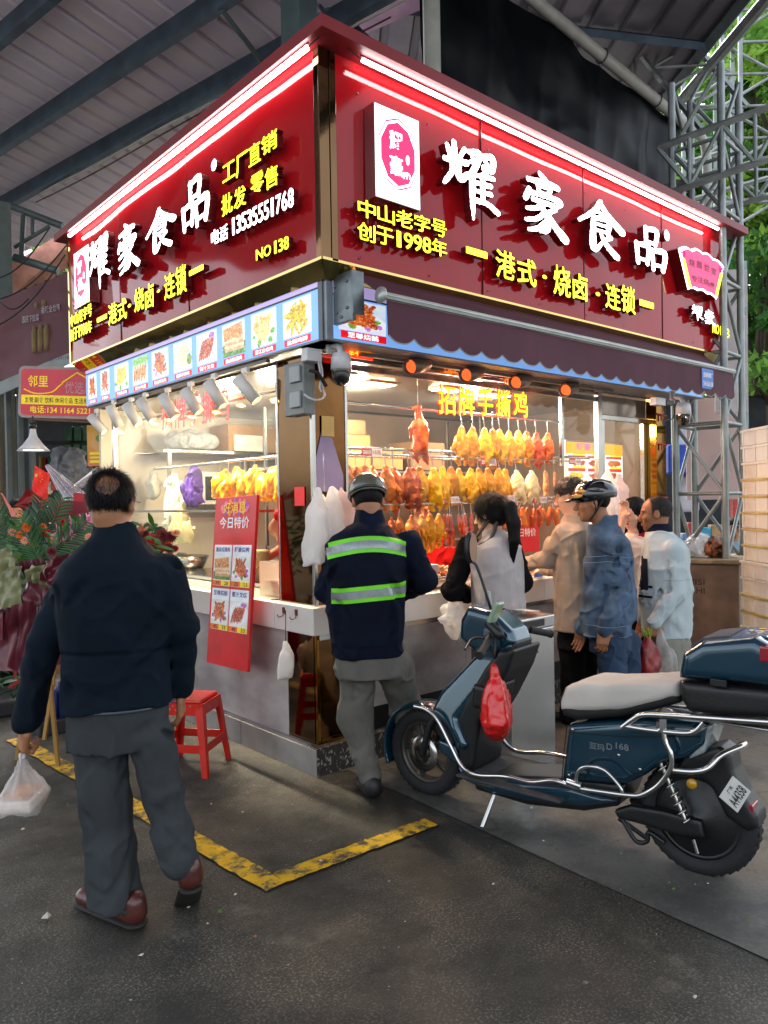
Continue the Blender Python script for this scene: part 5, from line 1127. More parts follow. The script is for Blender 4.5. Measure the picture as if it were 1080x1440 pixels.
b=MB();b.box((-.004,-.008,0),(.004,-.006,.07));b.box((0,-.008,-.004),(.055,-.006,.004));b.build('hands',BLACK,t)
b=MB();b.tube([(.06*math.cos(a),-.006,.06*math.sin(a)) for a in np.linspace(0,2*PI,20)],.005,5);b.build('ring',mat('card_red','#d4151d'),t)
t=thing('menu_poster','lit price list poster with yellow head behind the door glass','poster',(3.3,.3,1.5));EM=att_mat('poster_print',.4,.3)
def menu_print(U,V):
 c=np.broadcast_to(C3('#f3f2ee'),U.shape+(3,)).copy();top=V>.80;c[top]=C3('#e8a82c');cols_=3
 X=(U+1)/2*cols_;Y=(1-V)/2*1.11;fx_=X%1;row=np.floor(Y*8.2);fy_=(Y*8.2)%1;body=~top
 red=body&(fy_<.2)&(fx_>.06)&(fx_<.94);c[red]=C3('#d42a2a');yel=body&(fy_>.82)&(fx_>.3)&(fx_<.94);c[yel]=C3('#ecd23a')
 n=fbm(U*9,V*13,U*0,3,4);food=body&(fy_>.3)&(fy_<.8)&(((fx_-.5)/.4)**2+((fy_-.55)/.25)**2<1+.5*n);cc=np.where((np.floor(X)+row)%3==0,0,np.where((np.floor(X)+row*2)%3==1,1,2))
 for k,h in enumerate(('#b9602c','#d8ad2a','#a8452e')):c[food&(cc==k)]=C3(h)*1.0
 c*=(1+.25*n[...,None]*food[...,None]);return np.clip(c,0,1)
sheet('print',.84,1.0,150,menu_print,EM,t,(3.22,.28,1.52),EX,UP);b=MB();b.box((2.79,.285,1.0),(3.65,.30,2.035));wb(b,'board',WPL,t)
text('title','耀豪食品',(3.14,.275,1.985),EX,UP,w=.42,h=.06,mats=glow('title_pink',L('#e0407a'),.8),parent=t,bold=.03)
t=thing('kitchen_counter','steel work counter inside the left window','counter',(1.0,2.9,0));b=MB();b.box((.3,2.55,.86),(3.2,3.24,.9),.004);wb(b,'top',STEEL,t);b=MB();b.box((.32,2.6,.12),(3.18,3.2,.86));wb(b,'cabinet',WALLI,t)
t=thing('wall_shelf','steel wall shelf with cartons above the oven inside the left window','shelf',(1.2,3.05,2.02));b=MB();b.box((-.75,-.22,0),(.9,.2,.022));b.build('board',STEEL,t)
for x in(-.7,.1,.8):b=MB();b.box((x,-.2,-.35),(x+.03,-.17,0));b.build('bracket',STEEL,t)
box_thing('carton','open brown carton on the wall shelf inside the left window','carton',(1.1,2.84,2.045),(1.75,3.2,2.3),CARD)
box_thing('carton','white drink cartons standing before the brown carton on the wall shelf','carton',(1.15,2.80,2.047),(1.45,2.838,2.2),mat('white_carton','#d8d4cc',.6,var=.1,vs=14))
t=box_thing('oven','white microwave oven inside the left window','oven',(.85,2.9,1.55),(1.35,3.2,1.85),mat('oven_white','#cfcac2',.35));b=MB();b.box((-.22,-.157,.04),(.10,-.152,.26));b.build('window',mat('oven_dark','#25282c',.15),t)
o=lumpy(9,(.25,.12,.09),BAGC,fr=8,amp=.35);o.location=(.78,2.95,2.13);tag(o,'clear bag of packaging on the wall shelf inside the left window','bag')
def hang_bag(px,py,w_,h,m,lab,x=.45,seed=1,fold=24,th=.05):
 c=onX(px,py,x);f=SDF((-.09-w_,-w_*.9,-h-.03),(w_+.09,w_*.9,.05),.011)
 f.loft([(0,0,0,.012,.02),(-h*.12,0,0,th*.5,w_*.22),(-h*.45,0,0,th*.9,w_*.42),(-h*.85,.0,0,th,w_*.5),(-h,0,0,th*.7,w_*.46)],0,2.6)
 f.warp(lambda x_,y,z:.013*np.sin(y*fold*4+z*3+2*fbm(y*5,z*5,x_*5,2,seed))+.03*fbm(x_*9,y*9,z*6,3,seed)+.018*np.abs(fbm(x_*16,y*16,z*16,2,seed+3)));o=f.build('plastic_bag',m);o.location=c;tag(o,lab,'plastic bag');return o
MILK=mat('milky_plastic','#e4e0cf',.35,var=.05,alpha=.93,sub=0);CREAMB=mat('cream_bag','#e6dfae',.4,var=.06)
hang_bag(245,668,.34,.42,MILK,'bundle of white bags hanging leftmost inside the left window',seed=1)
hang_bag(215,655,.22,.30,MILK,'small clear bag hanging from the rail behind the man, inside the left window',seed=4)
hang_bag(256,700,.26,.36,CREAMB,'cream bag with red print hanging low inside the left window',x=.35,seed=2)
hang_bag(272,655,.20,.32,mat('purple_cloth','#4a1c86',.6,var=.2,vs=14),'folded purple apron hanging inside the left window',x=.40,seed=3,fold=40)
for i,(px,py) in enumerate(((262,800),(232,790))):
 c=onX(px,py,.6);t=thing('steel_basin',f'stainless basin on the inner counter, {["right", "left"][i]} one','basin',(c.x,c.y,1.0));b=MB();b.lathe([(0,0),(.14,0),(.19,.1),(.20,.1),(.15,-.01),(0,-.01)],n=24);b.build('bowl',STEEL,t)
t=thing('prep_table','low steel prep table behind the left window','table',(.6,1.6,0));b=MB();b.box((.36,.5,.958),(.95,2.7,.985),.003);wb(b,'top',STEEL,t)
for x in(.38,.92):
 for y in(.52,2.66):b=MB();b.box((x,y,.12),(x+.02,y+.02,.958));wb(b,'leg',STEEL,t)
t=thing('plastic_tub','translucent tub with chilli sauce and ladle behind the corner glass','tub',(.22,.62,.957));b=MB();b.box((-.1,-.14,0),(.1,.14,.004));b.box((-.1,-.14,.004),(-.096,.14,.22));b.box((.096,-.14,.004),(.1,.14,.22));b.box((-.096,.136,.004),(.096,.14,.22));b.box((-.096,-.14,.004),(.096,-.136,.22));b.build('wall',film('tub',(.93,.94,.9),.75,.15),t)
b=MB();b.lathe([(0,.02),(.07,.03),(.085,.11),(.09,.11),(.08,.02),(0,.01)],n=20);b.build('bowl',STEEL,t)
t=thing('plastic_bucket','pale green bucket on the inner counter behind the red board','bucket',(.45,1.38,.986));b=MB();b.lathe([(0,0),(.10,0),(.12,.2),(.125,.2),(.125,.22),(0,.22)],n=20);b.build('bucket',mat('green_tub','#c2c99b',.4,var=.08),t)
t=thing('scissors','black handled scissors lying on the counter corner','scissors',onZ(408,843,.96));b=MB();b.tube([(-.10,.06,.004),(0,0,.006),(.06,-.02,.02)],[.003,.006,.016],8);b.tube([(-.09,.03,.004),(0,0,.008),(.05,.03,.02)],[.003,.006,.014],8);b.build('blade',BLACK,t)
t=thing('weighing_scale','steel weighing scale with lit display behind the front counter','scale',(1.05,.35,.957));b=MB();b.box((-.16,-.1,0),(.16,.14,.05),.006);b.build('base',WPL,t);b=MB();b.box((-.15,-.08,.052),(.15,.14,.062),.003);b.build('pan',STEEL,t);b=MB();b.box((-.13,-.17,.02),(.13,-.1,.16),.006);b.build('console',mat('scale_grey','#a9abae',.4),t);b=MB();b.box((-.02,-.173,.09),(.05,-.171,.11));b.build('display',glow('glow_red',L('#ff3010'),.5),t);b=MB();b.box((-.11,-.1725,.10),(-.04,-.1705,.14));b.box((-.11,-.1725,.05),(.1,-.1705,.075));b.build('keys',mat('key_grey','#6b7075',.5),t)
t=thing('meat_tray','tray heaped with chopped roast meat on the front counter','tray',(2.1,.26,.957));t_meat=t;b=MB();b.box((-.55,-.14,0),(.3,.14,.02),.004);b.build('tray',STEEL,t)
ROAST=mat('roast_skin','#b5420f',.22,var=.35,vs=14,c2='#e0761c',bump=.3,bs=60,coat=.7);ROASTD=mat('roast_dark','#7e1d08',.2,var=.3,vs=12,c2='#c94a12',bump=.3,bs=60,coat=.8)
for k in range(60):
 f=None
b=MB();g=random.Random(5)
for k in range(90):
 x,y=g.uniform(-.5,.27),g.uniform(-.11,.11);a=g.uniform(0,PI);s=g.uniform(.015,.035);z=.022+g.uniform(0,.06)*(1-abs(y)/.13);M=Matrix.Translation((x,y,z))@Euler((g.uniform(-.6,.6),g.uniform(-.6,.6),a)).to_matrix().to_4x4();b.cur=g.choice([0,1,2]);b.obox(M,(-s,-s*.5,-s*.35),(s,s*.5,s*.35),.003)
tag(b.build('chopped_meat',[ROAST,ROASTD,mat('pale_meat','#d9b98a',.5)],t),None,None,kind='stuff')
dup(t_meat,(1.15,.24,1.02),.05,'second tray heaped with chopped meat behind the reflective jacket man')
t=thing('steel_box','steel container under the heaped tray behind the counter glass','container',(1.1,.30,.957));b=MB();b.box((-.45,-.13,0),(.5,.16,.06),.004);b.build('body',STEEL,t)
for(x,cc,lab) in((1.92,'#18b24a','green payment stand on the front counter'),(2.12,'#1a62c8','blue payment stand on the front counter')):
 t=thing('payment_stand',lab,'stand',(x,-.0+.06,.957));b=MB();b.obox(Matrix.Rotation(-.25,4,'X'),(-.05,0,0),(.05,.006,.14),.002);b.build('plate',mat('stand_'+cc[1:],cc,.4),t);b=MB();b.obox(Matrix.Rotation(-.25,4,'X'),(-.035,-.003,.035),(.035,-.001,.105));b.build('blank_card',mat('card_white','#f0eeea'),t);b=MB();b.box((-.05,-.02,0),(.05,.06,.006));b.build('foot',WPL,t)
pc_=onY(737,758,.42).x;t=thing('promo_board','small red special price board behind the hanging duck pieces','board',(pc_,.42,1.22));b=MB();b.box((-.2,0,-.1),(.2,.006,.2),.002);b.build('board',mat('board_red','#c8141a',.35),t);text('letters','今日特价',(pc_,.415,1.28),EX,UP,w=.3,h=.07,mats=mat('patch_white','#e8eef5',.5),parent=t,bold=.02);sheet('print',.2,.06,250,lambda U,V:dish('slices',U,V,5,'#c8141a'),PAPER,t,(pc_,.417,1.37),EX,UP)
lamp('meat_lamp','AREA',(1.9,.5,2.3),(1.9,.1,1.0),14,(1,.45,.40),.5)
bd=thing('price_board','tall red board with four dish pictures leaning on the left counter','board',(-.1,.72,.55))
TLc,TRc,BRc,BLc=onX(306,701,-.045),onX(364,695,-.045),onX(345,945,-.155),onX(288,930,-.155)
ex=((TRc-TLc)+(BRc-BLc)).normalized();ey=((TLc-BLc)+(TRc-BRc));ey=(ey-ex*ey.dot(ex)).normalized();nz=ex.cross(ey);Cb=(TLc+TRc+BRc+BLc)/4;bw=((TRc-TLc).length+(BRc-BLc).length)/2;bh=((TLc-BLc).length+(TRc-BRc).length)/2
Mb_=M3(Cb,ex,ey,nz)
b=MB();b.obox(Mb_,(-bw/2,-bh/2,-.02),(bw/2,bh/2,0),.002);b.cur=0;wb(b,'board',mat('board_red','#cf141a',.3,var=.04,coat=.3),bd)
INK=mat('board_navy','#2b2a86',.5);PW=mat('patch_white','#e8eef5',.5)
def bp(u,v,d=0):return Mb_@Vector((u*bw/2,v*bh/2,d))
text('heading','今日特价',bp(0,.69,.002),ex,ey,w=bw*.72,h=.075,mats=PW,parent=bd,bold=.02);text('title','好消息',bp(0,.87,.004),ex,ey,w=bw*.55,h=.075,mats=mat('title_gold','#f3c21c',.4),parent=bd,bold=.05)
g=random.Random(4)
for k in range(16):b=MB();a=2*PI*k/16;c=bp(.62*math.cos(a),.87+.075*math.sin(a),.0015+.0001*k);n=8;r=.02;b.add([c+ex*math.cos(2*PI*j/n)*r+ey*math.sin(2*PI*j/n)*r for j in range(n)],[tuple(range(n))]);wb(b,'title_flower',[mat('fl_pink','#e06a9a',.5),mat('fl_purple','#9a4ab0',.5),mat('fl_orange','#ea8a2c',.5)][k%3],bd)
items=[(-.46,.18,'pork','脆皮烧猪肉','39','28'),(.46,.18,'duck','耀豪烧鸭','25','15.8'),(-.46,-.34,'goose','至尊烧鹅','45','35'),(.46,-.34,'slices','蜜汁叉烧','48','33')]
for i,(u,v,k,s_,p1,p2) in enumerate(items):
 w_=bw*.435;hh=bh*.245
 b=MB();b.obox(Mb_,(u*bw/2-w_/2,v*bh/2-hh/2,.0005),(u*bw/2+w_/2,v*bh/2+hh/2,.0015));wb(b,'dish_panel',PW,bd)
 sheet('dish_picture',w_*.96,hh*.58,260,lambda U,V,k=k,i=i:dish(k,U,V,12+i,'#e9e4da'),PAPER,bd,bp(u,v-.03*1,.0),ex,ey,.003)
 text('dish_name',s_,bp(u,v+.19,.003),ex,ey,w=w_*.8,h=.032,mats=INK,parent=bd,bold=.02)
 for q,(cc,tx,dx) in enumerate((('#e8701c',p1,-.25),('#f2d818',p2,.25))):
  b=MB();b.obox(Mb_,(u*bw/2+dx*w_-w_*.25,v*bh/2-hh/2+.002,.002),(u*bw/2+dx*w_+w_*.25,v*bh/2-hh/2+.034,.003));wb(b,'price_strip',mat('strip'+str(q),cc,.5),bd)
  text('price',tx,bp(u,v,.0036)+ex*(dx+.04)*w_-ey*(hh/2-.018),ex,ey,w=w_*.22,h=.024,mats=mat('card_ink2','#4a1208'),parent=bd,bold=.04)
DOME=mat('dome_black','#0c0d10',.08,coat=.8)
def dome_cam(px,py,d,lab,s=1.,gap=0):
 c=dep(px,py,d);t=thing('security_camera',lab,'camera',c)
 b=MB();b.lathe([(0,.09*s),(.045*s,.09*s),(.055*s,.06*s),(.058*s,.0),(.055*s,0)],n=24);b.build('housing',mat('cam_white','#c5c5c8',.35),t)
 f=MB();f.lathe([(.054*s,.0),(.053*s,-.03*s),(.045*s,-.06*s),(.025*s,-.083*s),(0,-.09*s)],n=24);f.build('dome',DOME,t)
 b=MB();b.tube([(0,0,.09*s),(0,.02*s,.13*s),(0,.1*s,.15*s)],.018*s,10);b.box((-.03*s,.08*s,.10*s),(.03*s,.10*s,.19*s),.003);b.build('arm',mat('cam_white','#c5c5c8',.35),t);return t
dome_cam(480,520,4.17,'white dome security camera hanging under the corner of the menu boards',1.0)
t=dome_cam(961,583,6.2,'white dome security camera on the steel tower right of the awning',1.05)
b=MB();b.lathe([(0,0),(.022,0),(.024,-.006),(0,-.012)],(0,0,0),14,Matrix.Translation((-.03,-.042,-.03))@Euler((math.radians(-60),math.radians(-35),0)).to_matrix().to_4x4().inverted());b.build('lens',STEEL,t)
t=thing('junction_box','white junction box and black cable beside the gold pillar','junction box',dep(925,565,6.0));b=MB();b.box((-.07,-.03,-.03),(.07,.03,.03),.004);b.build('box',mat('cam_white','#c5c5c8'),t);b=MB();b.box((.08,-.03,-.02),(.2,.02,.02),.004);b.tube(bez([(.0,-.03,-.03),(.0,-.05,-.10),(-.02,-.05,-.2),(.02,-.05,-.15),(.15,-.05,-.12),(.25,0,0)],6),.005,6);b.build('cable',BLACK,t)
t=thing('junction_box','white junction box under the corner of the menu boards','junction box',dep(438,500,4.2));b=MB();b.box((-.05,-.03,-.035),(.05,.03,.035),.004);b.build('box',mat('cam_white','#c5c5c8'),t)
b=MB();b.tube(bez([(.03,-.02,-.03),(.035,-.03,-.09),(.045,-.03,-.16),(.06,-.03,-.22),(.02,-.03,-.245),(-.04,-.03,-.24),(-.07,-.02,-.22)],6),.0055,6);b.tube(bez([(.045,-.02,-.03),(.05,-.03,-.10),(.03,-.03,-.17),(.04,-.03,-.20)],6),.0055,6);b.build('cable',mat('cam_white','#c5c5c8'),t)
b=MB();b.tube(bez([(-.05,-.04,-.09),(0,-.05,-.10),(.02,-.05,-.12),(.06,-.05,-.17)],6),.010,8);b.build('plug',BLACK,t)
t=thing('switch_box','grey electrical enclosure on the corner beside the hanging lights','electrical box',dep(420,548,4.28));M=Matrix.Rotation(0,4,'Z');b=MB();b.box((-.03,-.09,-.145),(.05,.10,.15),.006);b.build('enclosure',mat('enclosure','#6f7270',.4,var=.15,vs=10),t)
for zz in(-.06,.08):b=MB();b.box((-.045,-.07,zz-.045),(-.03,.03,zz+.045),.004);b.build('cover',mat('cover_grey','#858b8b',.25),t)
MILKY=film('milky_bag',(.93,.90,.87),.06,.3,.8,.05);PINKB=film('pink_bag',(.95,.80,.77),.06,.3,.8,.05)
def baglump(parent,o_,w_,h,seed,m):
 f=SDF((-w_*.7,-w_*.55,-h-.04),(w_*.7,w_*.55,.05),.009);f.loft([(.02,0,0,.012,.012),(-h*.12,0,0,w_*.16,w_*.12),(-h*.35,0,0,w_*.40,w_*.22),(-h*.75,.0,0,w_*.48,w_*.26),(-h,0,0,w_*.40,w_*.22)],0,2.3);g=seed*1.7
 f.warp(lambda x,y,z:.010*np.abs(np.sin(x*46+z*5+g+2.5*fbm(x*5,y*5,z*3,2,seed)))+.022*fbm(x*10,y*10,z*5,3,seed)-.008);return f.build('bag',m,parent,loc=o_)
c=onX(408,906,-.02);t=thing('bag_bundle','small bundle of white bags on a wire hook below the counter slab','bags',c+Vector((-.03,0,0)),.9);baglump(t,(-.015,0,0),.14,.18,3,MILKY);baglump(t,(.035,.01,0),.14,.175,6,MILKY)
b=MB();b.tube(bez([(0,0,0),(.0,.0,.06),(.02,0,.14),(.03,0,.19),(.0,.0,.2),(-.02,0,.18)],6),.0025,6);b.build('wire',BLACK,t)
t=thing('bag_bundle','large bundle of white and pink bags hanging at the window corner','bags',dep(456,690,4.14),.75)
for k_,(o_,w1,h1) in enumerate((((-.07,.02,0),.27,.37),((.02,-.04,.0),.28,.35),((.11,.03,-.01),.25,.31))):baglump(t,o_,w1,h1,k_+2,[MILKY,MILKY,PINKB][k_])
t2=thing('bag_bundle','pink printed bags bunched beside the helmeted man','bags',dep(480,684,4.2),.2)
baglump(t2,(0,0,0),.24,.22,9,PINKB)
b=MB();b.tube(bez([(0,0,0),(.0,.0,.06),(-.01,0,.16),(.0,0,.2)],6),.003,6);b.build('wire',STEEL,t)
t3=thing('bag_bundle','bundle of white bags hanging by the menu poster at the door','bags',dep(860,662,6.1),-.2)
for k_,o_ in enumerate(((-.05,0,0),(.09,.03,-.03))):baglump(t3,o_,.26,.38,k_+5,[MILKY,PINKB][k_])
t4=thing('red_packet','plain red card stuck on the dark corner mirror','card',onX(421,698,.044));b=MB();b.box((0,-.05,-.055),(.003,.05,.055));b.build('card',mat('board_red','#cf141a'),t4)
def bird(kind,m,seed):
 f=SDF((-.075,-.075,-.245),(.075,.075,.05),.0055 if kind!='duck' else.0065)
 f.ell((0,0,-.105),(.042,.046,.082),0);f.ell((0,-.012,-.15),(.030,.034,.045),.015);f.cone((0,.005,-.05),(0,0,.006),.030,.018,.03)
 for s in(-1,1):
  f.chain([(s*.036,-.0,-.085),(s*.054,.012,-.13),(s*.046,.022,-.175)],[.014,.013,.007],.004);f.cone((s*.046,.022,-.175),(s*.046,.034,-.12),.009,.006,.003)
  f.chain([(s*.020,-.015,-.165),(s*.029,-.005,-.205),(s*.014,-.012,-.245)],[.022,.016,.007],.008)
 f.warp(lambda x,y,z:.0045*fbm(x*45,y*45,z*35,3,seed)+.004*np.abs(fbm(x*80,y*80,z*50,2,seed+3)))
 t=thing('hanging_chicken','','poultry');f.build('body',m,t,relax=1)
 b=MB();b.tube([(0,0,-.02),(0,.0,.05),(-.010,0,.10),(-.004,0,.125),(.004,0,.12)],.0032,6);b.build('hook',STEEL,t);return t
def skin(name,a,b_,r=.25,sp=18):
 new=name not in MATS;m=mat(name,a,r+.08,var=.2,vs=sp,c2=b_,bump=.4,bs=90,coat=.12,spec=.35)
 if new:
  N=m.node_tree.nodes;K=m.node_tree.links.new;B=N['Principled BSDF'];q=N.new('ShaderNodeObjectInfo');h_=N.new('ShaderNodeHueSaturation');r1_=N.new('ShaderNodeMapRange');r1_.inputs['To Min'].default_value=.72;r1_.inputs['To Max'].default_value=1.15;r2_=N.new('ShaderNodeMapRange');r2_.inputs['To Min'].default_value=.488;r2_.inputs['To Max'].default_value=.51
  src=B.inputs['Base Color'].links[0].from_socket;K(q.outputs['Random'],r1_.inputs[0]);K(q.outputs['Random'],r2_.inputs[0]);K(r1_.outputs[0],h_.inputs['Value']);K(r2_.outputs[0],h_.inputs['Hue']);K(src,h_.inputs['Color']);K(h_.outputs[0],B.inputs['Base Color'])
 return m
YS,OS,RSk,PS=skin('yellow_skin','#d98800','#f0a800'),skin('orange_skin','#ad420a','#d8701a'),skin('red_skin','#b02a08','#dc5a18',.18),skin('pale_skin','#d9bd86','#ecd9ae')
pY,pO,pR,pP=bird('c',YS,1),bird('c',OS,2),bird('c',RSk,3),bird('c',PS,4);pY2=bird('c',YS,9);pO2=bird('c',OS,14)
placed=set();g=random.Random(9)
def put(proto,x,y,z,lab,s=1.,group=None):
 o=proto if id(proto) not in placed else dup(proto);placed.add(id(proto));o.location=(x,y,z);o.rotation_euler=(g.uniform(-.08,.08),g.uniform(-.1,.1),g.choice([0,PI])+g.uniform(-.7,.7));k=s*g.uniform(.93,1.06);o.scale=(k*1.13,k*1.13,k*g.uniform(.92,1.02));o['label']=lab;o['category']='poultry';o['group']=group;return o
r1=[(537,'y'),(583,'y'),(636,'y'),(672,'y'),(706,'y'),(748,'y'),(788,'y'),(826,'y'),(872,'r'),(915,'r')]
for i,(c,k) in enumerate(r1):
 px=480+c/3.176;p=onY(px,575,.12);o=put({'y':[pY,pY2][i%2],'r':pR}[k],p.x,.12+g.uniform(-.01,.015),z1-.115+.004*g.uniform(-1,1),f'glossy yellow chicken in the top hanging row, {ORD[i]} from the left' if k=='y' else('deep red roast chicken at the right end of the top row' if i==9 else 'deep red roast chicken second from the right end of the top row'),1.08,'chickens in the top row')
r2=[(28,'o'),(62,'o'),(98,'o'),(143,'o'),(192,'o'),(240,'o'),(292,'o'),(322,'o'),(352,'y'),(403,'y'),(448,'y'),(492,'y'),(530,'y'),(570,'y'),(612,'y'),(655,'y'),(695,'y'),(738,'y'),(786,'p'),(842,'p')]
for i,(c,k) in enumerate(r2):
 px=480+c/3.176;p=onY(px,640,.12);o=put({'y':[pY,pY2][i%2],'o':[pO,pO2][i%2],'p':pP}[k],p.x,.12+g.uniform(-.015,.02),z2-.105+.006*g.uniform(-1,1),{'y':'glossy yellow chicken','o':'orange roast duck','p':'pale poached chicken'}[k]+f' in the middle hanging row, {ORD[i]} bird from the left',1.08 if k!='o' else 1.15,{'y':'yellow chickens in the middle row','o':'orange ducks in the middle row','p':'pale chickens in the middle row'}[k])
def strip_meat(x,z,h,w_,m,lab,y=.13,hook=.1,seed=1):
 t=thing('hanging_meat',lab,'meat',(x,y,z));f=SDF((-w_,-w_,-h-.02),(w_,w_,.03),.006);f.chain([(0,0,0),(w_*.15,0,-h*.5),(-w_*.1,0,-h)],[w_*.35,w_*.5,w_*.4],.01);f.warp(lambda x_,y_,z_:.006*fbm(x_*40,y_*40,z_*25,3,seed));f.build('body',m,t,relax=1)
 b=MB();b.tube([(0,0,-.01),(-.01,0,hook*.7),(-.014,0,hook),(-.004,0,hook+.01)],.003,6);b.build('hook',STEEL,t);return t
for c,h,w_,k in((916,.19,.045,0),(957,.10,.025,1)):p=onY(480+c/3.176,640,.12);strip_meat(p.x,z2-.11,h,w_,skin('pork_skin','#a5521e','#d99a6a'),['curved strip of crispy pork at the right of the middle row','short sausage beside the strip of crispy pork'][k])
c3=[(228,'o',.5),(262,'o',.6),(318,'o',1.0),(362,'y',.9),(398,'y',.95),(438,'y',.9)]
for i,(c,k,s) in enumerate(c3):
 p=onY(480+c/3.176,705,.12);o=put({'y':pY,'o':pO}[k],p.x,.13,z3-.11,{'o':'small orange duck cut','y':'yellow chicken half'}[k]+f' in the bottom row, {ORD[i]} from the left',s,'cuts in the bottom row')
reds=[462,478,494,510,526,542,556,572]+[735,752,770,790,808,822,838,852,866,880,895,910,925,940,955,965]
prs=strip_meat(0,0,.20,.030,ROASTD,'',seed=3);prs2=strip_meat(0,0,.12,.042,skin('wing_skin','#a83c0c','#d8742a',.2),'',seed=7,hook=.08);first={0:True,1:True}
for i,c in enumerate(reds):
 p=onY(480+c/3.176,712,.12);k=0 if c<600 else 1;pr_=(prs,prs2)[k];o=pr_ if first[k] else dup(pr_);first[k]=False;o.location=(p.x,.12+g.uniform(-.03,.05),z3-.10-g.uniform(0,.02)+(0 if k==0 else.03));o.rotation_euler=(g.uniform(-.2,.2),g.uniform(-.25,.25),g.uniform(0,6));tag(o,f'thin dark red strip of roast pork in the bottom row, {ORD[i]} strip from the left' if k==0 else f'small glazed roast wing at the right of the bottom row, {ORD[i-8]} wing from the left','meat','pork strips in the bottom row' if k==0 else 'glazed wings in the bottom row')
t=thing('roast_duck','whole glazed red roast duck with its head hanging alone in the window','poultry',onY(588,592,.09));f=SDF((-.16,-.12,-.32),(.16,.12,.13),.006)
f.ell((.02,0,-.08),(.058,.05,.105),0);f.ell((.015,0,-.16),(.052,.045,.06),.02);f.chain([(.01,0,.0),(.005,0,.045),(-.01,0,.07)],[.028,.018,.018],.02);f.ell((-.005,0,.085),(.034,.022,.022),.01);f.cone((-.03,0,.08),(-.055,0,.07),.012,.008,.01)
f.chain([(-.03,0,-.02),(-.065,0,-.05),(-.06,0,-.08),(-.08,0,-.12)],[.02,.014,.012,.007],.012);f.chain([(.06,0,-.02),(.075,.01,-.06),(.07,.01,-.10)],[.02,.014,.008],.012)
f.chain([(-.01,0,-.18),(-.025,0,-.23),(-.01,0,-.27)],[.03,.018,.01],.015);f.chain([(.045,0,-.18),(.06,0,-.24),(.085,0,-.28)],[.03,.018,.01],.015);f.warp(lambda x,y,z:.004*fbm(x*40,y*40,z*30,3,2));f.build('body',RSk,t,relax=1)
b=MB();b.tube([(0,0,.10),(0,0,.33)],.002,5);b.build('hook',STEEL,t)
lp_=[(310,676),(322,684),(338,672),(358,670),(372,678),(388,668),(345,682),(400,676)]
pc=None
f=SDF((-.08,-.08,-.13),(.08,.08,.08),.006);f.ell((0,0,-.02),(.062,.055,.07),0)
for s in(-1,1):f.chain([(s*.04,.02,.0),(s*.062,.03,-.03),(s*.05,.035,-.07)],[.018,.015,.01],.008);f.chain([(s*.03,-.02,-.06),(s*.045,-.01,-.095),(s*.02,-.02,-.11)],[.024,.018,.009],.012)
f.chain([(0,0,.04),(.02,.03,.062),(.03,.045,.03)],[.018,.013,.012],.01);f.warp(lambda x,y,z:.005*fbm(x*40,y*40,z*35,3,6));me_c=f.mesh('curled',YS,relax=1)
for i,(px,py) in enumerate(lp_):
 c=onX(px,py,.30);t=thing('hanging_chicken',f'plump yellow chicken hanging behind the left window, {ORD[[0, 1, 2, 4, 5, 6, 3, 7][i]]} from the left','poultry',c,g.uniform(-1.5,1.5),'chickens behind the left window');link('body',me_c,t,scale=1.15)
 b=MB();b.tube([(0,0,.04),(.0,.0,.12),(.0,.0,1.862-c.z),(.0,.015,1.875-c.z)],.003,6);b.build('hook',STEEL,t)
# ================================================================== SCOOTER
TEAL=mat('teal_paint','#08384a',.14,metal=.35,var=.1,vs=3,coat=1,spec=.6,bump=.01,bs=8);CHR=mat('chrome','#c9c9c6',.10,metal=1,var=.1,vs=6,rvar=.05);BKP=mat('scooter_black','#0e1013',.42,var=.2,vs=8,bump=.1,bs=90);RUB=mat('rubber','#17171a',.75,var=.25,vs=10,bump=.3,bs=60);DUST=mat('footboard','#3b3a3c',.7,var=.3,vs=7,c2='#27272b',bump=.15,bs=60);GSEAT=mat('seat_cover','#b9b3ab',.7,var=.08,vs=5,bump=.1,bs=30)
SO=np.array([.517,-1.974,0.]);SH=math.atan2(1.378,-.218);sF=np.array([math.cos(SH),math.sin(SH),0]);sL=np.array([-math.sin(SH),math.cos(SH),0])
def S(px,py,c=.12):
 d=ray(px,py);t=((SO+sL*c-CAM)@sL)/(d@sL);p=CAM+d*t-SO;return Vector((p@sF,c,p[2]))
sc=thing('scooter','dark teal electric scooter with chrome guards, grey seat cover and rear top box','scooter',SO,SH)
WB=1.395;RR,FR=.235,.225
def spoly(pix,hw,c=None):return[(lambda q:(q.x,q.z))(S(x,y,hw if c is None else c)) for x,y in pix]
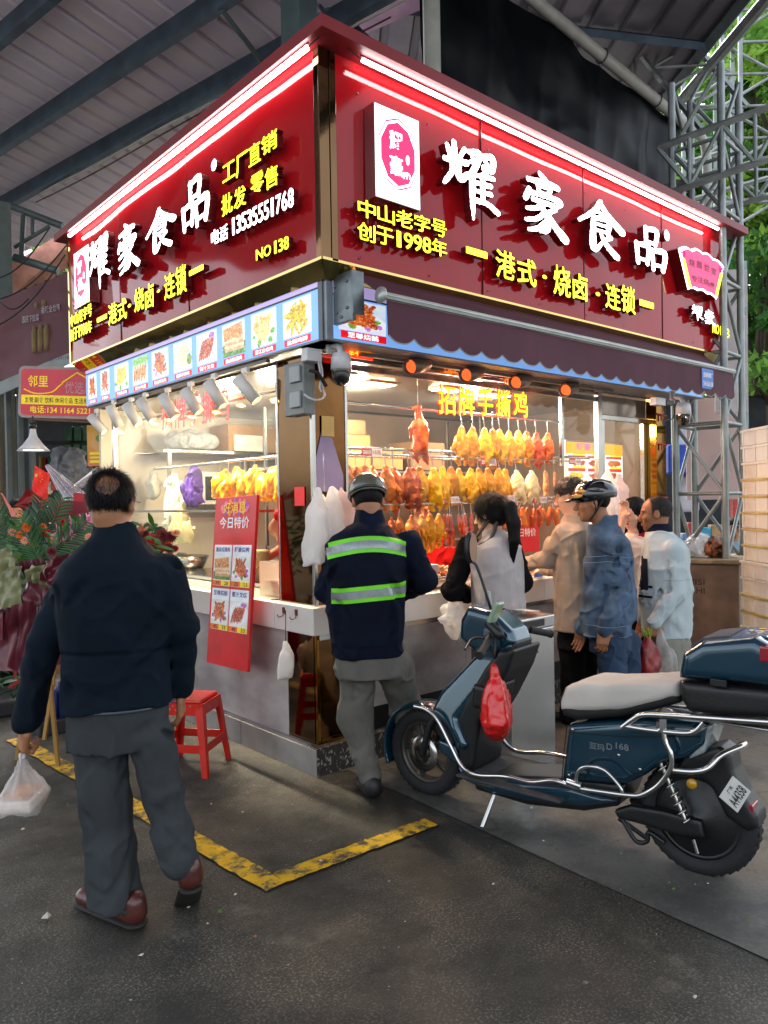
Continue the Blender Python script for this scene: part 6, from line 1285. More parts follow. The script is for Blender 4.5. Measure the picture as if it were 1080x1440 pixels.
def wheel(x,r,w_,parent,hub):
 t=MB();prof=[(r-.065,-w_*.36),(r-.05,-w_*.48),(r-.02,-w_*.5),(r-.006,-w_*.36),(r,-w_*.15),(r,w_*.15),(r-.006,w_*.36),(r-.02,w_*.5),(r-.05,w_*.48),(r-.065,w_*.36)]
 M=Matrix.Rotation(PI/2,4,'X');t.lathe(prof,(x,0,r),48,M);
 for k in range(40):
  a=2*PI*k/40
  for s_ in(-1,1):t.obox(Matrix.Translation((x,0,r))@Matrix.Rotation(a,4,'Y')@Matrix.Rotation(s_*.5,4,'Z'),(-.008,s_*.012,r-.004),(.008,s_*.034,r+.0008))
 wh=t.build('wheel',RUB,parent)
 t=MB();t.lathe([(r-.064,-.03),(r-.08,-.035),(r-.085,0),(r-.08,.035),(r-.064,.03)],(x,0,r),40,M)
 if hub=='motor':t.lathe([(0,.075),(.03,.075),(.035,.062),(.10,.058),(.125,.045),(r-.08,.035)],(x,0,r),40,M.inverted());t.lathe([(0,.06),(.10,.055),(r-.08,.035)],(x,0,r),40,M)
 else:
  for k in range(5):a=2*PI*k/5;t.tube([(x+.03*math.cos(a),0,r+.03*math.sin(a)),(x+(r-.08)*math.cos(a),0,r+(r-.08)*math.sin(a))],.014,6)
  t.lathe([(0,.04),(.035,.04),(.035,-.04),(0,-.04)],(x,0,r),20,M)
 t.build('rim',BKP if hub=='motor' else mat('rim_grey','#4a4640',.4,metal=.6),wh)
 if hub!='motor':
  t=MB();
  for(r0,r1) in((.05,.095),):t.lathe([(r0,.045),(r1,.045),(r1,.048),(r0,.048)],(x,0,r),36,M.inverted())
  t.build('brake_disc',STEEL,wh)
 return wh
wheel(0,RR,.105,sc,'motor');wheel(WB,FR,.095,sc,'disc')
def spb(name,m,pix,hw,rd=.02,h=.008,taper=None,wr=None,c=None,parent=None,ylim=None,relax=1,extra=None):
 P=spoly(pix,hw,c);A=np.array(P);y0,y1=ylim or(-hw,hw);f=SDF((A[:,0].min()-.03,y0-.03,A[:,1].min()-.03),(A[:,0].max()+.03,y1+.03,A[:,1].max()+.03),h);f.poly(P,1,y0,y1,rd,0,'u',taper)
 if extra:extra(f)
 return f.build(name,m,parent or sc,relax=relax)
spb('body_panel',TEAL,[(797,1019),(900,1013),(992,1022),(986,1052),(962,1070),(930,1074),(905,1092),(880,1105),(787,1100)],.145,.035,.008,lambda x,y,z:1-.35*np.clip((.12-x)/.35,0,1))
spb('under_panel',BKP,[(660,1090),(790,1094),(880,1104),(868,1135),(820,1142),(740,1133),(668,1112)],.12,.02)
seatP=[(783,985),(790,968),(815,962),(850,965),(900,963),(952,962),(955,990),(920,1000),(870,1010),(810,1015),(788,1008)]
spb('seat',mat('seat_black','#141416',.6,bump=.2,bs=120),seatP,.135,.03,.008,lambda x,y,z:.95+0*x)
spb('seat_cover',GSEAT,[(783,984),(790,966),(815,960),(850,963),(900,961),(952,960),(953,982),(915,990),(870,1000),(820,1003),(785,1001)],.142,.035,.008,lambda x,y,z:.98-.2*np.clip((x-.85)/.15,0,1),extra=lambda f:f.warp(lambda x,y,z:.004*fbm(x*9,y*9,z*9,3,4)+.004*np.abs(np.sin(x*9+y*5))*np.exp(-((x-.55)/.1)**2)))
spb('box_base',BKP,[(954,958),(1100,972),(1098,1012),(1020,1008),(966,1002),(956,985)],.19,.03)
lid_=spb('box_lid',TEAL,[(951,955),(957,920),(985,903),(1060,897),(1105,922),(1112,965),(1080,968),(1040,962)],.20,.04,.008)
b=MB();P=[S(x,y,.1) for x,y in((963,912),(992,893),(1022,892),(1000,915))]
q0,q1=S(985,897,.0),S(1060,893,.0)
b=MB();lv_=np.array([q.co[:] for q in lid_.data.vertices]);ltop=lambda x,y:lv_[(np.abs(lv_[:,0]-x)<.015)&(np.abs(lv_[:,1]-y)<.02)][:,2].max();xb0=lv_[:,0].max()-.035
def drape(x0,x1,y0,y1,off,n=8):
 V=[(x,y,ltop(x,y)+off) for x in np.linspace(x0,x1,n) for y in np.linspace(y0,y1,n)];V+=[(x,y,z-off-.004) for x,y,z in V];F=[(i*n+j,(i+1)*n+j,(i+1)*n+j+1,i*n+j+1) for i in range(n-1) for j in range(n-1)];E=[i for i in range(n)]+[i*n+n-1 for i in range(1,n)]+[n*n-1-i for i in range(1,n)]+[(n-1-i)*n for i in range(1,n-1)];F+=[(E[k],E[(k+1)%len(E)],E[(k+1)%len(E)]+n*n,E[k]+n*n) for k in range(len(E))];return V,F
b=MB();b.add(*drape(xb0-.14,xb0-.0,-.12,.12,.005));b.build('lid_pad',mat('pad_grey','#4a4a50',.6,bump=.2,bs=100),sc)
b=MB();b.add(*drape(xb0-.32,xb0-.15,-.10,.12,.0015));b.build('lid_sticker',mat('sticker_sheen','#5d6f86',.25,var=.3,vs=30,coat=.5),sc)
g=random.Random(8);b=MB()
for k in range(26):
 x,y=xb0-.23+g.uniform(-.05,.05),g.uniform(-.03,.09);zt_box=ltop(x,y);b.cur=k%4;r_=g.uniform(.006,.016);b.add([(x+r_*math.cos(2*PI*j/7)*1.2,y+r_*math.sin(2*PI*j/7),zt_box+.0022+k*.00003) for j in range(7)],[tuple(range(7))])
b.build('sticker_print',[mat('st_pink','#e04a78',.4),mat('st_blue','#3a62c8',.4),mat('st_white','#e8e4ea',.4),mat('st_yellow','#e0c83a',.4)],sc)
p_=S(1072,920,.2);b=MB();b.box((p_.x-.04,-.12,p_.z-.03),(p_.x+.01,.205,p_.z+.03),.008);b.build('box_reflector',mat('reflector_red','#8c1020',.15,coat=.8),sc)
spb('leg_shield',TEAL,[(700,905),(712,912),(694,935),(668,972),(640,1012),(655,1050),(648,1058),(625,1022),(600,1005),(612,975),(650,930),(672,908)],.17,.03,.008,lambda x,y,z:.55+.45*np.clip((.78-z)/.35,0,1))
spb('inner_apron',BKP,[(700,915),(722,914),(712,945),(690,990),(672,1020),(664,1085),(645,1080),(640,1010),(680,940)],.14,.02)
spb('glove_box',BKP,[(664,962),(690,968),(704,962),(700,978),(688,1000),(662,996)],.155,.02,ylim=(.0,.155))
spb('floor_frame',TEAL,[(640,1075),(665,1095),(800,1108),(870,1128),(820,1135),(740,1126),(690,1116),(650,1098)],.15,.02)
fl0,fl1=S(660,1086,.14),S(790,1092,.14);b=MB();b.box((fl1.x-.02,-.20,fl0.z-.015),(fl0.x+.04,.20,fl0.z),.006);b.build('footboard',DUST,sc)
b=MB();zf=fl0.z+.001;xm=(fl0.x+fl1.x)/2
for k in range(5):
 o_=.012*k
 for s_ in(-1,1):
  b.tube([(xm+.10-o_,s_*.02,zf),(xm+.02-o_,s_*(.075+o_*.3),zf),(xm-.09,s_*(.075+o_*.3),zf)],.0028,5);b.tube([(xm+.14,s_*(.03+o_),zf),(xm+.11,s_*(.07+o_),zf),(xm+.02,s_*(.125),zf)],.0022,5)
b.build('foot_ridges',DUST,sc)
spb('head_pod',TEAL,[(643,898),(644,872),(655,853),(690,862),(716,888),(722,905),(700,925),(672,920),(655,910)],.10,.04,.007,lambda x,y,z:1.0+0*x)
spb('pod_bottom',BKP,[(660,912),(700,920),(724,902),(722,922),(700,934),(675,925)],.09,.02,.007)
spb('windshield',film('windshield',(.7,.72,.74),.9,.03),[(640,905),(662,850),(668,850),(652,910)],.08,.004,.005,c=.08)
hb=S(712,893,.0);b=MB();b.tube(bez([(hb.x-.05,.30,hb.z-.03),(hb.x-.01,.20,hb.z+.0),(hb.x+.03,.08,hb.z+.02),(hb.x+.03,-.08,hb.z+.02),(hb.x-.01,-.20,hb.z),(hb.x-.05,-.30,hb.z-.03)],6),.012,8);b.build('handlebar',BKP,sc)
for s_ in(1,-1):
 b=MB();b.tube([(hb.x-.02,s_*.20,hb.z-.0),(hb.x-.06,s_*.33,hb.z-.035)],.018,12);b.tube([(hb.x-.06,s_*.33,hb.z-.035),(hb.x-.063,s_*.34,hb.z-.038)],.021,12);b.build('grip',RUB,sc)
 b=MB();b.tube(bez([(hb.x+.0,s_*.17,hb.z+.01),(hb.x+.05,s_*.22,hb.z+.01),(hb.x+.02,s_*.33,hb.z-.02)],5),.006,6);b.build('brake_lever',BKP,sc)
b=MB();b.box((hb.x-.03,-.09,hb.z+.0),(hb.x+.06,.12,hb.z+.045),.012);b.build('dash',mat('dash_grey','#55595c',.4),sc)
p0,p1,p2=S(686,842,.12),S(672,800,.14),S(661,770,.16)
b=MB();b.tube(bez([S(690,856,.10),p0,p1,S(665,790,.15)],5),.007,8);b.build('mirror_stem',BKP,sc)
f=SDF(np.array(p2)-.12,np.array(p2)+.12,.005);f.ell(p2,(.020,.040,.078),0);mr=f.build('mirror',BKP,sc,relax=1)
b=MB();b.lathe([(0,0),(1,0)],(0,0,0),28);me=b.mesh('glass',mat('mirror_glass','#7d6558',.06,metal=1));o=link('mirror_glass',me,mr);o.matrix_basis=Matrix.Translation(p2+Vector((-.0202,0.0,0)))@Matrix.Rotation(math.radians(-90),4,'Y')@Matrix.Diagonal((.068,.034,.01,1))
b=MB();q=S(697,862,.14);b.obox(Matrix.Translation(q)@Euler((0,math.radians(-28),0)).to_matrix().to_4x4(),(-.012,-.03,-.05),(.012,.035,.06),.008);m2=b.build('display',mat('display_glass','#9aa66a',.1,var=.5,vs=6,c2='#5f8a8f',coat=1),sc)
f=SDF(np.array(q)-.15,np.array(q)+.12,.005);f.cone(S(688,878,.15),S(702,892,.17),.022,.026,0,((0,1,0),.7));f.build('switch_cluster',BKP,sc,relax=1)
b=MB();b.tube([S(688,850,.05),S(686,832,.05)],.017,12);b.build('mount',mat('mount_grey','#8d8f90',.3,metal=.5),sc)
fx_=WB;f=SDF((fx_-.34,-.09,.12),(fx_+.36,.09,.56),.007)
f.put(lambda x,y,z:np.maximum(np.sqrt((x-fx_)**2+(z-FR)**2)-(FR+.045)+y*y*2.2,-(np.sqrt((x-fx_)**2+(z-FR)**2)-(FR+.018)+y*y*2.2)),(fx_-.34,-.07,.1),(fx_+.34,.07,.55));f.put(lambda x,y,z:np.maximum(-(z-FR)-.02-.35*(x-fx_),np.abs(y)-.066+0*x)+0*z,(fx_-.36,-.1,.1),(fx_+.36,.1,.56),0,'i');f.cone((fx_-.02,0,FR+.07),(fx_+.20,0,FR+.12),.045,.03,.03);f.put(lambda x,y,z:-(np.sqrt((x-fx_)**2+(z-FR)**2)-(FR+.015))+0*y,(fx_-.36,-.1,.1),(fx_+.36,.1,.56),0,'i');f.build('front_fender',TEAL,sc,relax=1)
b=MB()
for s_ in(-1,1):b.tube([(fx_-.01,s_*.065,FR),(fx_-.06,s_*.06,FR+.16),(fx_-.12,s_*.04,.48)],.019,10)
b.build('fork',BKP,sc)
spb('fender_stay',TEAL,[(615,1040),(640,1050),(650,1078),(636,1072),(618,1058)],.075,.01)
for s_ in(1,-1):
 c=.205*s_;X=lambda x,y:(lambda q:Vector((q.x,c,q.z)))(S(x,y,.205))
 b=MB();b.tube(bez([X(583,993),X(600,998),X(615,1012),X(632,1045),X(650,1078),X(672,1090),X(710,1092),X(745,1100),X(780,1098),X(812,1108),X(850,1114),X(880,1118),X(902,1118),X(925,1105),X(942,1082),X(944,1062),X(935,1040),X(930,1012)],5),.0105,10);b.build('crash_bar',CHR,sc)
 b=MB();b.tube(bez([X(811,1106),X(811,1090),X(818,1080),X(832,1078),X(848,1082),X(860,1092),X(873,1108),X(875,1116)],4),.008,8);b.tube([X(798,1099),X(818,1106)],.016,10);b.build('peg_guard',CHR,sc)
 b=MB();b.tube(bez([X(875,1023),X(890,1012),X(905,1005),X(940,1006),X(1000,1010),X(1090,1016)],5),.0115,10);b.tube(bez([X(878,1021),X(910,1026),X(960,1031),X(978,1028),X(990,1016)],4),.0105,10);b.tube([X(930,1010),X(930,1028)],.02,4,sm=False);b.build('rack_rail',CHR,sc)
X=lambda x,y,c:S(x,y,c)
b=MB();a=S(946,1083,.185);e_=S(1010,1065,.10);r0=S(1018,1045,.0)
b.tube(bez([a,S(975,1085,.17),S(995,1080,.15),(S(1010,1065,.13).x,.10,S(1010,1065,.13).z),(e_.x-.06,.0,e_.z+.03),(e_.x-.04,-.10,e_.z+.01),(a.x-.10,-.17,a.z),(a.x,-.185,a.z)],6),.0125,10);b.build('rear_guard',CHR,sc)
b=MB();zr=S(940,1006,.185).z;xr_=S(1000,1010,.185).x;b.box((xr_-.28,-.17,zr-.006),(xr_+.10,.17,zr+.004),.003);b.build('rack_plate',STEEL,sc)
spb('rear_fender',BKP,[(960,1062),(1010,1050),(1026,1062),(1030,1085),(1045,1120),(1064,1150),(1066,1166),(1050,1172),(1020,1150),(1000,1110),(975,1090),(950,1080)],.075,.02,.008)
q=[S(x,y,.05) for x,y in((982,1022),(1002,1020),(985,1062),(965,1066))];spb('tail_light',mat('tail_lens','#9aa3a6',.12,var=.3,vs=20,coat=1),[(984,1022),(1004,1018),(990,1060),(966,1070)],.10,.015,.007)
dp_=float((SO+sF*S(1033,1117,.0).x+np.array([0,0,.3])-CAM)@_f)-.20;cc=[Vector(np.array(dep(x,y,dp_+e_))-SO) for x,y,e_ in((1034,1147,-.01),(1053,1117,.015),(1015,1117,.0))];cc=[Vector(Rz(-SH)@np.array(q)) for q in cc]
ex_=(cc[1]-cc[0]);Wp=ex_.length;ex_.normalize();ey=cc[2]-cc[0];Hp=ey.length;ey=(ey-ex_*ey.dot(ex_)).normalized();Mp=M3((cc[1]+cc[2])/2,ex_,ey,ex_.cross(ey))
b=MB();b.obox(Mp,(-Wp/2,-Hp/2,-.004),(Wp/2,Hp/2,0),.001);plt=b.build('number_plate',mat('plate_white','#b9bab5',.4,var=.1),sc)
for s_,w1,h_,dz in(('A44358',.80,.46,-.12),('广东',.3,.2,.30)):
 v,ff,nz=glyph(s_,0,.02);lo_,hi_=v.min(0),v.max(0);Sz=hi_-lo_;me=mesh('plate_print',(v-(lo_+hi_)/2)/np.array([Sz[0],Sz[1],1])*[Wp*w1,h_*Hp,1],ff,[mat('plate_ink','#1b1e22',.6)]);o=link('plate_print',me,plt);o.matrix_basis=M3(Mp@Vector((0,dz*Hp,.0015)),ex_,ey,ex_.cross(ey))
b=MB();p_=S(1055,1135,.03);b.obox(Matrix.Translation(p_),(-.02,-.04,-.025),(.0,.04,.02),.004);b.build('reflector',mat('reflector_red','#8c1020',.15),sc)
b=MB();p_=S(973,1102,.16);b.lathe([(0,.012),(.018,.010),(.022,0),(0,0)],p_,18,Matrix.Rotation(-PI/2,4,'X'));b.build('side_reflector',mat('reflector_amber','#b5860c',.2,coat=.5),sc)
spb('swingarm',BKP,[(862,1140),(885,1133),(930,1140),(985,1155),(990,1180),(960,1178),(900,1160),(868,1152)],.10,.012,ylim=(.055,.10));spb('swingarm',BKP,[(862,1140),(885,1133),(930,1140),(985,1155),(990,1180),(960,1178),(900,1160),(868,1152)],.10,.012,ylim=(-.10,-.055))
b=MB()
for s_ in(-1,1):
 for k in range(16):a=k/16*7*2*PI
 P=[(.10+.12*u+.022*math.cos(u*44)*0,s_*.105,.26+.22*u) for u in(0,1)]
 A_,B_=Vector((.02,s_*.11,.24)),Vector((.14,s_*.11,.50));dd_=(B_-A_).normalized();n1=Vector((0,1,0));n2=dd_.cross(n1);b.tube([A_.lerp(B_,u)+n1*.022*math.cos(u*50)+n2*.022*math.sin(u*50) for u in np.linspace(0,1,90)],.004,5);b.tube([A_,B_],.010,8)
b.build('shock_absorber',STEEL,sc)
b=MB();k0,k1=S(695,1118,.10),S(677,1166,.19);b.tube([k0,k1],.012,8);b.box((k1.x-.02,k1.y-.015,k1.z-.008),(k1.x+.02,k1.y+.02,k1.z+.004),.003);b.build('kickstand',STEEL,sc)
b=MB();b.tube(bez([S(868,1140,.05),S(880,1160,.06),S(895,1183,.06),S(910,1183,.06),S(912,1170,.06),S(935,1185,.07)],4),.010,8);b.tube([S(870,1150,-.03),S(912,1180,-.06)],.012,8);b.build('centre_stand',BKP,sc)
b=MB();b.tube([S(975,1180,.09),S(981,1200,.09)],.008,8);b.build('axle_nut',STEEL,sc)
for s_,u0,u1,yy in(('亚玛',829,850,1050),('D',853,861,1050),('168',866,884,1050)):
 a0,a1=S(u0,yy,.1475),S(u1,yy,.1475);v,ff,nz=glyph(s_,0,.02);lo_,hi_=v.min(0),v.max(0);Sz=hi_-lo_;wd=(a0-a1).length;me=mesh('badge',(v-(lo_+hi_)/2)/np.array([Sz[0],Sz[1],1])*[wd,.028,1],ff,[mat('badge_grey','#7d858a',.3,metal=.5)]);o=link('badge',me,sc);o.matrix_basis=M3((a0+a1)/2,(-1,0,0),(0,0,1),(0,1,0))
SEAM=mat('panel_gap','#030507',.8)
for P in([(800,1030),(880,1036),(985,1036)],[(797,1020),(793,1060),(790,1098)],[(820,1098),(835,1070),(862,1066),(890,1088),(905,1090)]):b=MB();b.tube([S(x,y,.1455) for x,y in P],.0022,4);b.build('panel_gap',SEAM,sc)
b=MB()
for x,y in((805,1026),(975,1030),(800,1090),(900,1082),(870,1062)):q=S(x,y,.146);b.lathe([(0,.003),(.006,.002),(.007,0)],q,10,Matrix.Rotation(-PI/2,4,'X'))
b.build('screws',STEEL,sc)
b=MB();b.tube(bez([S(708,905,.08),S(700,925,.10),S(690,918,.12),S(680,905,.10),S(668,912,.04)],5),.005,6);b.tube(bez([S(715,900,-.05),S(705,930,.0),S(694,925,.03),S(676,915,.02)],5),.005,6);b.build('cables',BKP,sc)
b=MB();b.tube(bez([S(706,918,.06),S(704,930,.08),S(700,938,.10),S(705,944,.11),S(710,938,.10)],5),.006,8);b.build('bag_hook',CHR,sc)
p_=S(1010,960,.203);b=MB();b.box((p_.x-.03,.19,p_.z-.015),(p_.x+.03,.206,p_.z+.012),.003);b.build('box_latch',BKP,sc)
c=S(700,940,.10);t=thing('shopping_bag','red plastic bag hanging from the hook under the scooter handlebar','bag',Vector(SO)+Vector(sF)*c.x+Vector(sL)*.12+Vector((0,0,c.z+.01)),.6);t.scale=(1.22,1.15,1.12);f=SDF((-.16,-.13,-.36),(.16,.13,.06),.0075)
f.loft([(-.315,.03,0,.03,.03),(-.28,.02,0,.075,.055),(-.22,.0,0,.098,.07),(-.12,-.005,0,.075,.055),(-.04,-.0,0,.042,.032),(.01,-.005,0,.022,.018),(.03,0,0,.01,.01)],0,2.5);f.warp(lambda x,y,z:.008*fbm(x*18,y*18,z*7,3,9)*np.clip(-z*10,0,1)+.006*np.sin(np.arctan2(y,x)*8+z*6)*np.clip((z+.25)*6,0,1)*np.clip((-.03-z)*12,0,1)+.006*np.abs(fbm(x*25,y*25,z*25,2,3))*(z<-.02));f.build('bag',mat('red_film','#cf1a16',.28,var=.12,vs=8,coat=.4,sub=.1,bump=.3,bs=25),t)
b=MB();b.tube(bez([(-.0,0,.02),(.015,0,.07),(.03,0,.12),(.02,0,.15)],4),.007,6);b.tube(bez([(.0,0,.02),(-.02,0,.06),(.0,0,.12),(.02,0,.15)],4),.006,6);b.build('bag_handle',BKP,t)
# ================================================================== STOOL, BIN
t=thing('plastic_stool','red plastic stool standing beside the marble counter, behind the walking man','stool',(-.43,.66,0),math.radians(38));t.scale=(.9,.9,.95);RP=mat('red_plastic','#c4200f',.35,var=.1,vs=5,rvar=.1)
b=MB();b.box((-.135,-.135,.425),(.135,.135,.45),.012);b.build('seat',RP,t)
for s_ in(-1,1):
 b=MB();b.box((s_*.145-.005,-.14,.36),(s_*.145+.005,.14,.43));b.build('apron',RP,t);b=MB();b.box((-.139,s_*.145-.005,.36),(.139,s_*.145+.005,.43));b.build('apron',RP,t)
for sx in(-1,1):
 for sy in(-1,1):
  b=MB();V=[]
  for z,o_,w_ in((.42,.148,.05),(.0,.195,.038)):V+=[(sx*o_,sy*o_,z),(sx*(o_-w_),sy*o_,z),(sx*(o_-w_),sy*(o_-.012),z),(sx*(o_-.012),sy*(o_-.012),z),(sx*(o_-.012),sy*(o_-w_),z),(sx*o_,sy*(o_-w_),z)]
  F=[(i,(i+1)%6,6+(i+1)%6,6+i) for i in range(6)]+[tuple(range(6)),tuple(range(6,12))];b.add(V,F if sx*sy>0 else[q[::-1] for q in F]);b.build('leg',RP,t)
for k in range(4):
 M=Matrix.Rotation(k*PI/2,4,'Z');b=MB();b.obox(M,(-.15,.168,.14),(.15,.176,.19),.002);b.build('rung',RP,t)
b=MB();g=random.Random(3)
for k in range(4):
 M=Matrix.Rotation(k*PI/2,4,'Z')
 for j in range(9):u=g.uniform(-.12,.12);z=g.uniform(.38,.42);r_=g.uniform(.004,.008);b.add([tuple(M@Vector((u+r_*math.cos(a),.1515,z+r_*math.sin(a)))) for a in np.linspace(0,2*PI,8)[:-1]],[tuple(range(7))])
b.build('dots',mat('stool_dots','#a8746a',.6),t)
t=thing('litter_bin','brushed steel litter bin behind the scooter, at the right of the woman','bin',(.99,-.62,0),0);b=MB();b.box((-.20,-.14,.0),(.20,.16,.80),.006);b.build('body',STEEL,t);b=MB();b.box((-.205,-.145,.80),(.205,.165,.87),.008);b.build('lid',STEEL,t);b=MB();b.box((-.12,-.1465,.815),(.10,-.145,.855));b.build('opening',BLACK,t);b=MB();b.tube([(-.12,-.145,.68),(-.12,-.17,.68),(-.0,-.17,.68),(-.0,-.145,.68)],.007,8);b.build('handle',CHR,t);b=MB();b.obox(Matrix.Rotation(.1,4,'Y'),(-.05,-.08,.895),(.06,.06,.898));b.build('paper',mat('paper_w','#d8d4ce',.7),t)
# ================================================================== PEOPLE
SKIN=mat('skin','#b98463',.5,var=.1,vs=14,c2='#a8704f',sub=.08,bump=.08,bs=120);SKINP=mat('skin_fair','#e0b095',.45,var=.06,vs=12,sub=.1);SKIND=mat('skin_tan','#9a6848',.5,var=.12,vs=14,sub=.06,bump=.1,bs=120)
HAIR=mat('black_hair','#080708',.55,spec=.15,var=.3,vs=60,stretch=(1,1,.1),bump=.5,bs=200);HAIRB=mat('brown_hair','#2a1710',.4,var=.4,vs=40,stretch=(1,1,.15))
def cloth(name,c,r=.85,c2=None,b=.35,bs=700,sh=.3,var=.1):return mat(name,c,r,var=var,vs=5,c2=c2,bump=b,bs=bs,spec=.12,fold=.5)
def rot(yaw=0,pitch=0,roll=0):return Rz(math.radians(yaw))@Rx(math.radians(pitch))@Ry(math.radians(roll))
class Person:
 def __init__(s,label,px,py,yaw,D=None,cat='person',z=0.):
  p=onZ(px,py) if D is None else dep(px,py,D);s.base=Vector((p.x,p.y,z));s.D=D or gdep(px,py);s.a=math.radians(yaw-90)
  s.t=thing('person',label,cat,s.base,s.a);s.Ri=Rz(-s.a);s.yaw=yaw
 def J(s,px,py,dd=0.,):return s.Ri@(np.array(dep(px,py,s.D+dd))-np.array(s.base))
 def head(s,f,c,R,sc=1.,feat=True,cheek=1.):
  P=lambda x,y,z:c+R@np.array([x,y,z])*sc
  f.ell(P(0,-.014,.028),np.array((.076,.097,.084))*sc,.03,R);f.ell(P(0,.022,-.03),np.array((.061*cheek,.068,.082))*sc,.03,R);f.ell(P(0,.035,-.075),np.array((.040*cheek,.042,.036))*sc,.03,R)
  f.ell(P(0,.064,-.098),np.array((.020,.020,.016))*sc,.018,R)
  if feat:
   f.cone(P(0,.082,.010),P(0,.112,-.030),.007*sc,.0115*sc,.012);f.ell(P(0,.102,-.036),np.array((.017,.011,.009))*sc,.006,R)
   for q in(-1,1):
    f.ell(P(q*.030,.076,.026),np.array((.023,.012,.008))*sc,.012,R);f.ell(P(q*.040,.060,-.022),np.array((.022,.018,.02))*sc,.02,R);f.ell(P(q*.030,.094,.010),np.array((.014,.010,.009))*sc,.008,R,'d')
    f.ell(P(q*.030,.079,.009),np.array((.0115,.0115,.0105))*sc,.002,R)
   f.ell(P(0,.088,-.060),np.array((.023,.012,.006))*sc,.006,R);f.ell(P(0,.086,-.070),np.array((.019,.012,.007))*sc,.006,R);f.ell(P(0,.101,-.0655),np.array((.022,.006,.0016))*sc,.002,R,'d')
  for q in(-1,1):
   f.ell(P(q*.078,-.006,-.008),np.array((.011,.019,.032))*sc,.008,R);f.ell(P(q*.089,-.001,-.004),np.array((.005,.010,.018))*sc,.004,R,'d')
  return P
 def hand(s,f,W,d,n,side=1,curl=(35,45,35),sc=1.,thumb=.5,spread=.0):
  """W wrist, d finger direction, n palm normal; side +1 puts the thumb on the d x n side"""
  d=np.array(d,float);d/=np.linalg.norm(d);n=np.array(n,float);n-=d*(n@d);n/=np.linalg.norm(n);w_=np.cross(d,n)*side;R=np.stack([w_,d,n],1)
  Q=lambda a,b,c:W+w_*a*sc+d*b*sc+n*c*sc
  f.cone(Q(0,-.03,0),Q(0,.02,0),.026*sc,.026*sc,.01,(n,.78));f.box(Q(0,.052,0),np.array((.040,.042,.013))*sc,.012*sc,.012,R);f.ell(Q(.026,.035,.008),np.array((.016,.03,.014))*sc,.012,R)
  for i,(o,L0) in enumerate(((.030,.040),(.010,.045),(-.010,.042),(-.029,.033))):
   p=Q(o,.088-.003*abs(i-1),0);a=0;r0=.0092*sc
   for j,(cc,lm) in enumerate(zip(curl,(1,.68,.55))):
    a+=math.radians(cc*(1+.10*i));e=d*math.cos(a)+n*math.sin(a)+w_*spread*(1.5-i)*(.5 if j==0 else 0);q=p+e*L0*lm*sc;f.cone(p,q,r0,r0*.9,.0035);p=q;r0*=.9
  p=Q(.032,.018,.004);e1=w_*.75+d*.6+n*.45*thumb;q=p+e1/np.linalg.norm(e1)*.042*sc;f.cone(p,q,.0125*sc,.0105*sc,.008);e2=w_*(.45-.5*thumb)+d*.75+n*.6*thumb;f.cone(q,q+e2/np.linalg.norm(e2)*.032*sc,.0105*sc,.0085*sc,.004)
 def strands(s,name,m,P,R,sc,n,region,length=(.02,.04),w_=.0012,lift=.004,seed=1,down=.9,curl=0):
  g=np.random.RandomState(seed);th=g.uniform(0,2*PI,n*3);ph=np.arccos(g.uniform(-.55,1,n*3));x,y,z=np.sin(ph)*np.cos(th),np.sin(ph)*np.sin(th),np.cos(ph);keep=region(x,y,z);x,y,z=[q[keep][:n] for q in(x,y,z)];n=len(x)
  base=np.stack([x*.078,y*.099-.014,z*.087+.028],1);nr=np.stack([x/.078,y/.099,z/.087],1);nr/=np.linalg.norm(nr,axis=1)[:,None]
  crown_=np.array([0,-.35,.9]);t=np.stack([x,y,z],1)-crown_*1.0;t[:,2]-=down*.5;t-=nr*(t*nr).sum(1)[:,None];t+=g.normal(size=t.shape)*(.22+curl);t/=np.linalg.norm(t,axis=1)[:,None]+1e-9
  Ln=g.uniform(*length,n)[:,None];sd_=np.cross(t,nr);V=[];
  for k,(a,li) in enumerate(((0,0),(.5,lift),(1,lift*.8))):
   c=base+t*Ln*a+nr*(li*g.uniform(.4,1.3,n)[:,None]);ww=w_*(1-.45*k);V+=[c-sd_*ww,c+sd_*ww]
  V=np.stack(V,1).reshape(-1,3)*sc;V=V@R.T+P(0,0,0);i=np.arange(n)*6;F=np.concatenate([np.stack([i,i+1,i+3,i+2],1),np.stack([i+2,i+3,i+5,i+4],1)]);link(name,mesh(name,V,F,m),s.t)
 def add(s,f,name,m,relax=0,label=None,parent=None):return f.build(name,m,parent or s.t,relax=relax,label=label)
def span(pts,pad=.16):
 P=np.array(pts);return P.min(0)-pad,P.max(0)+pad
def folds(a=.006,b=.004,fz=7.,seed=0,vz=.45):
 return lambda x,y,z:a*.7*fbm(x*fz,y*fz,z*fz*vz,2,seed)-b*1.7*(1-np.minimum(1,np.abs(fbm(x*fz*.8+z*2,y*fz*.8+z,z*fz*.75-x*2,2,seed+4))))**7+b*.4
def ringfold(p,q,amp=.006,fr=26,rad=.14,seed=0):
 """creases crossing a limb between p and q"""
 p,q=np.array(p),np.array(q);e=(q-p)/np.linalg.norm(q-p);c=(p+q)/2
 return lambda x,y,z:amp*np.sin(((x-p[0])*e[0]+(y-p[1])*e[1]+(z-p[2])*e[2])*fr*2*PI/2+2.2*fbm(x*9,y*9,z*9,2,seed))*np.exp(-((x-c[0])**2+(y-c[1])**2+(z-c[2])**2)/rad**2)
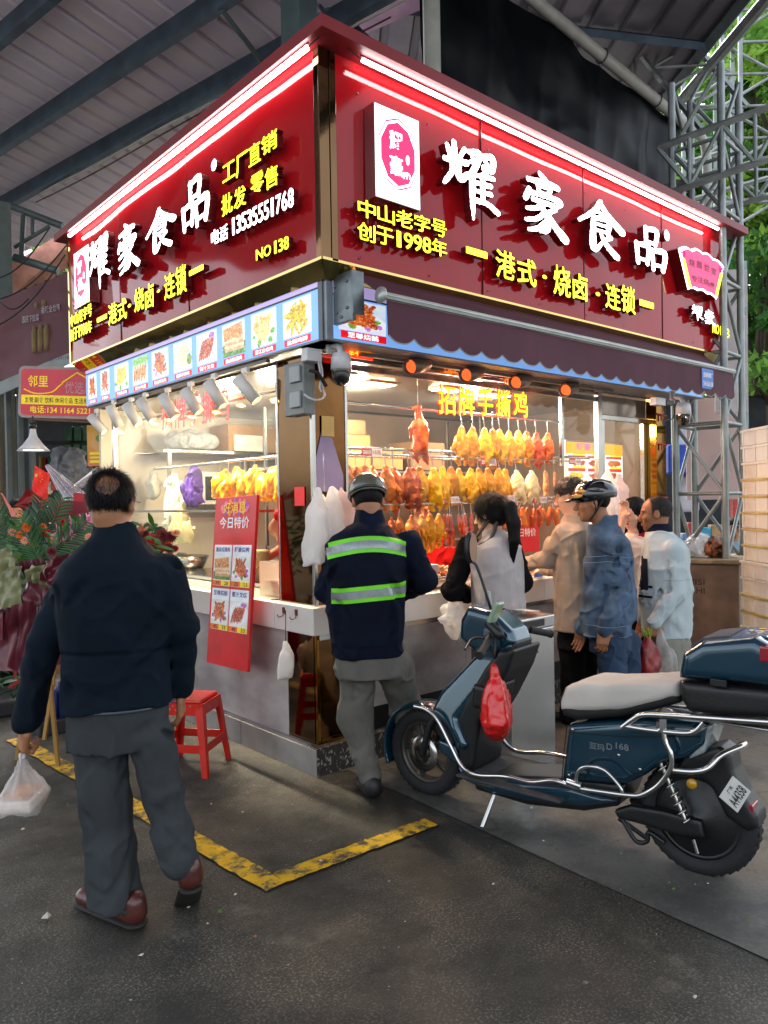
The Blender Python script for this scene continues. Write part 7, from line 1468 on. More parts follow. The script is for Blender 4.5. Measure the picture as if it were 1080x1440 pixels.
def stripe(t,jacket,fn,u0,u1,zfn,hw,m,name,off=.003,n=60,back=(0,-1,0),us=None):
 """cloth strip laid on a garment: cast onto it from behind (back = outward direction)"""
 me=jacket.data;bv=BVHTree.FromPolygons([v.co[:] for v in me.vertices],[tuple(p.vertices) for p in me.polygons]);V=[];F=[];bk=Vector(back);ok=[]
 for i in range(n+1):
  u=u0+(u1-u0)*i/n;c=[]
  for k in range(5):
   z=zfn(u)+hw*(k/2-1);o_=Vector((u,0,z))+bk*1.0 if abs(bk.y)>.5 else Vector((0,u,z))+bk*1.0;h=bv.ray_cast(o_,-bk);c.append(h)
  ok.append(all(q[0] is not None for q in c));
  for q in c:V.append(tuple(q[0]+q[1]*off) if q[0] is not None else(0,0,0))
 for i in range(n):
  if ok[i] and ok[i+1]:
   if(Vector(V[5*i+2])-Vector(V[5*i+7])).length>.06:continue
   for k in range(4):F.append((5*i+k,5*i+5+k,5*i+6+k,5*i+1+k))
 return link(name,mesh(name,V,F,m,True),t)
def shoe(P_,f,toe,heel,w_=.045,h=.06):
 toe,heel=np.array(toe,float),np.array(heel,float);mid=toe*.35+heel*.65;f.cone(heel,toe,w_*.82,w_*.9,.02,((0,0,1),.72));f.cone(mid+[0,0,.03],heel+[0,0,.045],w_*.72,w_*.8,.03);return f
WHITEST=mat('plastic_white','#d8d6d0',.4)
p=Person('balding man in navy jacket and grey trousers walking away with a takeaway bag',160,1298,64);J=p.J
hc=J(157,706);Rh=rot(-18,-6,2);neck=J(163,752,.0)
shl,shr=J(106,806,.02),J(234,804,.04);ell_,elr=J(62,905,.02),J(256,885,.05);wrl,wrr=J(38,1018,-.02),J(254,972,.1)
hpl,hpr=J(138,1040),J(210,1040);knl,knr=J(150,1150,.0),J(228,1115,.02);anl,anr=J(160,1262,.02),J(252,1218,-.05)
lo,hi=span([hc+[0,0,.1],wrl,wrr,anl-[0,0,.08],anr,shl,shr],.14)
f=SDF(lo,hi,.0062);PH=p.head(f,hc,Rh,1.0);f.chain([PH(0,-.03,-.05),neck,neck-[0,0,.05]],[.056,.060,.075],.025);f.loft([(.85,.03,0,.12,.08),(1.1,.03,0,.14,.08),(1.28,.02,0,.13,.07),(1.36,neck[0],0,.08,.06),(1.43,neck[0],neck[1],.05,.05)],.03)
f.chain([shl,ell_,wrl],[.02,.012,.022],.03);f.chain([shr,elr,wrr],[.02,.012,.022],.03);f.chain([hpl,knl,anl],[.05,.038,.032],.03);f.chain([hpr,knr,anr],[.05,.038,.032],.03)
p.hand(f,wrl+[0,0,-.01],J(28,1060)-wrl,[.9,.35,0.1],-1,(55,75,50),1.0,.9);p.hand(f,wrr+[0,.0,-.01],[0,.05,-1],[-1,.2,0],1,(25,35,25),.95,.4);p.add(f,'body',SKIND)
f=SDF(hc-.14,hc+.14,.005);f.ell(PH(0,-.016,.030),(.081,.100,.088),0,Rh);f.put(lambda x,y,z:-(lambda q:np.maximum(q[1]-.028+.35*np.abs(q[0]),-q[2]-.055-.5*np.maximum(q[1]+.02,0)))([Rh[0][i]*(x-hc[0])+Rh[1][i]*(y-hc[1])+Rh[2][i]*(z-hc[2]) for i in range(3)]) if False else np.maximum((Rh[0][1]*(x-hc[0])+Rh[1][1]*(y-hc[1])+Rh[2][1]*(z-hc[2]))-.045,-(Rh[0][2]*(x-hc[0])+Rh[1][2]*(y-hc[1])+Rh[2][2]*(z-hc[2]))-.052),hc-.14,hc+.14,0,'i')
f.ell(PH(.020,-.088,.060),(.046,.040,.044),.014,Rh,'d');f.warp(lambda x,y,z:.003*fbm(x*60,y*60,z*40,3,2));p.add(f,'hair',HAIR,0)
p.strands('hair_strands',HAIR,PH,Rh,1.03,5200,lambda x,y,z:(y<.5)&(z>-.62)&(((x-.24)**2/.30+(y+.80)**2/.5+(z-.34)**2/.24)>.8),(.02,.042),.0011,.005)
p.strands('thin_hair',mat('thin_hair','#2a2320',.5),PH,Rh,1.0,1500,lambda x,y,z:(y<.6)&(z>.0),(.015,.04),.0007,.003,5)
NAVY=cloth('navy_cloth','#0e1a26',.8,'#0b141e',sh=.25)
f=SDF(lo,hi,.0075);cz=lambda py,px=170:J(px,py)[2]
f.loft([(cz(990),.040,0,.200,.138),(cz(950),.040,0,.202,.14),(cz(914),.038,0,.196,.136),(cz(906),.038,0,.202,.142),(cz(860),.034,0,.207,.145),(cz(810),.028,.0,.205,.14),(cz(790),.024,0,.18,.125),(cz(768),neck[0]*.7,neck[1]*.5,.12,.10),(cz(752),neck[0],neck[1],.085,.085),(cz(735),neck[0],neck[1],.068,.072)],0,2.5)
f.chain([shl+[.01,0,-.01],ell_,wrl+[.0,0,.02]],[.074,.062,.052],.022);f.chain([shr+[-.01,0,-.01],elr,wrr+[0,0,.02]],[.074,.064,.052],.022)
f.warp(folds(.007,.005,6.5,3));f.warp(ringfold(ell_+[0,0,.1],wrl,.003,20,.13,2));f.warp(ringfold(elr+[0,0,.08],wrr,.003,20,.13,4));f.warp(lambda x,y,z:.006*np.exp(-((z-cz(911))/.008)**2)*(np.abs(x-.035)<.185));f.wrinkles(shl,ell_,.074,7,1);f.wrinkles(ell_,wrl,.062,9,2);f.wrinkles(shr,elr,.074,7,3);f.wrinkles(elr,wrr,.062,10,4);f.wrinkles_t(cz(900),cz(790),.207,.143,12,5,cx=.034);f.wrinkles_t(cz(980),cz(920),.205,.14,10,6,vert=.3,cx=.04);p.add(f,'jacket',NAVY)
f=SDF((-.3,-.3,cz(752)-.03),(.3,.3,cz(725)),.006);f.loft([(cz(752),neck[0],neck[1],.078,.08),(cz(738),neck[0],neck[1]+.005,.072,.076)],0);p.add(f,'collar',cloth('navy_collar','#0f1620'),1)
b=MB();b.tube([(.040+.195*math.cos(a)*1.0,.137*math.sin(a),cz(989)+.0) for a in np.linspace(0,2*PI,40)],.0045,5);b.build('jacket_hem',cloth('hem_grey','#555a63'),p.t)
GTR=cloth('grey_trousers','#3f4346',.85,'#36393c',sh=.2)
f=SDF(span([hpl,hpr,knl,anl,anr],.22)[0],span([hpl,hpr,knl,anl,anr],.18)[1],.0078)
f.loft([(cz(1050),.035,0,.172,.115),(cz(1000),.038,0,.18,.12),(cz(980),.038,0,.175,.118)],0,2.6);f.chain([J(141,1040),J(150,1140),J(157,1235)],[.092,.090,.094],.012);f.cone(J(157,1235),J(160,1266),.096,.100,.012);f.chain([J(214,1040),J(228,1115),J(252,1212,-.03)],[.088,.076,.066],.012);f.cut((0,0,-1),-.075)
f.warp(folds(.007,.006,7,7,.7));f.warp(ringfold(knr+[0,0,.12],anr,.005,13,.22,2));f.warp(ringfold(knl+[0,0,.05],anl,.003,9,.2,3));f.warp(lambda x,y,z:-.007*np.exp(-((x-J(182,1200)[0])/.010)**2)*(y<knl[1])*(z<.62));f.wrinkles(J(141,1040),J(150,1140),.092,9,11,.014);f.wrinkles(J(150,1140),J(158,1262),.094,8,12,.012);f.wrinkles(J(214,1040),J(228,1115),.086,9,13,.014);f.wrinkles(J(228,1115),J(252,1212,-.03),.074,12,14,.012);f.wrinkles_t(cz(1045),cz(1000),.18,.12,8,15,vert=.25,cx=.038);p.add(f,'trousers',GTR)
BRN=mat('brown_leather','#4a2018',.35,var=.2,vs=9,bump=.2,bs=90,coat=.3);SOLE=mat('dark_sole','#1c1713',.7)
for nm,an,toe,heel in(('l',anl,J(122,1288,.12),J(190,1290,-.03)),('r',anr,J(262,1262,.16),J(268,1238,-.03))):
 if nm=='l':toe[2]=heel[2]=.045
 f=SDF(np.minimum(toe,heel)-.12,np.maximum(toe,heel)+.14,.006);shoe(p,f,toe,heel,.047);f.cone(heel+[0,0,.02],heel+[0,0,.05],.040,.038,.02);p.add(f,'shoe',BRN);f=SDF(np.minimum(toe,heel)-.12,np.maximum(toe,heel)+.1,.006);f.cone(heel-[0,0,.028],toe-[0,0,.028],.046,.05,0,((0,0,1),.3));p.add(f,'sole',SOLE)
b=MB();P1,P2=PH(.082,-.01,.006),PH(.07,.10,.010);b.tube([P1,P2],.0016,5);P1,P2=PH(-.082,-.01,.006),PH(-.07,.10,.010);b.tube([P1,P2],.0016,5);b.build('glasses',BLACK,p.t)
bc=dep(32,1102,2.80);t=thing('takeaway_bag','clear plastic takeaway bag with a food box, hanging from the walking man\'s left hand','plastic bag',bc,.9)
hp=np.array(dep(30,1058,2.80)-bc);hp=Rz(-.9)@hp
f=SDF((-.15,-.13,-.12),(.15,.13,.22),.007);f.loft([(-.085,0,0,.105,.075),(-.05,0,0,.112,.08),(0,0,0,.075,.055),(.05,0,0,.030,.022),(.085,0,0,.010,.010)],0,3);f.warp(lambda x,y,z:.007*np.sin(np.arctan2(y,x)*9+z*8)*np.clip((z+.08)*9,0,1)+.007*fbm(x*20,y*20,z*12,3,3));f.build('bag',film('bag_film',(.93,.91,.9),.74,.14,1.6,.3),t)
b=MB();top=Vector(hp)
for s_ in(-1,1):b.tube(bez([(.006*s_,0,.07),(.016*s_,.0,.10),(.010*s_+top.x,top.y,top.z-.0)],4),[.006]*8+[.004],6)
b.build('bag_handle',mat('bag_handle','#cfc7c2',.4),t)
b=MB();b.box((-.085,-.06,-.08),(.085,.06,-.035),.008);b.build('food_box',mat('food_box','#d9cfc2',.35),t);b=MB();b.box((-.07,-.045,-.034),(.07,.045,-.025),.004);b.build('food',mat('food_orange','#b5653a',.5,var=.4,vs=30,c2='#d8b48a'),t)
p=Person('man in olive helmet and navy jacket with two lime reflective stripes at the counter',520,1122,60);J=p.J
hc=J(517,704,.06);Rh=rot(0,-22,0);neck=J(520,738,.02);shl,shr=J(480,768,.02),J(574,765,.02);ell_,elr=J(460,828,.04),J(597,815,.04);wrl,wrr=J(492,842,.28),J(560,835,.30)
hpl,hpr=J(503,935),J(553,935,.05);knl,knr=J(500,1010,.03),J(572,1000,.22);anl,anr=J(520,1092,.0),J(584,1060,.40)
lo,hi=span([hc+[0,0,.12],wrl,wrr,anl-[0,0,.06],anr,ell_,elr],.14);f=SDF(lo,hi,.0068);PH=p.head(f,hc,Rh)
f.chain([PH(0,-.03,-.05),neck,neck-[0,0,.06]],[.056,.060,.075],.025);f.loft([(.8,0,0,.14,.10),(1.1,0,0,.16,.10),(1.28,0,0,.16,.10),(1.36,neck[0],0,.10,.08)],.03);f.chain([shl,ell_,wrl],[.02,.012,.022],.03);f.chain([shr,elr,wrr],[.02,.012,.022],.03);f.chain([hpl,knl,anl],[.05,.038,.032],.03);f.chain([hpr,knr,anr],[.05,.038,.032],.03)
p.hand(f,wrl,wrr-wrl+[0,.12,.05],[0,.2,1],-1,(40,50,40));p.hand(f,wrr,wrl-wrr+[0,.12,.05],[0,.2,1],1,(40,50,40));p.add(f,'body',SKIND)
f=SDF(hc-.15,hc+.15,.005);f.ell(PH(0,-.016,.02),(.0805,.100,.092),0,Rh);f.put(lambda x,y,z:np.maximum((Rh[0][1]*(x-hc[0])+Rh[1][1]*(y-hc[1])+Rh[2][1]*(z-hc[2]))-.02,-(Rh[0][2]*(x-hc[0])+Rh[1][2]*(y-hc[1])+Rh[2][2]*(z-hc[2]))-.07),hc-.15,hc+.15,0,'i');p.add(f,'hair',HAIR,0)
HM=mat('helmet_olive','#57554a',.25,var=.1,vs=4,coat=.5)
f=SDF(hc-.2,hc+.2,.006);f.ell(PH(0,-.01,.045),(.104,.128,.100),0,Rh);f.ell(PH(0,-.01,.03),(.092,.116,.09),.004,Rh,'d');f.put(lambda x,y,z:-(Rh[0][2]*(x-hc[0])+Rh[1][2]*(y-hc[1])+Rh[2][2]*(z-hc[2]))+.012-.10*np.maximum(0,Rh[0][1]*(x-hc[0])+Rh[1][1]*(y-hc[1])+Rh[2][1]*(z-hc[2])),hc-.2,hc+.2,0,'i');hm=p.add(f,'helmet',HM,1)
f=SDF(hc-.2,hc+.2,.006);f.ell(PH(0,-.01,.03),(.108,.132,.026),0,Rh);f.ell(PH(0,-.01,.03),(.094,.118,.05),0,Rh,'d');p.add(f,'helmet_rim',mat('rim_black','#121312',.2,coat=.5),1,parent=hm)
NV2=cloth('work_navy','#0c1529',.8,'#090f1c',sh=.25);cz=lambda py,px=520:J(px,py)[2]
f=SDF(lo,hi,.0078);f.loft([(cz(922),.0,.0,.182,.135),(cz(905),0,0,.184,.137),(cz(900),0,0,.192,.144),(cz(850),0,0,.205,.15),(cz(800),0,-.0,.212,.15),(cz(765),0,0,.20,.13),(cz(748),0,0,.145,.105),(cz(735),neck[0],neck[1],.088,.082),(cz(716),neck[0],neck[1]+.02,.070,.072)],0,2.5)
f.chain([shl,ell_,wrl],[.074,.064,.056],.018);f.chain([shr,elr,wrr],[.074,.064,.056],.018);f.warp(folds(.008,.006,7,13));f.warp(ringfold(shl,ell_,.004,18,.14,2));f.warp(ringfold(shr,elr,.004,18,.14,5));f.wrinkles(shl,ell_,.073,9,21);f.wrinkles(ell_,wrl,.062,9,22);f.wrinkles(shr,elr,.073,9,23);f.wrinkles(elr,wrr,.062,9,24);f.wrinkles_t(cz(905),cz(790),.20,.148,16,25,.014,.8);jk=p.add(f,'jacket',NV2)
LIME,SILV=mat('lime_tape','#6fd11c',.5,emit=None),mat('silver_tape','#8b9296',.3,metal=.4,var=.1,vs=60)
for zf,u0,u1 in((lambda u:cz(770)+.0+.035*(1-(u/.2)**2)-.01,-.205,.20),(lambda u:cz(830)+.012*(u/.2),-.19,.19)):
 [stripe(p.t,jk,None,u0,u1,(lambda u,zf=zf,q=q:zf(u)+q*.0295),.0105,LIME,'lime_stripe',.004) for q in(-1,1)];stripe(p.t,jk,None,u0,u1,zf,.019,SILV,'silver_stripe',.0065)
KH=cloth('grey_cargo','#6c6a63',.9,'#5d5b55');f=SDF(span([hpl,hpr,anl,anr],.2)[0],span([hpl,hpr,anl,anr],.16)[1],.0078);f.loft([(cz(950),0,0,.172,.125),(cz(905),0,0,.168,.12)],0,2.4);f.chain([hpl,knl,anl],[.105,.085,.058],.05);f.chain([hpr,knr,anr],[.105,.085,.06],.05);f.warp(folds(.008,.006,6,17,.6));f.warp(ringfold(anl+[0,0,.2],anl,.006,14,.12,2));f.wrinkles(hpl,knl,.097,9,31,.013);f.wrinkles(knl,anl,.073,14,32);f.wrinkles(hpr,knr,.097,9,33,.013);f.wrinkles(knr,anr,.073,12,34);tr=p.add(f,'trousers',KH)
for u in(-.135,.115):stripe(p.t,tr,None,u-.045,u+.045,lambda u_:cz(962),.055,cloth('grey_pocket','#64625b',.9),'cargo_pocket',.007,12)
f=SDF(anl-.2,anl+.2,.006);toe=anl+[-.02,.12,0];heel=anl+[.01,-.03,0];toe[2]=heel[2]=.042;shoe(p,f,toe,heel,.05);f.cone(heel+[0,0,.03],anl,.042,.04,.03);BKS=mat('black_shoe','#121011',.5,bump=.2,bs=80);p.add(f,'shoe',BKS)
f=SDF(anr-.2,anr+.2,.007);toe=anr+[.0,.12,0];heel=anr+[.0,-.03,0];toe[2]=heel[2]=.042;shoe(p,f,toe,heel,.05);f.cone(heel+[0,0,.03],anr,.042,.04,.03);p.add(f,'shoe',BKS)
p=Person('black haired woman with a ponytail in grey baseball jacket with black sleeves behind the scooter',703,1045,82,4.72);J=p.J
hc=J(688,722,.02);Rh=rot(22,-16,0);neck=J(693,752,.02);shl,shr=J(655,768,.02),J(722,768,.06);ell_,elr=J(637,830,.0),J(735,818,.12);wrl,wrr=J(668,838,.22),J(725,830,.36)
hpl,hpr=J(690,915),J(720,915);knl,knr=J(700,975),J(722,975,.05);anl,anr=J(705,1035),J(722,1038,.05)
lo,hi=span([hc+[0,0,.12],wrl,wrr,anl-[0,0,.06],anr,ell_,elr],.14);f=SDF(lo,hi,.007);PH=p.head(f,hc,Rh,.97);f.chain([PH(0,-.03,-.05),neck,neck-[0,0,.06]],[.045,.050,.065],.025);f.loft([(.8,0,0,.13,.09),(1.1,0,0,.13,.08),(1.25,0,0,.13,.08),(1.33,neck[0],0,.08,.06)],.03)
f.chain([shl,ell_,wrl],[.028,.026,.022],.03);f.chain([shr,elr,wrr],[.028,.026,.022],.03);f.chain([hpl,knl,anl],[.05,.036,.03],.03);f.chain([hpr,knr,anr],[.05,.036,.03],.03);p.hand(f,wrl,[.3,1,0],[0,.2,1],-1,(30,40,30),.88);p.hand(f,wrr,[-.3,1,0],[0,.2,1],1,(30,40,30),.88);p.add(f,'body',SKINP)
f=SDF(hc-np.array((.22,.32,.42)),hc+.17,.006);f.ell(PH(0,-.02,.032),(.086,.108,.095),0,Rh);f.ell(PH(0,-.05,-.02),(.078,.075,.08),.03,Rh);f.ell(PH(0,.10,-.055),(.060,.075,.085),.012,Rh,'d')
pt=[PH(0,-.105,.055),J(716,712,-.08),J(722,735,-.11),J(723,760,-.12),J(721,785,-.11)];f.chain(pt,[.030,.036,.040,.032,.006],.02);f.warp(lambda x,y,z:.004*fbm(x*25,y*25,z*8,2,2));hr=p.add(f,'hair',HAIR,1);p.strands('hair_strands',HAIR,PH,Rh,1.09,3000,lambda x,y,z:(y<.55)&(z>-.5),(.04,.09),.0012,.004,3,.3,0)
b=MB();g=random.Random(5)
for k in range(110):
 a,r_=g.uniform(0,2*PI),g.uniform(.6,1.1);o_=[np.array([math.cos(a)*q*r_,math.sin(a)*q*r_*.8,0]) for q in(.028,.036,.042,.034,.016)];b.tube([pp+oo for pp,oo in zip(pt,o_)]+[pt[-1]+o_[-1]*.6+[g.uniform(-.012,.012),0,-g.uniform(.01,.06)]],[.0022,.0022,.0022,.002,.0014,.0005],4)
b.build('ponytail_strands',HAIR,p.t)
b=MB();b.tube(bez([PH(-.05,-.03,-.03),J(672,752,-.06),J(664,765,-.04)],6),[.012]*6+[.01,.009,.008,.006,.005,.004,.002],6);b.tube(bez([PH(-.04,-.07,-.05),J(690,757,-.09),J(672,766,-.09)],6),[.014]*6+[.01,.009,.008,.006,.005,.004,.002],6);b.build('hair_lock',HAIRB,p.t)
b=MB();b.tube([J(711+4*math.cos(a),706+4*math.sin(a),-.075) for a in np.linspace(0,2*PI,12)],.006,6);b.build('hair_tie',BLACK,p.t)
cz=lambda py,px=700:J(px,py)[2];GV=cloth('grey_fleece','#bdb4b2',.92,'#aaa2a1',sh=.5);BKC=cloth('black_cloth','#0d0c0f',.8)
f=SDF(lo,hi,.008);f.loft([(cz(912),.02,.01,.168,.15),(cz(880),.015,.0,.168,.15),(cz(830),.01,0,.165,.142),(cz(790),0,0,.17,.135),(cz(768),0,0,.155,.11),(cz(756),neck[0]*.8,0,.10,.08),(cz(745),neck[0],neck[1],.06,.06)],0,2.4);f.warp(folds(.010,.005,5,23,.3));f.warp(lambda x,y,z:.008*np.sin(x*38+z*3+fbm(x*4,y*4,z*2,2,3)*2)*np.clip((1.25-z)*2,0,1));f.wrinkles_t(cz(900),cz(790),.165,.143,14,41,.014,1.6);p.add(f,'jacket',GV)
f=SDF(lo,hi,.008);f.chain([shl+[.02,0,.0],ell_,wrl],[.070,.064,.05],.04);f.chain([shr+[-.02,0,.0],elr,wrr],[.068,.058,.05],.04);f.warp(folds(.007,.006,8,27));f.warp(ringfold(ell_,wrl,.008,16,.12,3));f.wrinkles(shl,ell_,.067,8,43);f.wrinkles(ell_,wrl,.057,10,44);p.add(f,'sleeves',BKC)
f=SDF(lo,hi,.008);f.loft([(cz(935),.02,0,.15,.12),(cz(905),.02,0,.15,.12)],0);f.chain([hpl,knl,anl],[.095,.07,.055],.04);f.chain([hpr,knr,anr],[.095,.07,.055],.04);f.warp(folds(.006,.004,7,2));p.add(f,'trousers',BKC)
for an in(anl,anr):f=SDF(an-.2,an+.2,.008);toe=an+[0,.12,0];heel=an+[0,-.03,0];toe[2]=heel[2]=.04;shoe(p,f,toe,heel,.04);f.cone(heel+[0,0,.02],an,.035,.035,.03);p.add(f,'shoe',BKS)
bc=dep(637,868,4.75);t=thing('takeaway_bag','white translucent plastic bag hanging at the counter left of the black haired woman','plastic bag',bc,.3)
f=SDF((-.17,-.12,-.16),(.17,.12,.2),.008);f.loft([(-.13,.04,0,.03,.03),(-.09,.03,0,.075,.05),(0,0,0,.11,.065),(.06,.02,0,.10,.06),(.12,.06,.0,.03,.03),(.15,.08,0,.012,.012)],0,2.3);f.warp(lambda x,y,z:.012*fbm(x*16,y*16,z*10,4,8)+.008*np.sin(x*70+z*20));f.build('bag',film('white_film',(.95,.93,.93),.45,.2,1.2,.3),t)
b=MB();b.tube([(.08,0,.13),(.12,0,.17),(.14,.0,.20)],.006,6);b.build('bag_handle',mat('bag_handle','#cfc7c2'),t)
p=Person('young man with glasses in long pale beige coat reaching over the counter',812,1012,104,5.25);J=p.J
hc=J(801,697,.02);Rh=rot(14,-16,0);neck=J(808,722,.02);shl,shr=J(792,752,-.08),J(815,745,.18);ell_,elr=J(770,785,-.0),J(790,800,.3);wrl,wrr=J(738,793,.16),J(765,800,.4)
hpl,hpr=J(803,900),J(822,900,.1);knl,knr=J(806,955),J(824,955,.1);anl,anr=J(800,1008),J(826,1000,.12)
lo,hi=span([hc+[0,0,.12],wrl,wrr,anl-[0,0,.06],anr],.16);f=SDF(lo,hi,.007);PH=p.head(f,hc,Rh,.98);f.chain([PH(0,-.03,-.05),neck,neck-[0,0,.06]],[.05,.055,.07],.025);f.loft([(.8,0,0,.13,.09),(1.1,0,0,.14,.09),(1.3,0,0,.14,.09),(1.38,neck[0],0,.08,.07)],.03)
f.chain([shl,ell_,wrl],[.03,.027,.024],.03);f.chain([shr,elr,wrr],[.03,.027,.024],.03);f.chain([hpl,knl,anl],[.05,.036,.03],.03);f.chain([hpr,knr,anr],[.05,.036,.03],.03);p.hand(f,wrl,wrl-ell_,[.2,0,-1],-1,(20,30,20),.92);p.hand(f,wrr,wrr-elr,[.2,0,-1],1,(20,30,20),.92);p.add(f,'body',SKINP)
f=SDF(hc-.16,hc+.18,.0055);f.ell(PH(0,-.012,.045),(.084,.104,.088),0,Rh);f.ell(PH(0,.10,-.03),(.09,.075,.085),.01,Rh,'d');f.put(lambda x,y,z:-(Rh[0][2]*(x-hc[0])+Rh[1][2]*(y-hc[1])+Rh[2][2]*(z-hc[2]))-.035,hc-.18,hc+.18,0,'i');f.warp(lambda x,y,z:.009*fbm(x*45,y*45,z*45,2,4));p.add(f,'hair',mat('dark_brown_hair','#1d120d',.5,var=.3,vs=50,bump=.5,bs=150),0)
p.strands('hair_strands',mat('dark_brown_hair','#1d120d'),PH,Rh,1.06,1500,lambda x,y,z:(z>.0)|(y<.1),(.02,.04),.0014,.010,8,.5,.6)
b=MB()
for q in(-1,1):b.tube([PH(q*.033+.024*math.cos(a),.106-.006*abs(math.cos(a)),.008+.020*math.sin(a)) for a in np.linspace(0,2*PI,16)],.0013,5);b.tube([PH(q*.057,.10,.012),PH(q*.080,.0,.012)],.0013,5)
b.tube([PH(-.009,.108,.01),PH(.009,.108,.01)],.0013,5);b.build('glasses',mat('gold_rim','#8c7045',.3,metal=.8),p.t)
CO=cloth('beige_coat','#b7a294',.85,'#a8937f',sh=.3);cz=lambda py,px=800:J(px,py)[2]
f=SDF(lo,hi,.008);f.loft([(cz(886),.0,.0,.165,.15),(cz(850),.0,.0,.16,.14),(cz(800),0,0,.165,.135),(cz(765),0,0,.18,.125),(cz(745),0,0,.16,.11),(cz(735),neck[0]*.8,neck[1]*.7,.095,.085),(cz(724),neck[0],neck[1],.064,.066)],0,2.4);f.chain([shl,ell_,wrl-(wrl-ell_)*.05],[.075,.066,.05],.02);f.chain([shr,elr,wrr],[.075,.06,.05],.05)
f.warp(folds(.010,.006,5.5,33,.4));f.warp(ringfold(shl,wrl,.006,14,.2,3));f.wrinkles(shl,ell_,.071,12,51,.012);f.wrinkles(ell_,wrl,.058,12,52);f.wrinkles_t(cz(880),cz(770),.165,.14,18,53,.013,1.8);p.add(f,'coat',CO)
f=SDF(lo,hi,.008);f.loft([(cz(910),.0,0,.14,.11),(cz(870),.0,0,.14,.11)],0);f.chain([hpl,knl,anl],[.09,.075,.065],.04);f.chain([hpr,knr,anr],[.09,.075,.065],.04);f.warp(folds(.006,.004,7,2));p.add(f,'trousers',BKC)
for an in(anl,anr):f=SDF(an-.2,an+.2,.008);toe=an+[0,.13,0];heel=an+[0,-.03,0];toe[2]=heel[2]=.042;shoe(p,f,toe,heel,.045);f.cone(heel+[0,0,.02],an,.038,.038,.03);p.add(f,'shoe',BKS)
p=Person('man in blue denim jacket and shiny black helmet standing in profile behind the scooter seat',859,1040,122,4.95);J=p.J
hc=J(833,707,.0);Rh=rot(6,-4,0);neck=J(846,738,.0);shl,shr=J(868,768,-.14),J(850,768,.16);ell_,elr=J(872,838,-.17),J(838,840,.18);wrl,wrr=J(850,886,-.18),J(820,880,.10)
hpl,hpr=J(862,905,-.09),J(880,905,.08);knl,knr=J(862,965,-.09),J(882,965,.08);anl,anr=J(862,1025,-.09),J(885,1022,.08)
lo,hi=span([hc+[0,0,.14],wrl-[0,0,.08],wrr,anl-[0,0,.06],anr,shl,shr,ell_],.14);f=SDF(lo,hi,.0058);PH=p.head(f,hc,Rh,1.03);f.chain([PH(0,-.025,-.05),neck+[0,-.01,0],neck-[0,0,.06]],[.054,.058,.058],.025);f.loft([(.8,0,0,.11,.08),(1.1,0,0,.10,.08),(1.26,0,.0,.09,.06),(1.36,neck[0],neck[1]*.8,.05,.05)],.02)
f.chain([shl,ell_,wrl],[.02,.012,.022],.03);f.chain([shr,elr,wrr],[.02,.012,.022],.03);f.chain([hpl,knl,anl],[.05,.038,.032],.03);f.chain([hpr,knr,anr],[.05,.038,.032],.03)
p.hand(f,wrl+[0,0,-.0],[0.0,.12,-1],[1,.3,0],1,(18,28,20),1.02,.4);p.hand(f,wrr+[0,0,-.0],[.0,.25,-1],[-1,.4,0],-1,(12,22,15),1.0,.3);p.add(f,'body',SKIND)
f=SDF(hc-.16,hc+.14,.0055);f.ell(PH(0,-.016,.025),(.080,.100,.090),0,Rh);f.put(lambda x,y,z:np.maximum((Rh[0][1]*(x-hc[0])+Rh[1][1]*(y-hc[1])+Rh[2][1]*(z-hc[2]))-.03,-(Rh[0][2]*(x-hc[0])+Rh[1][2]*(y-hc[1])+Rh[2][2]*(z-hc[2]))-.045),hc-.15,hc+.15,0,'i');p.add(f,'hair',HAIR,0)
HB=mat('helmet_black','#0b0c0f',.08,coat=1,var=.1)
f=SDF(hc-.2,hc+.22,.0055);f.ell(PH(0,-.02,.055),(.108,.140,.098),0,Rh);f.cone(PH(0,.09,.05),PH(0,.145,.022),.06,.03,.03,(Rh[:,2],.35));f.ell(PH(0,-.02,.035),(.092,.122,.085),.004,Rh,'d');f.put(lambda x,y,z:-(Rh[0][2]*(x-hc[0])+Rh[1][2]*(y-hc[1])+Rh[2][2]*(z-hc[2]))+.012-.08*(Rh[0][1]*(x-hc[0])+Rh[1][1]*(y-hc[1])),hc-.2,hc+.22,0,'i')
for q in(-1,1):f.cone(PH(q*.104,-.08,.07),PH(q*.1,.03,.085),.008,.006,.006,None,'d')
f.cone(PH(0,-.12,.12),PH(0,.08,.145),.006,.006,.01);hm=p.add(f,'helmet',HB,1)
for q,(y,z) in((-1,(.06,.075)),(-1,(.085,.05)),(1,(.06,.075))):
 f=SDF(hc-.2,hc+.2,.006);f.ell(PH(q*.075,y+.01,z),(.012,.04,.014),0,Rh@Rz(q*.4));p.add(f,'helmet_flash',mat('flash_red','#c02a1c',.15,coat=.8,var=.5,vs=30,c2='#d8c24a'),0,parent=hm)
b=MB();b.tube(bez([PH(-.088,.0,.02),PH(-.080,-.012,-.04),PH(-.062,.015,-.09),PH(0,.03,-.112),PH(.062,.015,-.09),PH(.088,0,.02)],6),.0055,6);b.tube(bez([PH(-.088,-.06,.02),PH(-.078,-.03,-.03),PH(-.068,.0,-.075)],5),.0055,6);b.build('chin_strap',BLACK,hm)
DN=mat('denim','#2b3c50',.9,var=.2,vs=7,c2='#5a7390',bump=.5,bs=500,sheen=.03,detail=8,fold=.6,fs=7);DNK=mat('denim_seam','#6f8bb0',.9);cz=lambda py,px=860:J(px,py)[2]
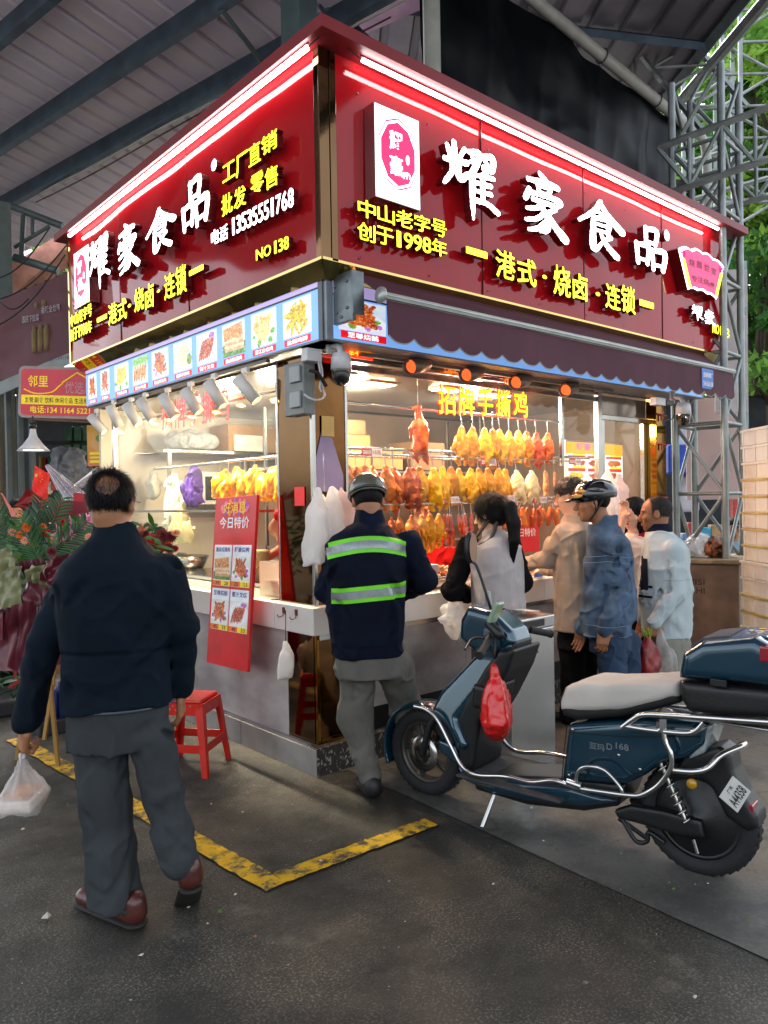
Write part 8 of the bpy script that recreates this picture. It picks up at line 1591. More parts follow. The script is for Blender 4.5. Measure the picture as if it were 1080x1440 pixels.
f=SDF(lo,hi,.007);f.loft([(cz(890),.0,.02,.185,.150),(cz(876),.0,.02,.187,.152),(cz(868),0,.01,.175,.170),(cz(820),0,.0,.175,.167),(cz(785),0,-.01,.18,.155),(cz(762),0,.0,.175,.14),(cz(748),neck[0]*.5,neck[1]*.6,.135,.115),(cz(736),neck[0],neck[1],.088,.092)],0,2.4)
f.chain([shl,ell_,wrl],[.080,.070,.054],.010);f.chain([shr,elr,wrr],[.080,.070,.054],.012);f.warp(folds(.010,.008,6.5,43,.55));f.warp(ringfold(ell_+[0,0,.08],wrl,.008,13,.16,3));
for q in(-1,1):f.chain([shl+[-.02,q*.092,-.05],ell_+[-.02,q*.078,.0],wrl+[-.03,q*.066,.04]],[.005,.010,.007],.016,None,'d')
f.wrinkles(shl,ell_,.078,9,61,.011);f.wrinkles(ell_,wrl,.068,7,62,.010,t0=.3);f.wrinkles_t(cz(865),cz(765),.176,.16,18,63,.014,1.0);jk=p.add(f,'jacket',DN)
f=SDF(neck-.2,neck+.2,.006);f.loft([(cz(752),neck[0],neck[1]+.01,.112,.118),(cz(738),neck[0],neck[1],.096,.102),(cz(724),neck[0],neck[1]-.012,.088,.092)],0);f.loft([(cz(760),neck[0],neck[1]+.005,.078,.082),(cz(715),neck[0],neck[1]-.01,.074,.078)],.0,op='d');f.put(lambda x,y,z:(y-neck[1])-.035+(z-neck[2])*.9+0*x,neck-.2,neck+.2,0,'i');f.warp(folds(.003,.003,12,3));p.add(f,'collar',DN,1)
stripe(p.t,jk,None,.035,.125,lambda u:cz(803),.045,DN,'chest_pocket',.006,14,(-1,0,0));stripe(p.t,jk,None,.03,.13,lambda u:cz(796)+.0,.014,DN,'pocket_flap',.010,14,(-1,0,0));stripe(p.t,jk,None,-.16,.16,lambda u:cz(874),.002,DNK,'hem_seam',.004,50,(-1,0,0));stripe(p.t,jk,None,-.16,.16,lambda u:cz(889),.002,DNK,'hem_seam',.004,50,(-1,0,0))
for u0,u1,zf in((-.17,.17,lambda u:cz(778)-.02*abs(u)/.17),(-.15,.16,lambda u:cz(786)-.02*abs(u)/.17)):stripe(p.t,jk,None,u0,u1,zf,.0016,DNK,'yoke_seam',.004,50,(-1,0,0))
f=SDF(neck-.22,neck+.12,.006);f.loft([(neck[2]-.2,0,.06,.09,.08),(neck[2]-.06,neck[0],neck[1]+.02,.072,.072)],0);p.add(f,'undershirt',cloth('khaki_shirt','#7d6a52'));b=MB();b.tube([neck+np.array([.062*math.cos(a),.02+.068*math.sin(a),-.035-.02*math.sin(a)]) for a in np.linspace(0,2*PI,24)],.005,6);b.build('necklace',mat('bead','#b9ae98',.4),p.t)
DJ=mat('jeans','#1e3048',.9,var=.25,vs=4,c2='#2e4560',bump=.4,bs=500,fold=.4);f=SDF(lo,hi,.008);f.loft([(cz(915),0,.0,.165,.13),(cz(880),0,.0,.16,.125)],0);f.chain([hpl,knl,anl],[.10,.085,.075],.04);f.chain([hpr,knr,anr],[.10,.085,.075],.04);f.warp(folds(.008,.006,7,5,.6));f.wrinkles(hpl,knl,.094,10,65);f.wrinkles(hpr,knr,.094,10,66);p.add(f,'jeans',DJ)
for an in(anl,anr):f=SDF(an-.2,an+.2,.008);toe=an+[0,.13,0];heel=an+[0,-.03,0];toe[2]=heel[2]=.042;shoe(p,f,toe,heel,.047);f.cone(heel+[0,0,.02],an,.038,.038,.03);p.add(f,'shoe',BKS)
b=MB()
for q in(-1,1):b.tube([PH(q*.045,.090,.030),PH(q*.020,.100,.028)],.004,5)
b.build('eyebrows',HAIR,p.t);b=MB()
for q in(-1,1):b.lathe([(0,.003),(.006,0)],PH(q*.030,.0925,.009),8,Matrix(Rh.tolist()).to_4x4()@Matrix.Rotation(-PI/2,4,'X'));
b.build('pupils',BLACK,p.t)
p=Person('man with receding hair in white windbreaker with navy collar holding red and clear bags',938,1010,112,5.3);J=p.J
hc=J(921,722,.0);Rh=rot(12,-6,0);neck=J(926,748,.0);shl,shr=J(945,775,-.14),J(918,775,.18);ell_,elr=J(948,835,-.17),J(910,835,.18);wrl,wrr=J(922,876,-.22),J(905,870,.15)
hpl,hpr=J(945,905,-.08),J(950,905,.1);knl,knr=J(945,965,-.08),J(950,965,.1);anl,anr=J(945,1005,-.08),J(950,1000,.1)
lo,hi=span([hc+[0,0,.12],wrl-[0,0,.08],wrr,anl-[0,0,.06],anr,shl,shr,ell_],.14);f=SDF(lo,hi,.0065);PH=p.head(f,hc,Rh,1.03);f.chain([PH(0,-.025,-.05),neck,neck-[0,0,.06]],[.055,.06,.058],.025);f.loft([(.8,0,0,.11,.08),(1.05,0,0,.10,.08),(1.16,0,.0,.09,.06),(1.26,neck[0],neck[1]*.8,.05,.05)],.02)
f.chain([shl,ell_,wrl],[.02,.012,.022],.03);f.chain([shr,elr,wrr],[.02,.012,.022],.03);f.chain([hpl,knl,anl],[.05,.038,.032],.03);f.chain([hpr,knr,anr],[.05,.038,.032],.03);p.hand(f,wrl,[.0,.25,-1],[1,.5,0],1,(55,70,45),1.0,.9);p.hand(f,wrr,[.0,.25,-1],[-1,.5,0],-1,(20,30,20));p.add(f,'body',SKIND)
f=SDF(hc-.16,hc+.16,.0055);f.ell(PH(0,-.018,.028),(.081,.101,.089),0,Rh);f.put(lambda x,y,z:np.maximum((Rh[0][1]*(x-hc[0])+Rh[1][1]*(y-hc[1])+Rh[2][1]*(z-hc[2]))-.022,-(Rh[0][2]*(x-hc[0])+Rh[1][2]*(y-hc[1])+Rh[2][2]*(z-hc[2]))-.05),hc-.16,hc+.16,0,'i');f.ell(PH(0,.03,.12),(.055,.06,.05),.01,Rh,'d');f.warp(lambda x,y,z:.0025*fbm(x*60,y*60,z*60,3,5));p.add(f,'hair',mat('greying_hair','#1f1a18',.6,var=.5,vs=40,bump=.5,bs=200),0)
p.strands('hair_strands',mat('greying_hair','#1f1a18'),PH,Rh,1.05,2600,lambda x,y,z:(y<.35)&(z>-.5),(.012,.028),.0010,.004,9)
WJ=cloth('white_windbreaker','#b9c4c6',.6,'#a9b6ba',b=.15,bs=300);cz=lambda py,px=935:J(px,py)[2]
f=SDF(lo,hi,.0075);f.loft([(cz(894),.0,.0,.185,.155),(cz(880),.0,.0,.175,.165),(cz(830),0,0,.18,.17),(cz(795),0,.0,.185,.155),(cz(772),0,.0,.175,.14),(cz(758),neck[0]*.5,neck[1]*.5,.135,.12),(cz(747),neck[0],neck[1],.088,.09)],0,2.4);f.chain([shl,ell_,wrl],[.082,.074,.05],.012);f.chain([shr,elr,wrr],[.082,.074,.05],.012);f.warp(folds(.010,.008,5.5,53,.5));f.warp(ringfold(ell_,wrl,.008,12,.16,3));
for q in(-1,1):f.chain([shl+[-.02,q*.095,-.05],ell_+[-.02,q*.082,.0],wrl+[-.03,q*.066,.04]],[.005,.010,.007],.016,None,'d')
f.wrinkles(shl,ell_,.081,8,71,.011);f.wrinkles(ell_,wrl,.07,6,72,.010,t0=.35);f.wrinkles_t(cz(885),cz(775),.18,.163,16,73,.014,1.4);jk=p.add(f,'jacket',WJ)
f=SDF(neck-.2,neck+.15,.006);f.loft([(cz(757),neck[0]*.5,neck[1]*.8,.105,.098),(cz(742),neck[0],neck[1],.078,.08),(cz(736),neck[0],neck[1],.072,.074)],0);NC=cloth('navy_trim','#161b2c');p.add(f,'collar',NC)
stripe(p.t,jk,None,.09,.17,lambda u:cz(806),.11,NC,'navy_panel',.005,20,(-1,0,0))
for k in range(4):stripe(p.t,jk,None,.06,.17,lambda u,k=k:cz(822+k*7),.008,WJ if k%2 else NC,'stripe',.008,16,(-1,0,0))
stripe(p.t,jk,None,-.17,-.01,lambda u:cz(812),.0022,mat('seam_grey','#8f9ba0',.8),'yoke_seam',.003,30,(-1,0,0))  # thin grey strip along the yoke seam
f=SDF(lo,hi,.008);f.loft([(cz(915),0,.0,.16,.13),(cz(885),0,.0,.16,.125)],0);f.chain([hpl,knl,anl],[.10,.085,.075],.04);f.chain([hpr,knr,anr],[.10,.085,.075],.04);f.warp(folds(.007,.005,7,5,.6));p.add(f,'trousers',cloth('stone_trousers','#8a8a7e'))
for an in(anl,anr):f=SDF(an-.2,an+.2,.008);toe=an+[0,.13,0];heel=an+[0,-.03,0];toe[2]=heel[2]=.042;shoe(p,f,toe,heel,.047);f.cone(heel+[0,0,.02],an,.038,.038,.03);p.add(f,'shoe',BKS)
bc=dep(912,922,5.05);t=thing('shopping_bag','dark red bag of vegetables held by the man in the white windbreaker','bag',bc);f=SDF((-.12,-.1,-.2),(.12,.1,.2),.009);f.loft([(-.17,0,0,.07,.05),(-.08,0,0,.085,.06),(.05,0,0,.06,.045),(.15,0,0,.02,.02)],0,2.4);f.warp(lambda x,y,z:.012*fbm(x*14,y*14,z*8,3,6));f.build('bag',mat('dark_red_bag','#7e1a1c',.35,var=.2,vs=8),t)
g=random.Random(2);b=MB()
for k in range(14):b.tube([(0,0,.08),(g.uniform(-.04,.04),g.uniform(-.04,.04),.15+g.uniform(0,.05))],[.006,.003],5)
b.build('greens',mat('veg_green','#5c8f2c',.5,var=.4,c2='#b8b03a',vs=20),t)
bc=dep(934,922,5.1);t=thing('shopping_bag','clear plastic bag hanging wide open beside the red one','bag',bc);f=SDF((-.16,-.12,-.2),(.16,.12,.25),.009);f.loft([(-.14,.05,0,.09,.05),(-.05,.02,0,.085,.05),(.08,-.03,0,.05,.035),(.19,-.06,0,.012,.012)],0,2.4);f.warp(lambda x,y,z:.010*fbm(x*14,y*14,z*6,3,9)+.006*np.sin(x*80+z*12));f.build('bag',film('bag_film',(.93,.91,.9),.6),t)
p=Person('woman facing the camera in white top with red collar, hand raised by the poster',893,985,165,5.75);J=p.J
hc=J(890,722,.0);Rh=rot(14,-10,-3);neck=J(894,748,.0);shl,shr=J(905,768,.0),J(875,768,.0);ell_,elr=J(912,820,0),J(868,775,-.1);wrl,wrr=J(905,860,-.1),J(877,728,-.12)
lo,hi=span([hc+[0,0,.12],[0,0,.05],wrl,wrr,shl,shr],.15);f=SDF(lo,hi,.0065);PH=p.head(f,hc,Rh,.96,cheek=.98);f.chain([PH(0,-.03,-.05),neck,neck-[0,0,.06]],[.042,.046,.06],.025);f.loft([(.75,0,0,.13,.1),(1.0,0,0,.12,.09),(1.18,0,0,.13,.08),(1.26,neck[0],0,.08,.06)],.03);f.chain([shl,ell_,wrl],[.035,.03,.022],.03);f.chain([shr,elr,wrr],[.035,.03,.022],.03)
f.chain([[.08,0,.75],[.08,0,.4],[.08,0,.08]],[.05,.036,.03],.03);f.chain([[-.08,0,.75],[-.08,0,.4],[-.08,0,.08]],[.05,.036,.03],.03);p.hand(f,wrr,J(880,702,-.14)-wrr,[-.3,1,0],1,(15,40,30),.9);p.hand(f,wrl,[0,.2,-1],[1,0,0],1,(20,30,20),.88);p.add(f,'body',SKINP)
f=SDF(hc-np.array((.16,.2,.26)),hc+.15,.0055);f.ell(PH(0,-.02,.032),(.086,.106,.092),0,Rh);f.chain([PH(.07,-.02,.0),PH(.078,.01,-.09),PH(.07,.03,-.16)],[.028,.03,.018],.03);f.chain([PH(-.07,-.02,.0),PH(-.08,.01,-.09),PH(-.075,.03,-.15)],[.028,.03,.018],.03);f.ell(PH(0,.09,-.035),(.062,.075,.095),.01,Rh,'d');f.warp(lambda x,y,z:.003*np.sin(x*200+4*fbm(x*6,y*6,z*4,2,1)));p.add(f,'hair',HAIR,0)
b=MB()
for q in(-1,1):b.tube([PH(q*.044,.090,.031),PH(q*.030,.097,.035),PH(q*.016,.098,.031)],.0028,5)
b.build('eyebrows',HAIR,p.t);b=MB()
for q in(-1,1):b.tube([PH(q*.040,.0895,.011),PH(q*.030,.0935,.013),PH(q*.019,.0925,.010)],.0034,5)
b.build('eyes',BLACK,p.t);b=MB();b.tube([PH(-.018,.097,-.064),PH(0,.104,-.062),PH(.018,.097,-.064)],.0045,6);b.build('lips',mat('lips','#b23a3a',.4),p.t)
cz=lambda py,px=890:J(px,py)[2];f=SDF(lo,hi,.008);f.loft([(.72,0,0,.17,.14),(1.0,0,0,.16,.13),(cz(790),0,.0,.17,.125),(cz(768),0,.0,.15,.11),(cz(757),neck[0]*.7,0,.09,.08),(cz(750),neck[0],neck[1],.06,.06)],0,2.4);f.chain([shl,ell_,wrl],[.065,.055,.045],.04);f.chain([shr,elr],[.065,.05],.04);f.warp(folds(.008,.006,7,3));p.add(f,'top',cloth('white_top','#d3c9c2'))
f=SDF(neck-.2,neck+.1,.006);f.chain([neck+[-.07,-.02,-.01],neck+[-.05,.07,-.06],neck+[0,.1,-.12]],[.02,.018,.012],.01);f.chain([neck+[.07,-.02,-.01],neck+[.05,.07,-.06],neck+[0,.1,-.12]],[.02,.018,.012],.01);p.add(f,'red_collar',cloth('red_collar','#a3182a'))
f=SDF((-.3,-.2,.02),(.3,.2,.85),.01);f.chain([[.08,0,.75],[.08,0,.4],[.08,0,.08]],[.09,.07,.06],.03);f.chain([[-.08,0,.75],[-.08,0,.4],[-.08,0,.08]],[.09,.07,.06],.03);p.add(f,'trousers',BKC)
for q in(-1,1):f=SDF((q*.08-.1,-.1,-.01),(q*.08+.1,.22,.14),.009);shoe(p,f,[q*.08,.14,.04],[q*.08,-.02,.04],.042);p.add(f,'shoe',BKS)
def bust(label,px,py,yaw,D,shirt,hairm=HAIR,arm=None,zoff=0,legs=True,glasses=False,hat=None,pitch=-5,down=1.0):
 p=Person(label,px,py+60,yaw,D);p.base.z=0;p.t.location.z=0;hc=p.J(px,py);hc=np.array([hc[0],hc[1],hc[2]]);Rh=rot(0,pitch,0);hh=hc[2];lo=np.array([-.38,-.42,.02]);hi=np.array([.38,.5,hh+.2]);lo[:2]+=hc[:2];hi[:2]+=hc[:2];cx,cy=hc[0],hc[1]
 pts=[]
 f=SDF(lo,hi,.008);PH=p.head(f,hc,Rh,.98);f.cone(PH(0,-.03,-.05),[cx,cy-.02,hh-.18],.05,.06,.02);f.loft([(max(.05,hh-.75),cx,cy,.14,.1),(hh-.45,cx,cy,.15,.1),(hh-.26,cx,cy,.15,.09),(hh-.20,cx,cy,.09,.07)],.03)
 A=arm or[[(cx-.2,cy,hh-.28),(cx-.24,cy+.03,hh-.52),(cx-.16,cy+.25,hh-.6)],[(cx+.2,cy,hh-.28),(cx+.24,cy+.03,hh-.52),(cx+.16,cy+.25,hh-.6)]]
 for i,a in enumerate(A):f.chain(a,[.04,.036,.026],.02);p.hand(f,np.array(a[2]),np.array(a[2])-np.array(a[1]),[0,.3,-1],1 if i else-1,(25,35,25),.92)
 for q in(-1,1):f.chain([(cx+q*.09,cy,max(.12,hh-.75)),(cx+q*.09,cy+.02,max(.1,(hh-.75)*.5)),(cx+q*.09,cy,.08)],[.075,.055,.04],.02)
 p.add(f,'body',SKIN if 'woman' not in label else SKINP)
 f=SDF(lo,hi,.0085);f.loft([(max(.04,hh-.86),cx,cy,.18,.14),(hh-.5,cx,cy,.18,.14),(hh-.27,cx,cy,.18,.12),(hh-.20,cx,cy,.1,.08),(hh-.165,cx,cy-.01,.065,.065)],0,2.4)
 for a in A:a=np.array(a);f.chain([a[0],a[0]+(a[1]-a[0])*.75],[.07,.06],.03)
 f.warp(folds(.008,.006,7,3));p.add(f,'shirt',shirt)
 f=SDF(hc-.16,hc+.16,.007);f.ell(PH(0,-.018,.034),(.083,.103,.090),0,Rh);f.ell(PH(0,.09,-.03),(.08,.075,.085),.01,Rh,'d');f.warp(lambda x,y,z:.004*fbm(x*40,y*40,z*40,2,4));p.add(f,'hair',hairm,0)
 if hh>1.2:
  f=SDF(lo,hi,.01)
  for q in(-1,1):f.chain([(cx+q*.09,cy,hh-.8),(cx+q*.09,cy+.02,(hh-.75)*.5),(cx+q*.09,cy,.08)],[.10,.08,.07],.03)
  p.add(f,'trousers',BKC)
 b=MB()
 for q in(-1,1):b.tube([PH(q*.044,.090,.031),PH(q*.018,.098,.031)],.003,5);b.tube([PH(q*.040,.090,.011),PH(q*.020,.093,.011)],.003,5)
 b.build('brows_and_eyes',BLACK,p.t)
 if glasses:
  b=MB()
  for q in(-1,1):b.tube([PH(q*.033+.024*math.cos(a),.108,.008+.018*math.sin(a)) for a in np.linspace(0,2*PI,14)],.0022,5);b.tube([PH(q*.057,.10,.012),PH(q*.080,.0,.012)],.002,5)
  b.build('glasses',BLACK,p.t)
 return p
REDSH=cloth('red_shirt','#9c1212')
c=onX(392,735,.42);D1=float((np.array(c)-CAM)@_f)
p=bust('stall worker in red shirt reaching down behind the corner glass and mirror strip',424,672,175,D1+.32,REDSH)
f=SDF((-.6,-.5,.9),(.6,.6,1.6),.008);a0,a1,a2=p.J(405,712,-.05),p.J(386,742,-.05),p.J(404,770,-.12);f.chain([a0,a1,a2],[.045,.042,.03],.02);p.hand(f,a2,a2-a1,[0,0,-1],1,(25,35,25),.95);p.add(f,'forearm',SKIN)
f=SDF((-.6,-.5,.9),(.6,.6,1.6),.008);f.chain([p.J(415,700,0),a0,a0+(a1-a0)*.45],[.075,.066,.062],.03);f.warp(folds(.006,.005,8,3));p.add(f,'sleeve',REDSH)
bust('stall worker with dark hair and red shirt bending behind the hanging wings',592,712,235,6.3,REDSH,pitch=-30)
bust('person seated behind the flower stand at the left edge, head wrapped by a pink ribbon',24,722,250,6.3,cloth('grey_shirt','#5d6670'))
bust('man with glasses and pale blue shirt sitting behind the lattice tower',1032,742,215,9.2,cloth('blue_shirt','#8fb4c4'),glasses=True)
# ================================================================== LEFT: NEIGHBOUR SHOP AND FLOWER STAND
def dquad(p0,p1,d,th,m,parent,name,bev=.0,d1=None):
 """upright box whose front spans picture points p0..p1 at depths d, d1"""
 a,c=dep(p0[0],p0[1],d),dep(p1[0],p1[1],d1 or d);e=c-a;e.z=0;w_=e.length;e.normalize();n_=Vector((-e.y,e.x,0));M=M3((a.x,a.y,min(a.z,c.z)),e,n_,(0,0,1));b=MB();b.obox(M,(0,0,0),(w_,th,abs(a.z-c.z)),bev);wb(b,name,m,parent);return M,w_,abs(a.z-c.z)
sh=thing('neighbour_shop','dim grocery shop left of the stall with maroon banner and grey shutter','shop',(-2,5,0));DIM=mat('shop_wall','#41454a',.8,var=.25,vs=3);SHUT=mat('shutter_grey','#566063',.5,metal=.3,var=.2,vs=4)
dquad((-140,560),(190,1010),9.6,.1,DIM,sh,'back_wall')
dquad((-140,520),(200,535),8.5,.9,mat('shop_beam','#3a3f42',.8),sh,'beam')
for x in(5,22,38):dquad((x,540),(x+13,960),7.9,.05,SHUT,sh,'shutter_leaf',.004)
dquad((-140,560),(6,940),7.8,.06,mat('meter_cabinet','#6b6252',.6,var=.2),sh,'cabinet',.01)
dquad((140,590),(160,870),8.6,.1,DIM,sh,'side_wall')
BAN=mat('maroon_banner','#571d28',.55,var=.12,vs=2,bump=.3,bs=5)
bn=thing('shop_banner','dull maroon banner with white characters above the neighbour shop','banner',dep(50,460,7.6));a,c=dep(-60,505,7.9),dep(112,400,7.3)
TLb,TRb,BRb,BLb=dep(-120,470,8.1),dep(112,375,7.2),dep(112,510,7.2),dep(-120,560,8.1)
n_=40;V=[];
for j in range(16):
 for i in range(n_):u,v=i/(n_-1),j/15;p_=TLb.lerp(TRb,u).lerp(BLb.lerp(BRb,u),v);V.append(np.array(p_)+np.array([-.7,-.7,0])*(.018*fbm(np.array([u*6]),np.array([v*4]),np.array([0.]),3,3)[0]))
idx=np.arange(n_*16).reshape(16,n_);F=np.stack([idx[:-1,:-1],idx[1:,:-1],idx[1:,1:],idx[:-1,1:]],-1).reshape(-1,4);link('sheet',mesh('sheet',np.array(V)-np.array(bn.location),F,BAN,True),bn)
exb_=(TRb-TLb);exb_.z*=1;exn=Vector((exb_.x,exb_.y,0)).normalized();CW=mat('faded_white','#a59aa0',.6);CG=mat('faded_gold','#8d7a52',.6)
def onban(px,py,off=.03):
 n0=exn.cross(UP).normalized();n0=n0 if n0.dot(Vector(_f))<0 else-n0;d=Vector(ray(px,py));P0=TLb+n0*off;return Vector(CAM)+d*((P0-Vector(CAM)).dot(n0)/d.dot(n0))
for s_,x,y,w_ in(('国民下饭菜',46,446,.42),('香辣全世界',72,434,.42)):
 pass
text('characters','国民下饭菜',onban(43,448),exn,UP,w=.22,h=.07,mats=CW,parent=bn,bold=.02);text('characters','香辣全世界',onban(71,434),exn,UP,w=.24,h=.07,mats=CW,parent=bn,bold=.02)
for k in range(3):
 b=MB();c=onban(49+k*8.5,478-k*2,.025);b.lathe([(0,-.13),(.028,-.13),(.030,-.05),(.030,.07),(.018,.10),(.018,.13),(0,.13)],(c.x,c.y,c.z),10,Matrix.Diagonal((1,.25,1,1)));wb(b,'printed_bottle',CG,bn)
for k in range(2):b=MB();c=onban(52+k*10,430-k*3,.025);b.lathe([(0,-.03),(.022,-.02),(.025,.01),(.015,.03),(0,.035)],(c.x,c.y,c.z),10,Matrix.Diagonal((1,.25,1,1)));wb(b,'printed_crest',CG,bn)
t=thing('cloth_strip','pale grey strip with faint black phone number under the maroon banner','banner',dep(50,520,7.5));b=MB();P=[dep(-100,578,8.0),dep(112,490,7.15),dep(112,505,7.15),dep(-100,600,8.0)];b.add(P+[p+Vector((.01,.01,0)) for p in P],[(0,3,2,1),(4,5,6,7)]);wb(b,'strip',mat('strip_grey','#8d9291',.7),t)
text('characters','店 13411645',onban(86,503,.25),exn,UP,w=.30,h=.04,mats=mat('strip_ink','#2a2c30',.7),parent=t)
b=MB();rA,rB=dep(-120,470,8.3),dep(150,362,7.1);d_=(rB-rA);Ln=d_.length;d_.normalize();V=[]
for i in range(120):
 c=rA+d_*Ln*i/119+Vector((0,0,.02*math.sin(i*1.05)));V+=[c,c+Vector((.9,1.3,.35))]
b.add(V,[(2*i,2*i+2,2*i+3,2*i+1) for i in range(119)]);b.add([v+Vector((0,0,-.012)) for v in V],[(2*i,2*i+1,2*i+3,2*i+2) for i in range(119)]);t=thing('shop_roof','rusty corrugated roof edge above the maroon banner','roof',(-2,5.5,0));wb(b,'roof_sheet',mat('rusty_tin','#3c2a28',.8,var=.3,vs=5),t)
sg=thing('box_sign','red rounded box sign with yellow characters hanging left of the menu board','sign',dep(78,550,6.95));M,w_,h_=None,None,None
a,c=dep(25,514,6.95),dep(137,590,6.95);exs=Vector((c.x-a.x,c.y-a.y,0));w_=exs.length;exs.normalize();eys=UP+Vector((0,0,0));tilt=-.045;exs=(exs+Vector((0,0,tilt))).normalized();ezs=exs.cross(UP).normalized();h_=(a.z-c.z)*.93;Cs=(a+c)/2;eyz=ezs.cross(exs)
Ms=M3(Cs,exs,eyz,ezs)
def rbox(w_,h_,r,z0,z1,m,nm):
 P=[];
 for cx,cy,a0 in((w_/2-r,h_/2-r,0),(-w_/2+r,h_/2-r,90),(-w_/2+r,-h_/2+r,180),(w_/2-r,-h_/2+r,270)):
  for k in range(6):t_=math.radians(a0+k*18);P.append((cx+r*math.cos(t_),cy+r*math.sin(t_)))
 b=MB();b.prism(P,lambda u,v,d:tuple(Ms@Vector((u,v,d))),z0,z1);return wb(b,nm,m,sg)
rbox(w_,h_,.05,-.12,0,mat('sign_frame','#9a8a86',.4),'frame');rbox(w_-.05,h_-.05,.035,.0,.004,mat('sign_face_red','#a3182a',.3,emit='#a3182a',es=.12),'face')
YL_=mat('sign_yellow','#d8bc1e',.5,emit='#d8bc1e',es=.12);PI_=mat('sign_pinkish','#d0909a',.5)
def st_(s_,u,v,w1,h1,m):text('characters',s_,Ms@Vector((u*w_/2,v*h_/2,.0062)),exs,eyz,w=w1*w_,h=h1*h_,mats=m,parent=sg,bold=.02)
b=MB();b.obox(Ms,(-w_/2+.03,-h_*.24,.0042),(w_/2-.03,-h_*.06,.0055));wb(b,'yellow_band',YL_,sg)
st_('邻里',-.50,.42,.26,.22,YL_);st_('优选店',.55,.20,.36,.24,PI_);st_('主营:副食 饮料 休闲食品 生活用品',.03,-.31,.86,.11,mat('sign_ink','#1d1410',.6));st_('电话:134 1164 5221',.08,-.68,.76,.14,YL_)
b=MB();R_=[Ms@Vector((u*w_/2,v*h_/2,.007)) for u,v in((.12,.38),(.50,.78),(.95,.42),(.95,.30))];b.tube(R_,.007,5);b.tube(bez([Ms@Vector((u*w_/2,v*h_/2,.007)) for u,v in((-.85,.10),(-.55,-.06),(-.15,.0),(.05,.25),(.14,.36))],6),.006,5);wb(b,'swoosh',YL_,sg)
b=MB();b.tube([dep(49,590,6.9),dep(135,594,6.6)],.010,6);wb(b,'bracket',mat('rust_brown','#6d4a34',.7),sg)
lc=dep(47,634,6.6);t=thing('pendant_lamp','white cone shaped pendant lamp hanging under the red box sign','lamp',lc);b=MB();b.lathe([(.024,.21),(.026,.16),(.035,.12),(.085,.05),(.135,.0),(.13,.0),(.08,.045),(.02,.11)],n=28);b.build('shade',mat('lamp_white','#c9c9cc',.4),t);b=MB();b.lathe([(0,.012),(.118,.012)],n=24);b.build('bulb',glow('lamp_bulb',(1,.97,1),5),t);b=MB();b.tube([(0,0,.2),(0,0,.30)],.008,6);b.lathe([(0,.24),(.03,.24),(.03,.19),(0,.19)],n=14);b.build('socket',BLACK,t)
gs=thing('shop_shelf','grey shelves of groceries inside the neighbour shop','shelf',dep(110,700,8.6))
for y in(672,622,720,780):b=MB();p_,q_=dep(50,y,8.6),dep(150,y+2,8.6);b.tube([p_,q_],.02,4,sm=False);b.obox(M3(p_,(q_-p_).normalized(),Vector((.6,.7,0)),UP),(0,0,-.01),((q_-p_).length,.3,.01));wb(b,'shelf_board',SHUT,gs)
g=random.Random(6);cols_=['#1f4a30','#2c5d3c','#23402c','#b08a2c','#8c2a22','#c7c2b4','#34506b','#7a5a2c']
k_=0
for r_,(y0,y1,xs_,dd_) in enumerate(((597,620,(90,103,116,129,142),8.5),(624,646,(90,102,114,126,138,148),8.5),(648,670,(92,105,117,130,142),8.5),(640,670,(54,60,66,72),8.6),(690,718,(100,110,121,132,143),8.5),(745,778,(60,72,85),8.5))):
 for i,x in enumerate(xs_):
  wpx=(xs_[1]-xs_[0])-2;c=cols_[(i*3+r_)%3] if r_<3 else g.choice(cols_);tt=thing('grocery_box' if r_<3 else 'packet',f'{["dark green", "green", "mossy green"][(i*3+r_) % 3] if r_ < 3 else "coloured"} {"carton" if r_ < 3 else "packet"} {ORD[i]} from the left on {["the upper", "the second", "the third", "the left", "the lower", "the bottom left"][r_]} shelf of the neighbour shop','goods',dep(x,y1,dd_),group='groceries in the neighbour shop')
  dquad((x,y0+g.uniform(0,2)),(x+wpx,y1),dd_,.15,mat('groc'+c[1:],c,.5,var=.4,vs=25),tt,'carton',.01)
t=thing('wall_poster','orange and yellow poster on the wall beside the left window','poster',dep(138,640,7.2))
def post(U,V):
 c=lerp3(np.broadcast_to(C3('#c4641e'),U.shape+(3,)),C3('#d8a82c'),np.clip(V*.5+.5,0,1));n=fbm(U*4,V*6,U*0,3,2);c=np.where((((U/.7)**2+((V-.1)/.35)**2)<1+.3*n)[...,None],C3('#c99a5c'),c);c=np.where((((U/.3)**2+((V-.35)/.18)**2)<1)[...,None],C3('#4a8a3c'),c)
 for y in(-.38,-.58,-.78):c=np.where(((np.abs(V-y)<.06)&(np.abs(U)<.8))[...,None],C3('#ead22c'),c)
 return c
a,c=dep(122,598,7.3),dep(158,655,7.3);w1=(c-a).length*.55;e_=Vector((c.x-a.x,c.y-a.y,0));sheet('print',e_.length,a.z-c.z,120,post,PAPER,t,(a+c)/2,e_,UP)
for k in range(8):
 c=dep(g.uniform(55,78),g.uniform(680,735),8.0);tt=thing('hanging_packet',f'small snack packet hanging on the dim shop display, {ORD[k]} of eight','packet',c,group='hanging snack packets');b=MB();b.box((-.04,0,-.06),(.04,.01,.06),.004);b.build('packet',mat('groc'+g.choice(['b08a2c','8c2a22','c7c2b4']),'#b08a2c',.4),tt)
c=dep(105,660,8.1);o=lumpy(55,(.16,.1,.22),mat('dim_bag','#6c7076',.5,var=.3,vs=8),fr=7,amp=.35);o.location=c;tag(o,'grey plastic bag hanging among the shelves of the neighbour shop','bag')
o=lumpy(56,(.12,.1,.2),mat('dim_bag','#6c7076',.5),fr=7,amp=.35);o.location=dep(86,655,8.1);tag(o,'narrower grey plastic bag beside the shelves of the neighbour shop','bag')
for x in(0,8):pass
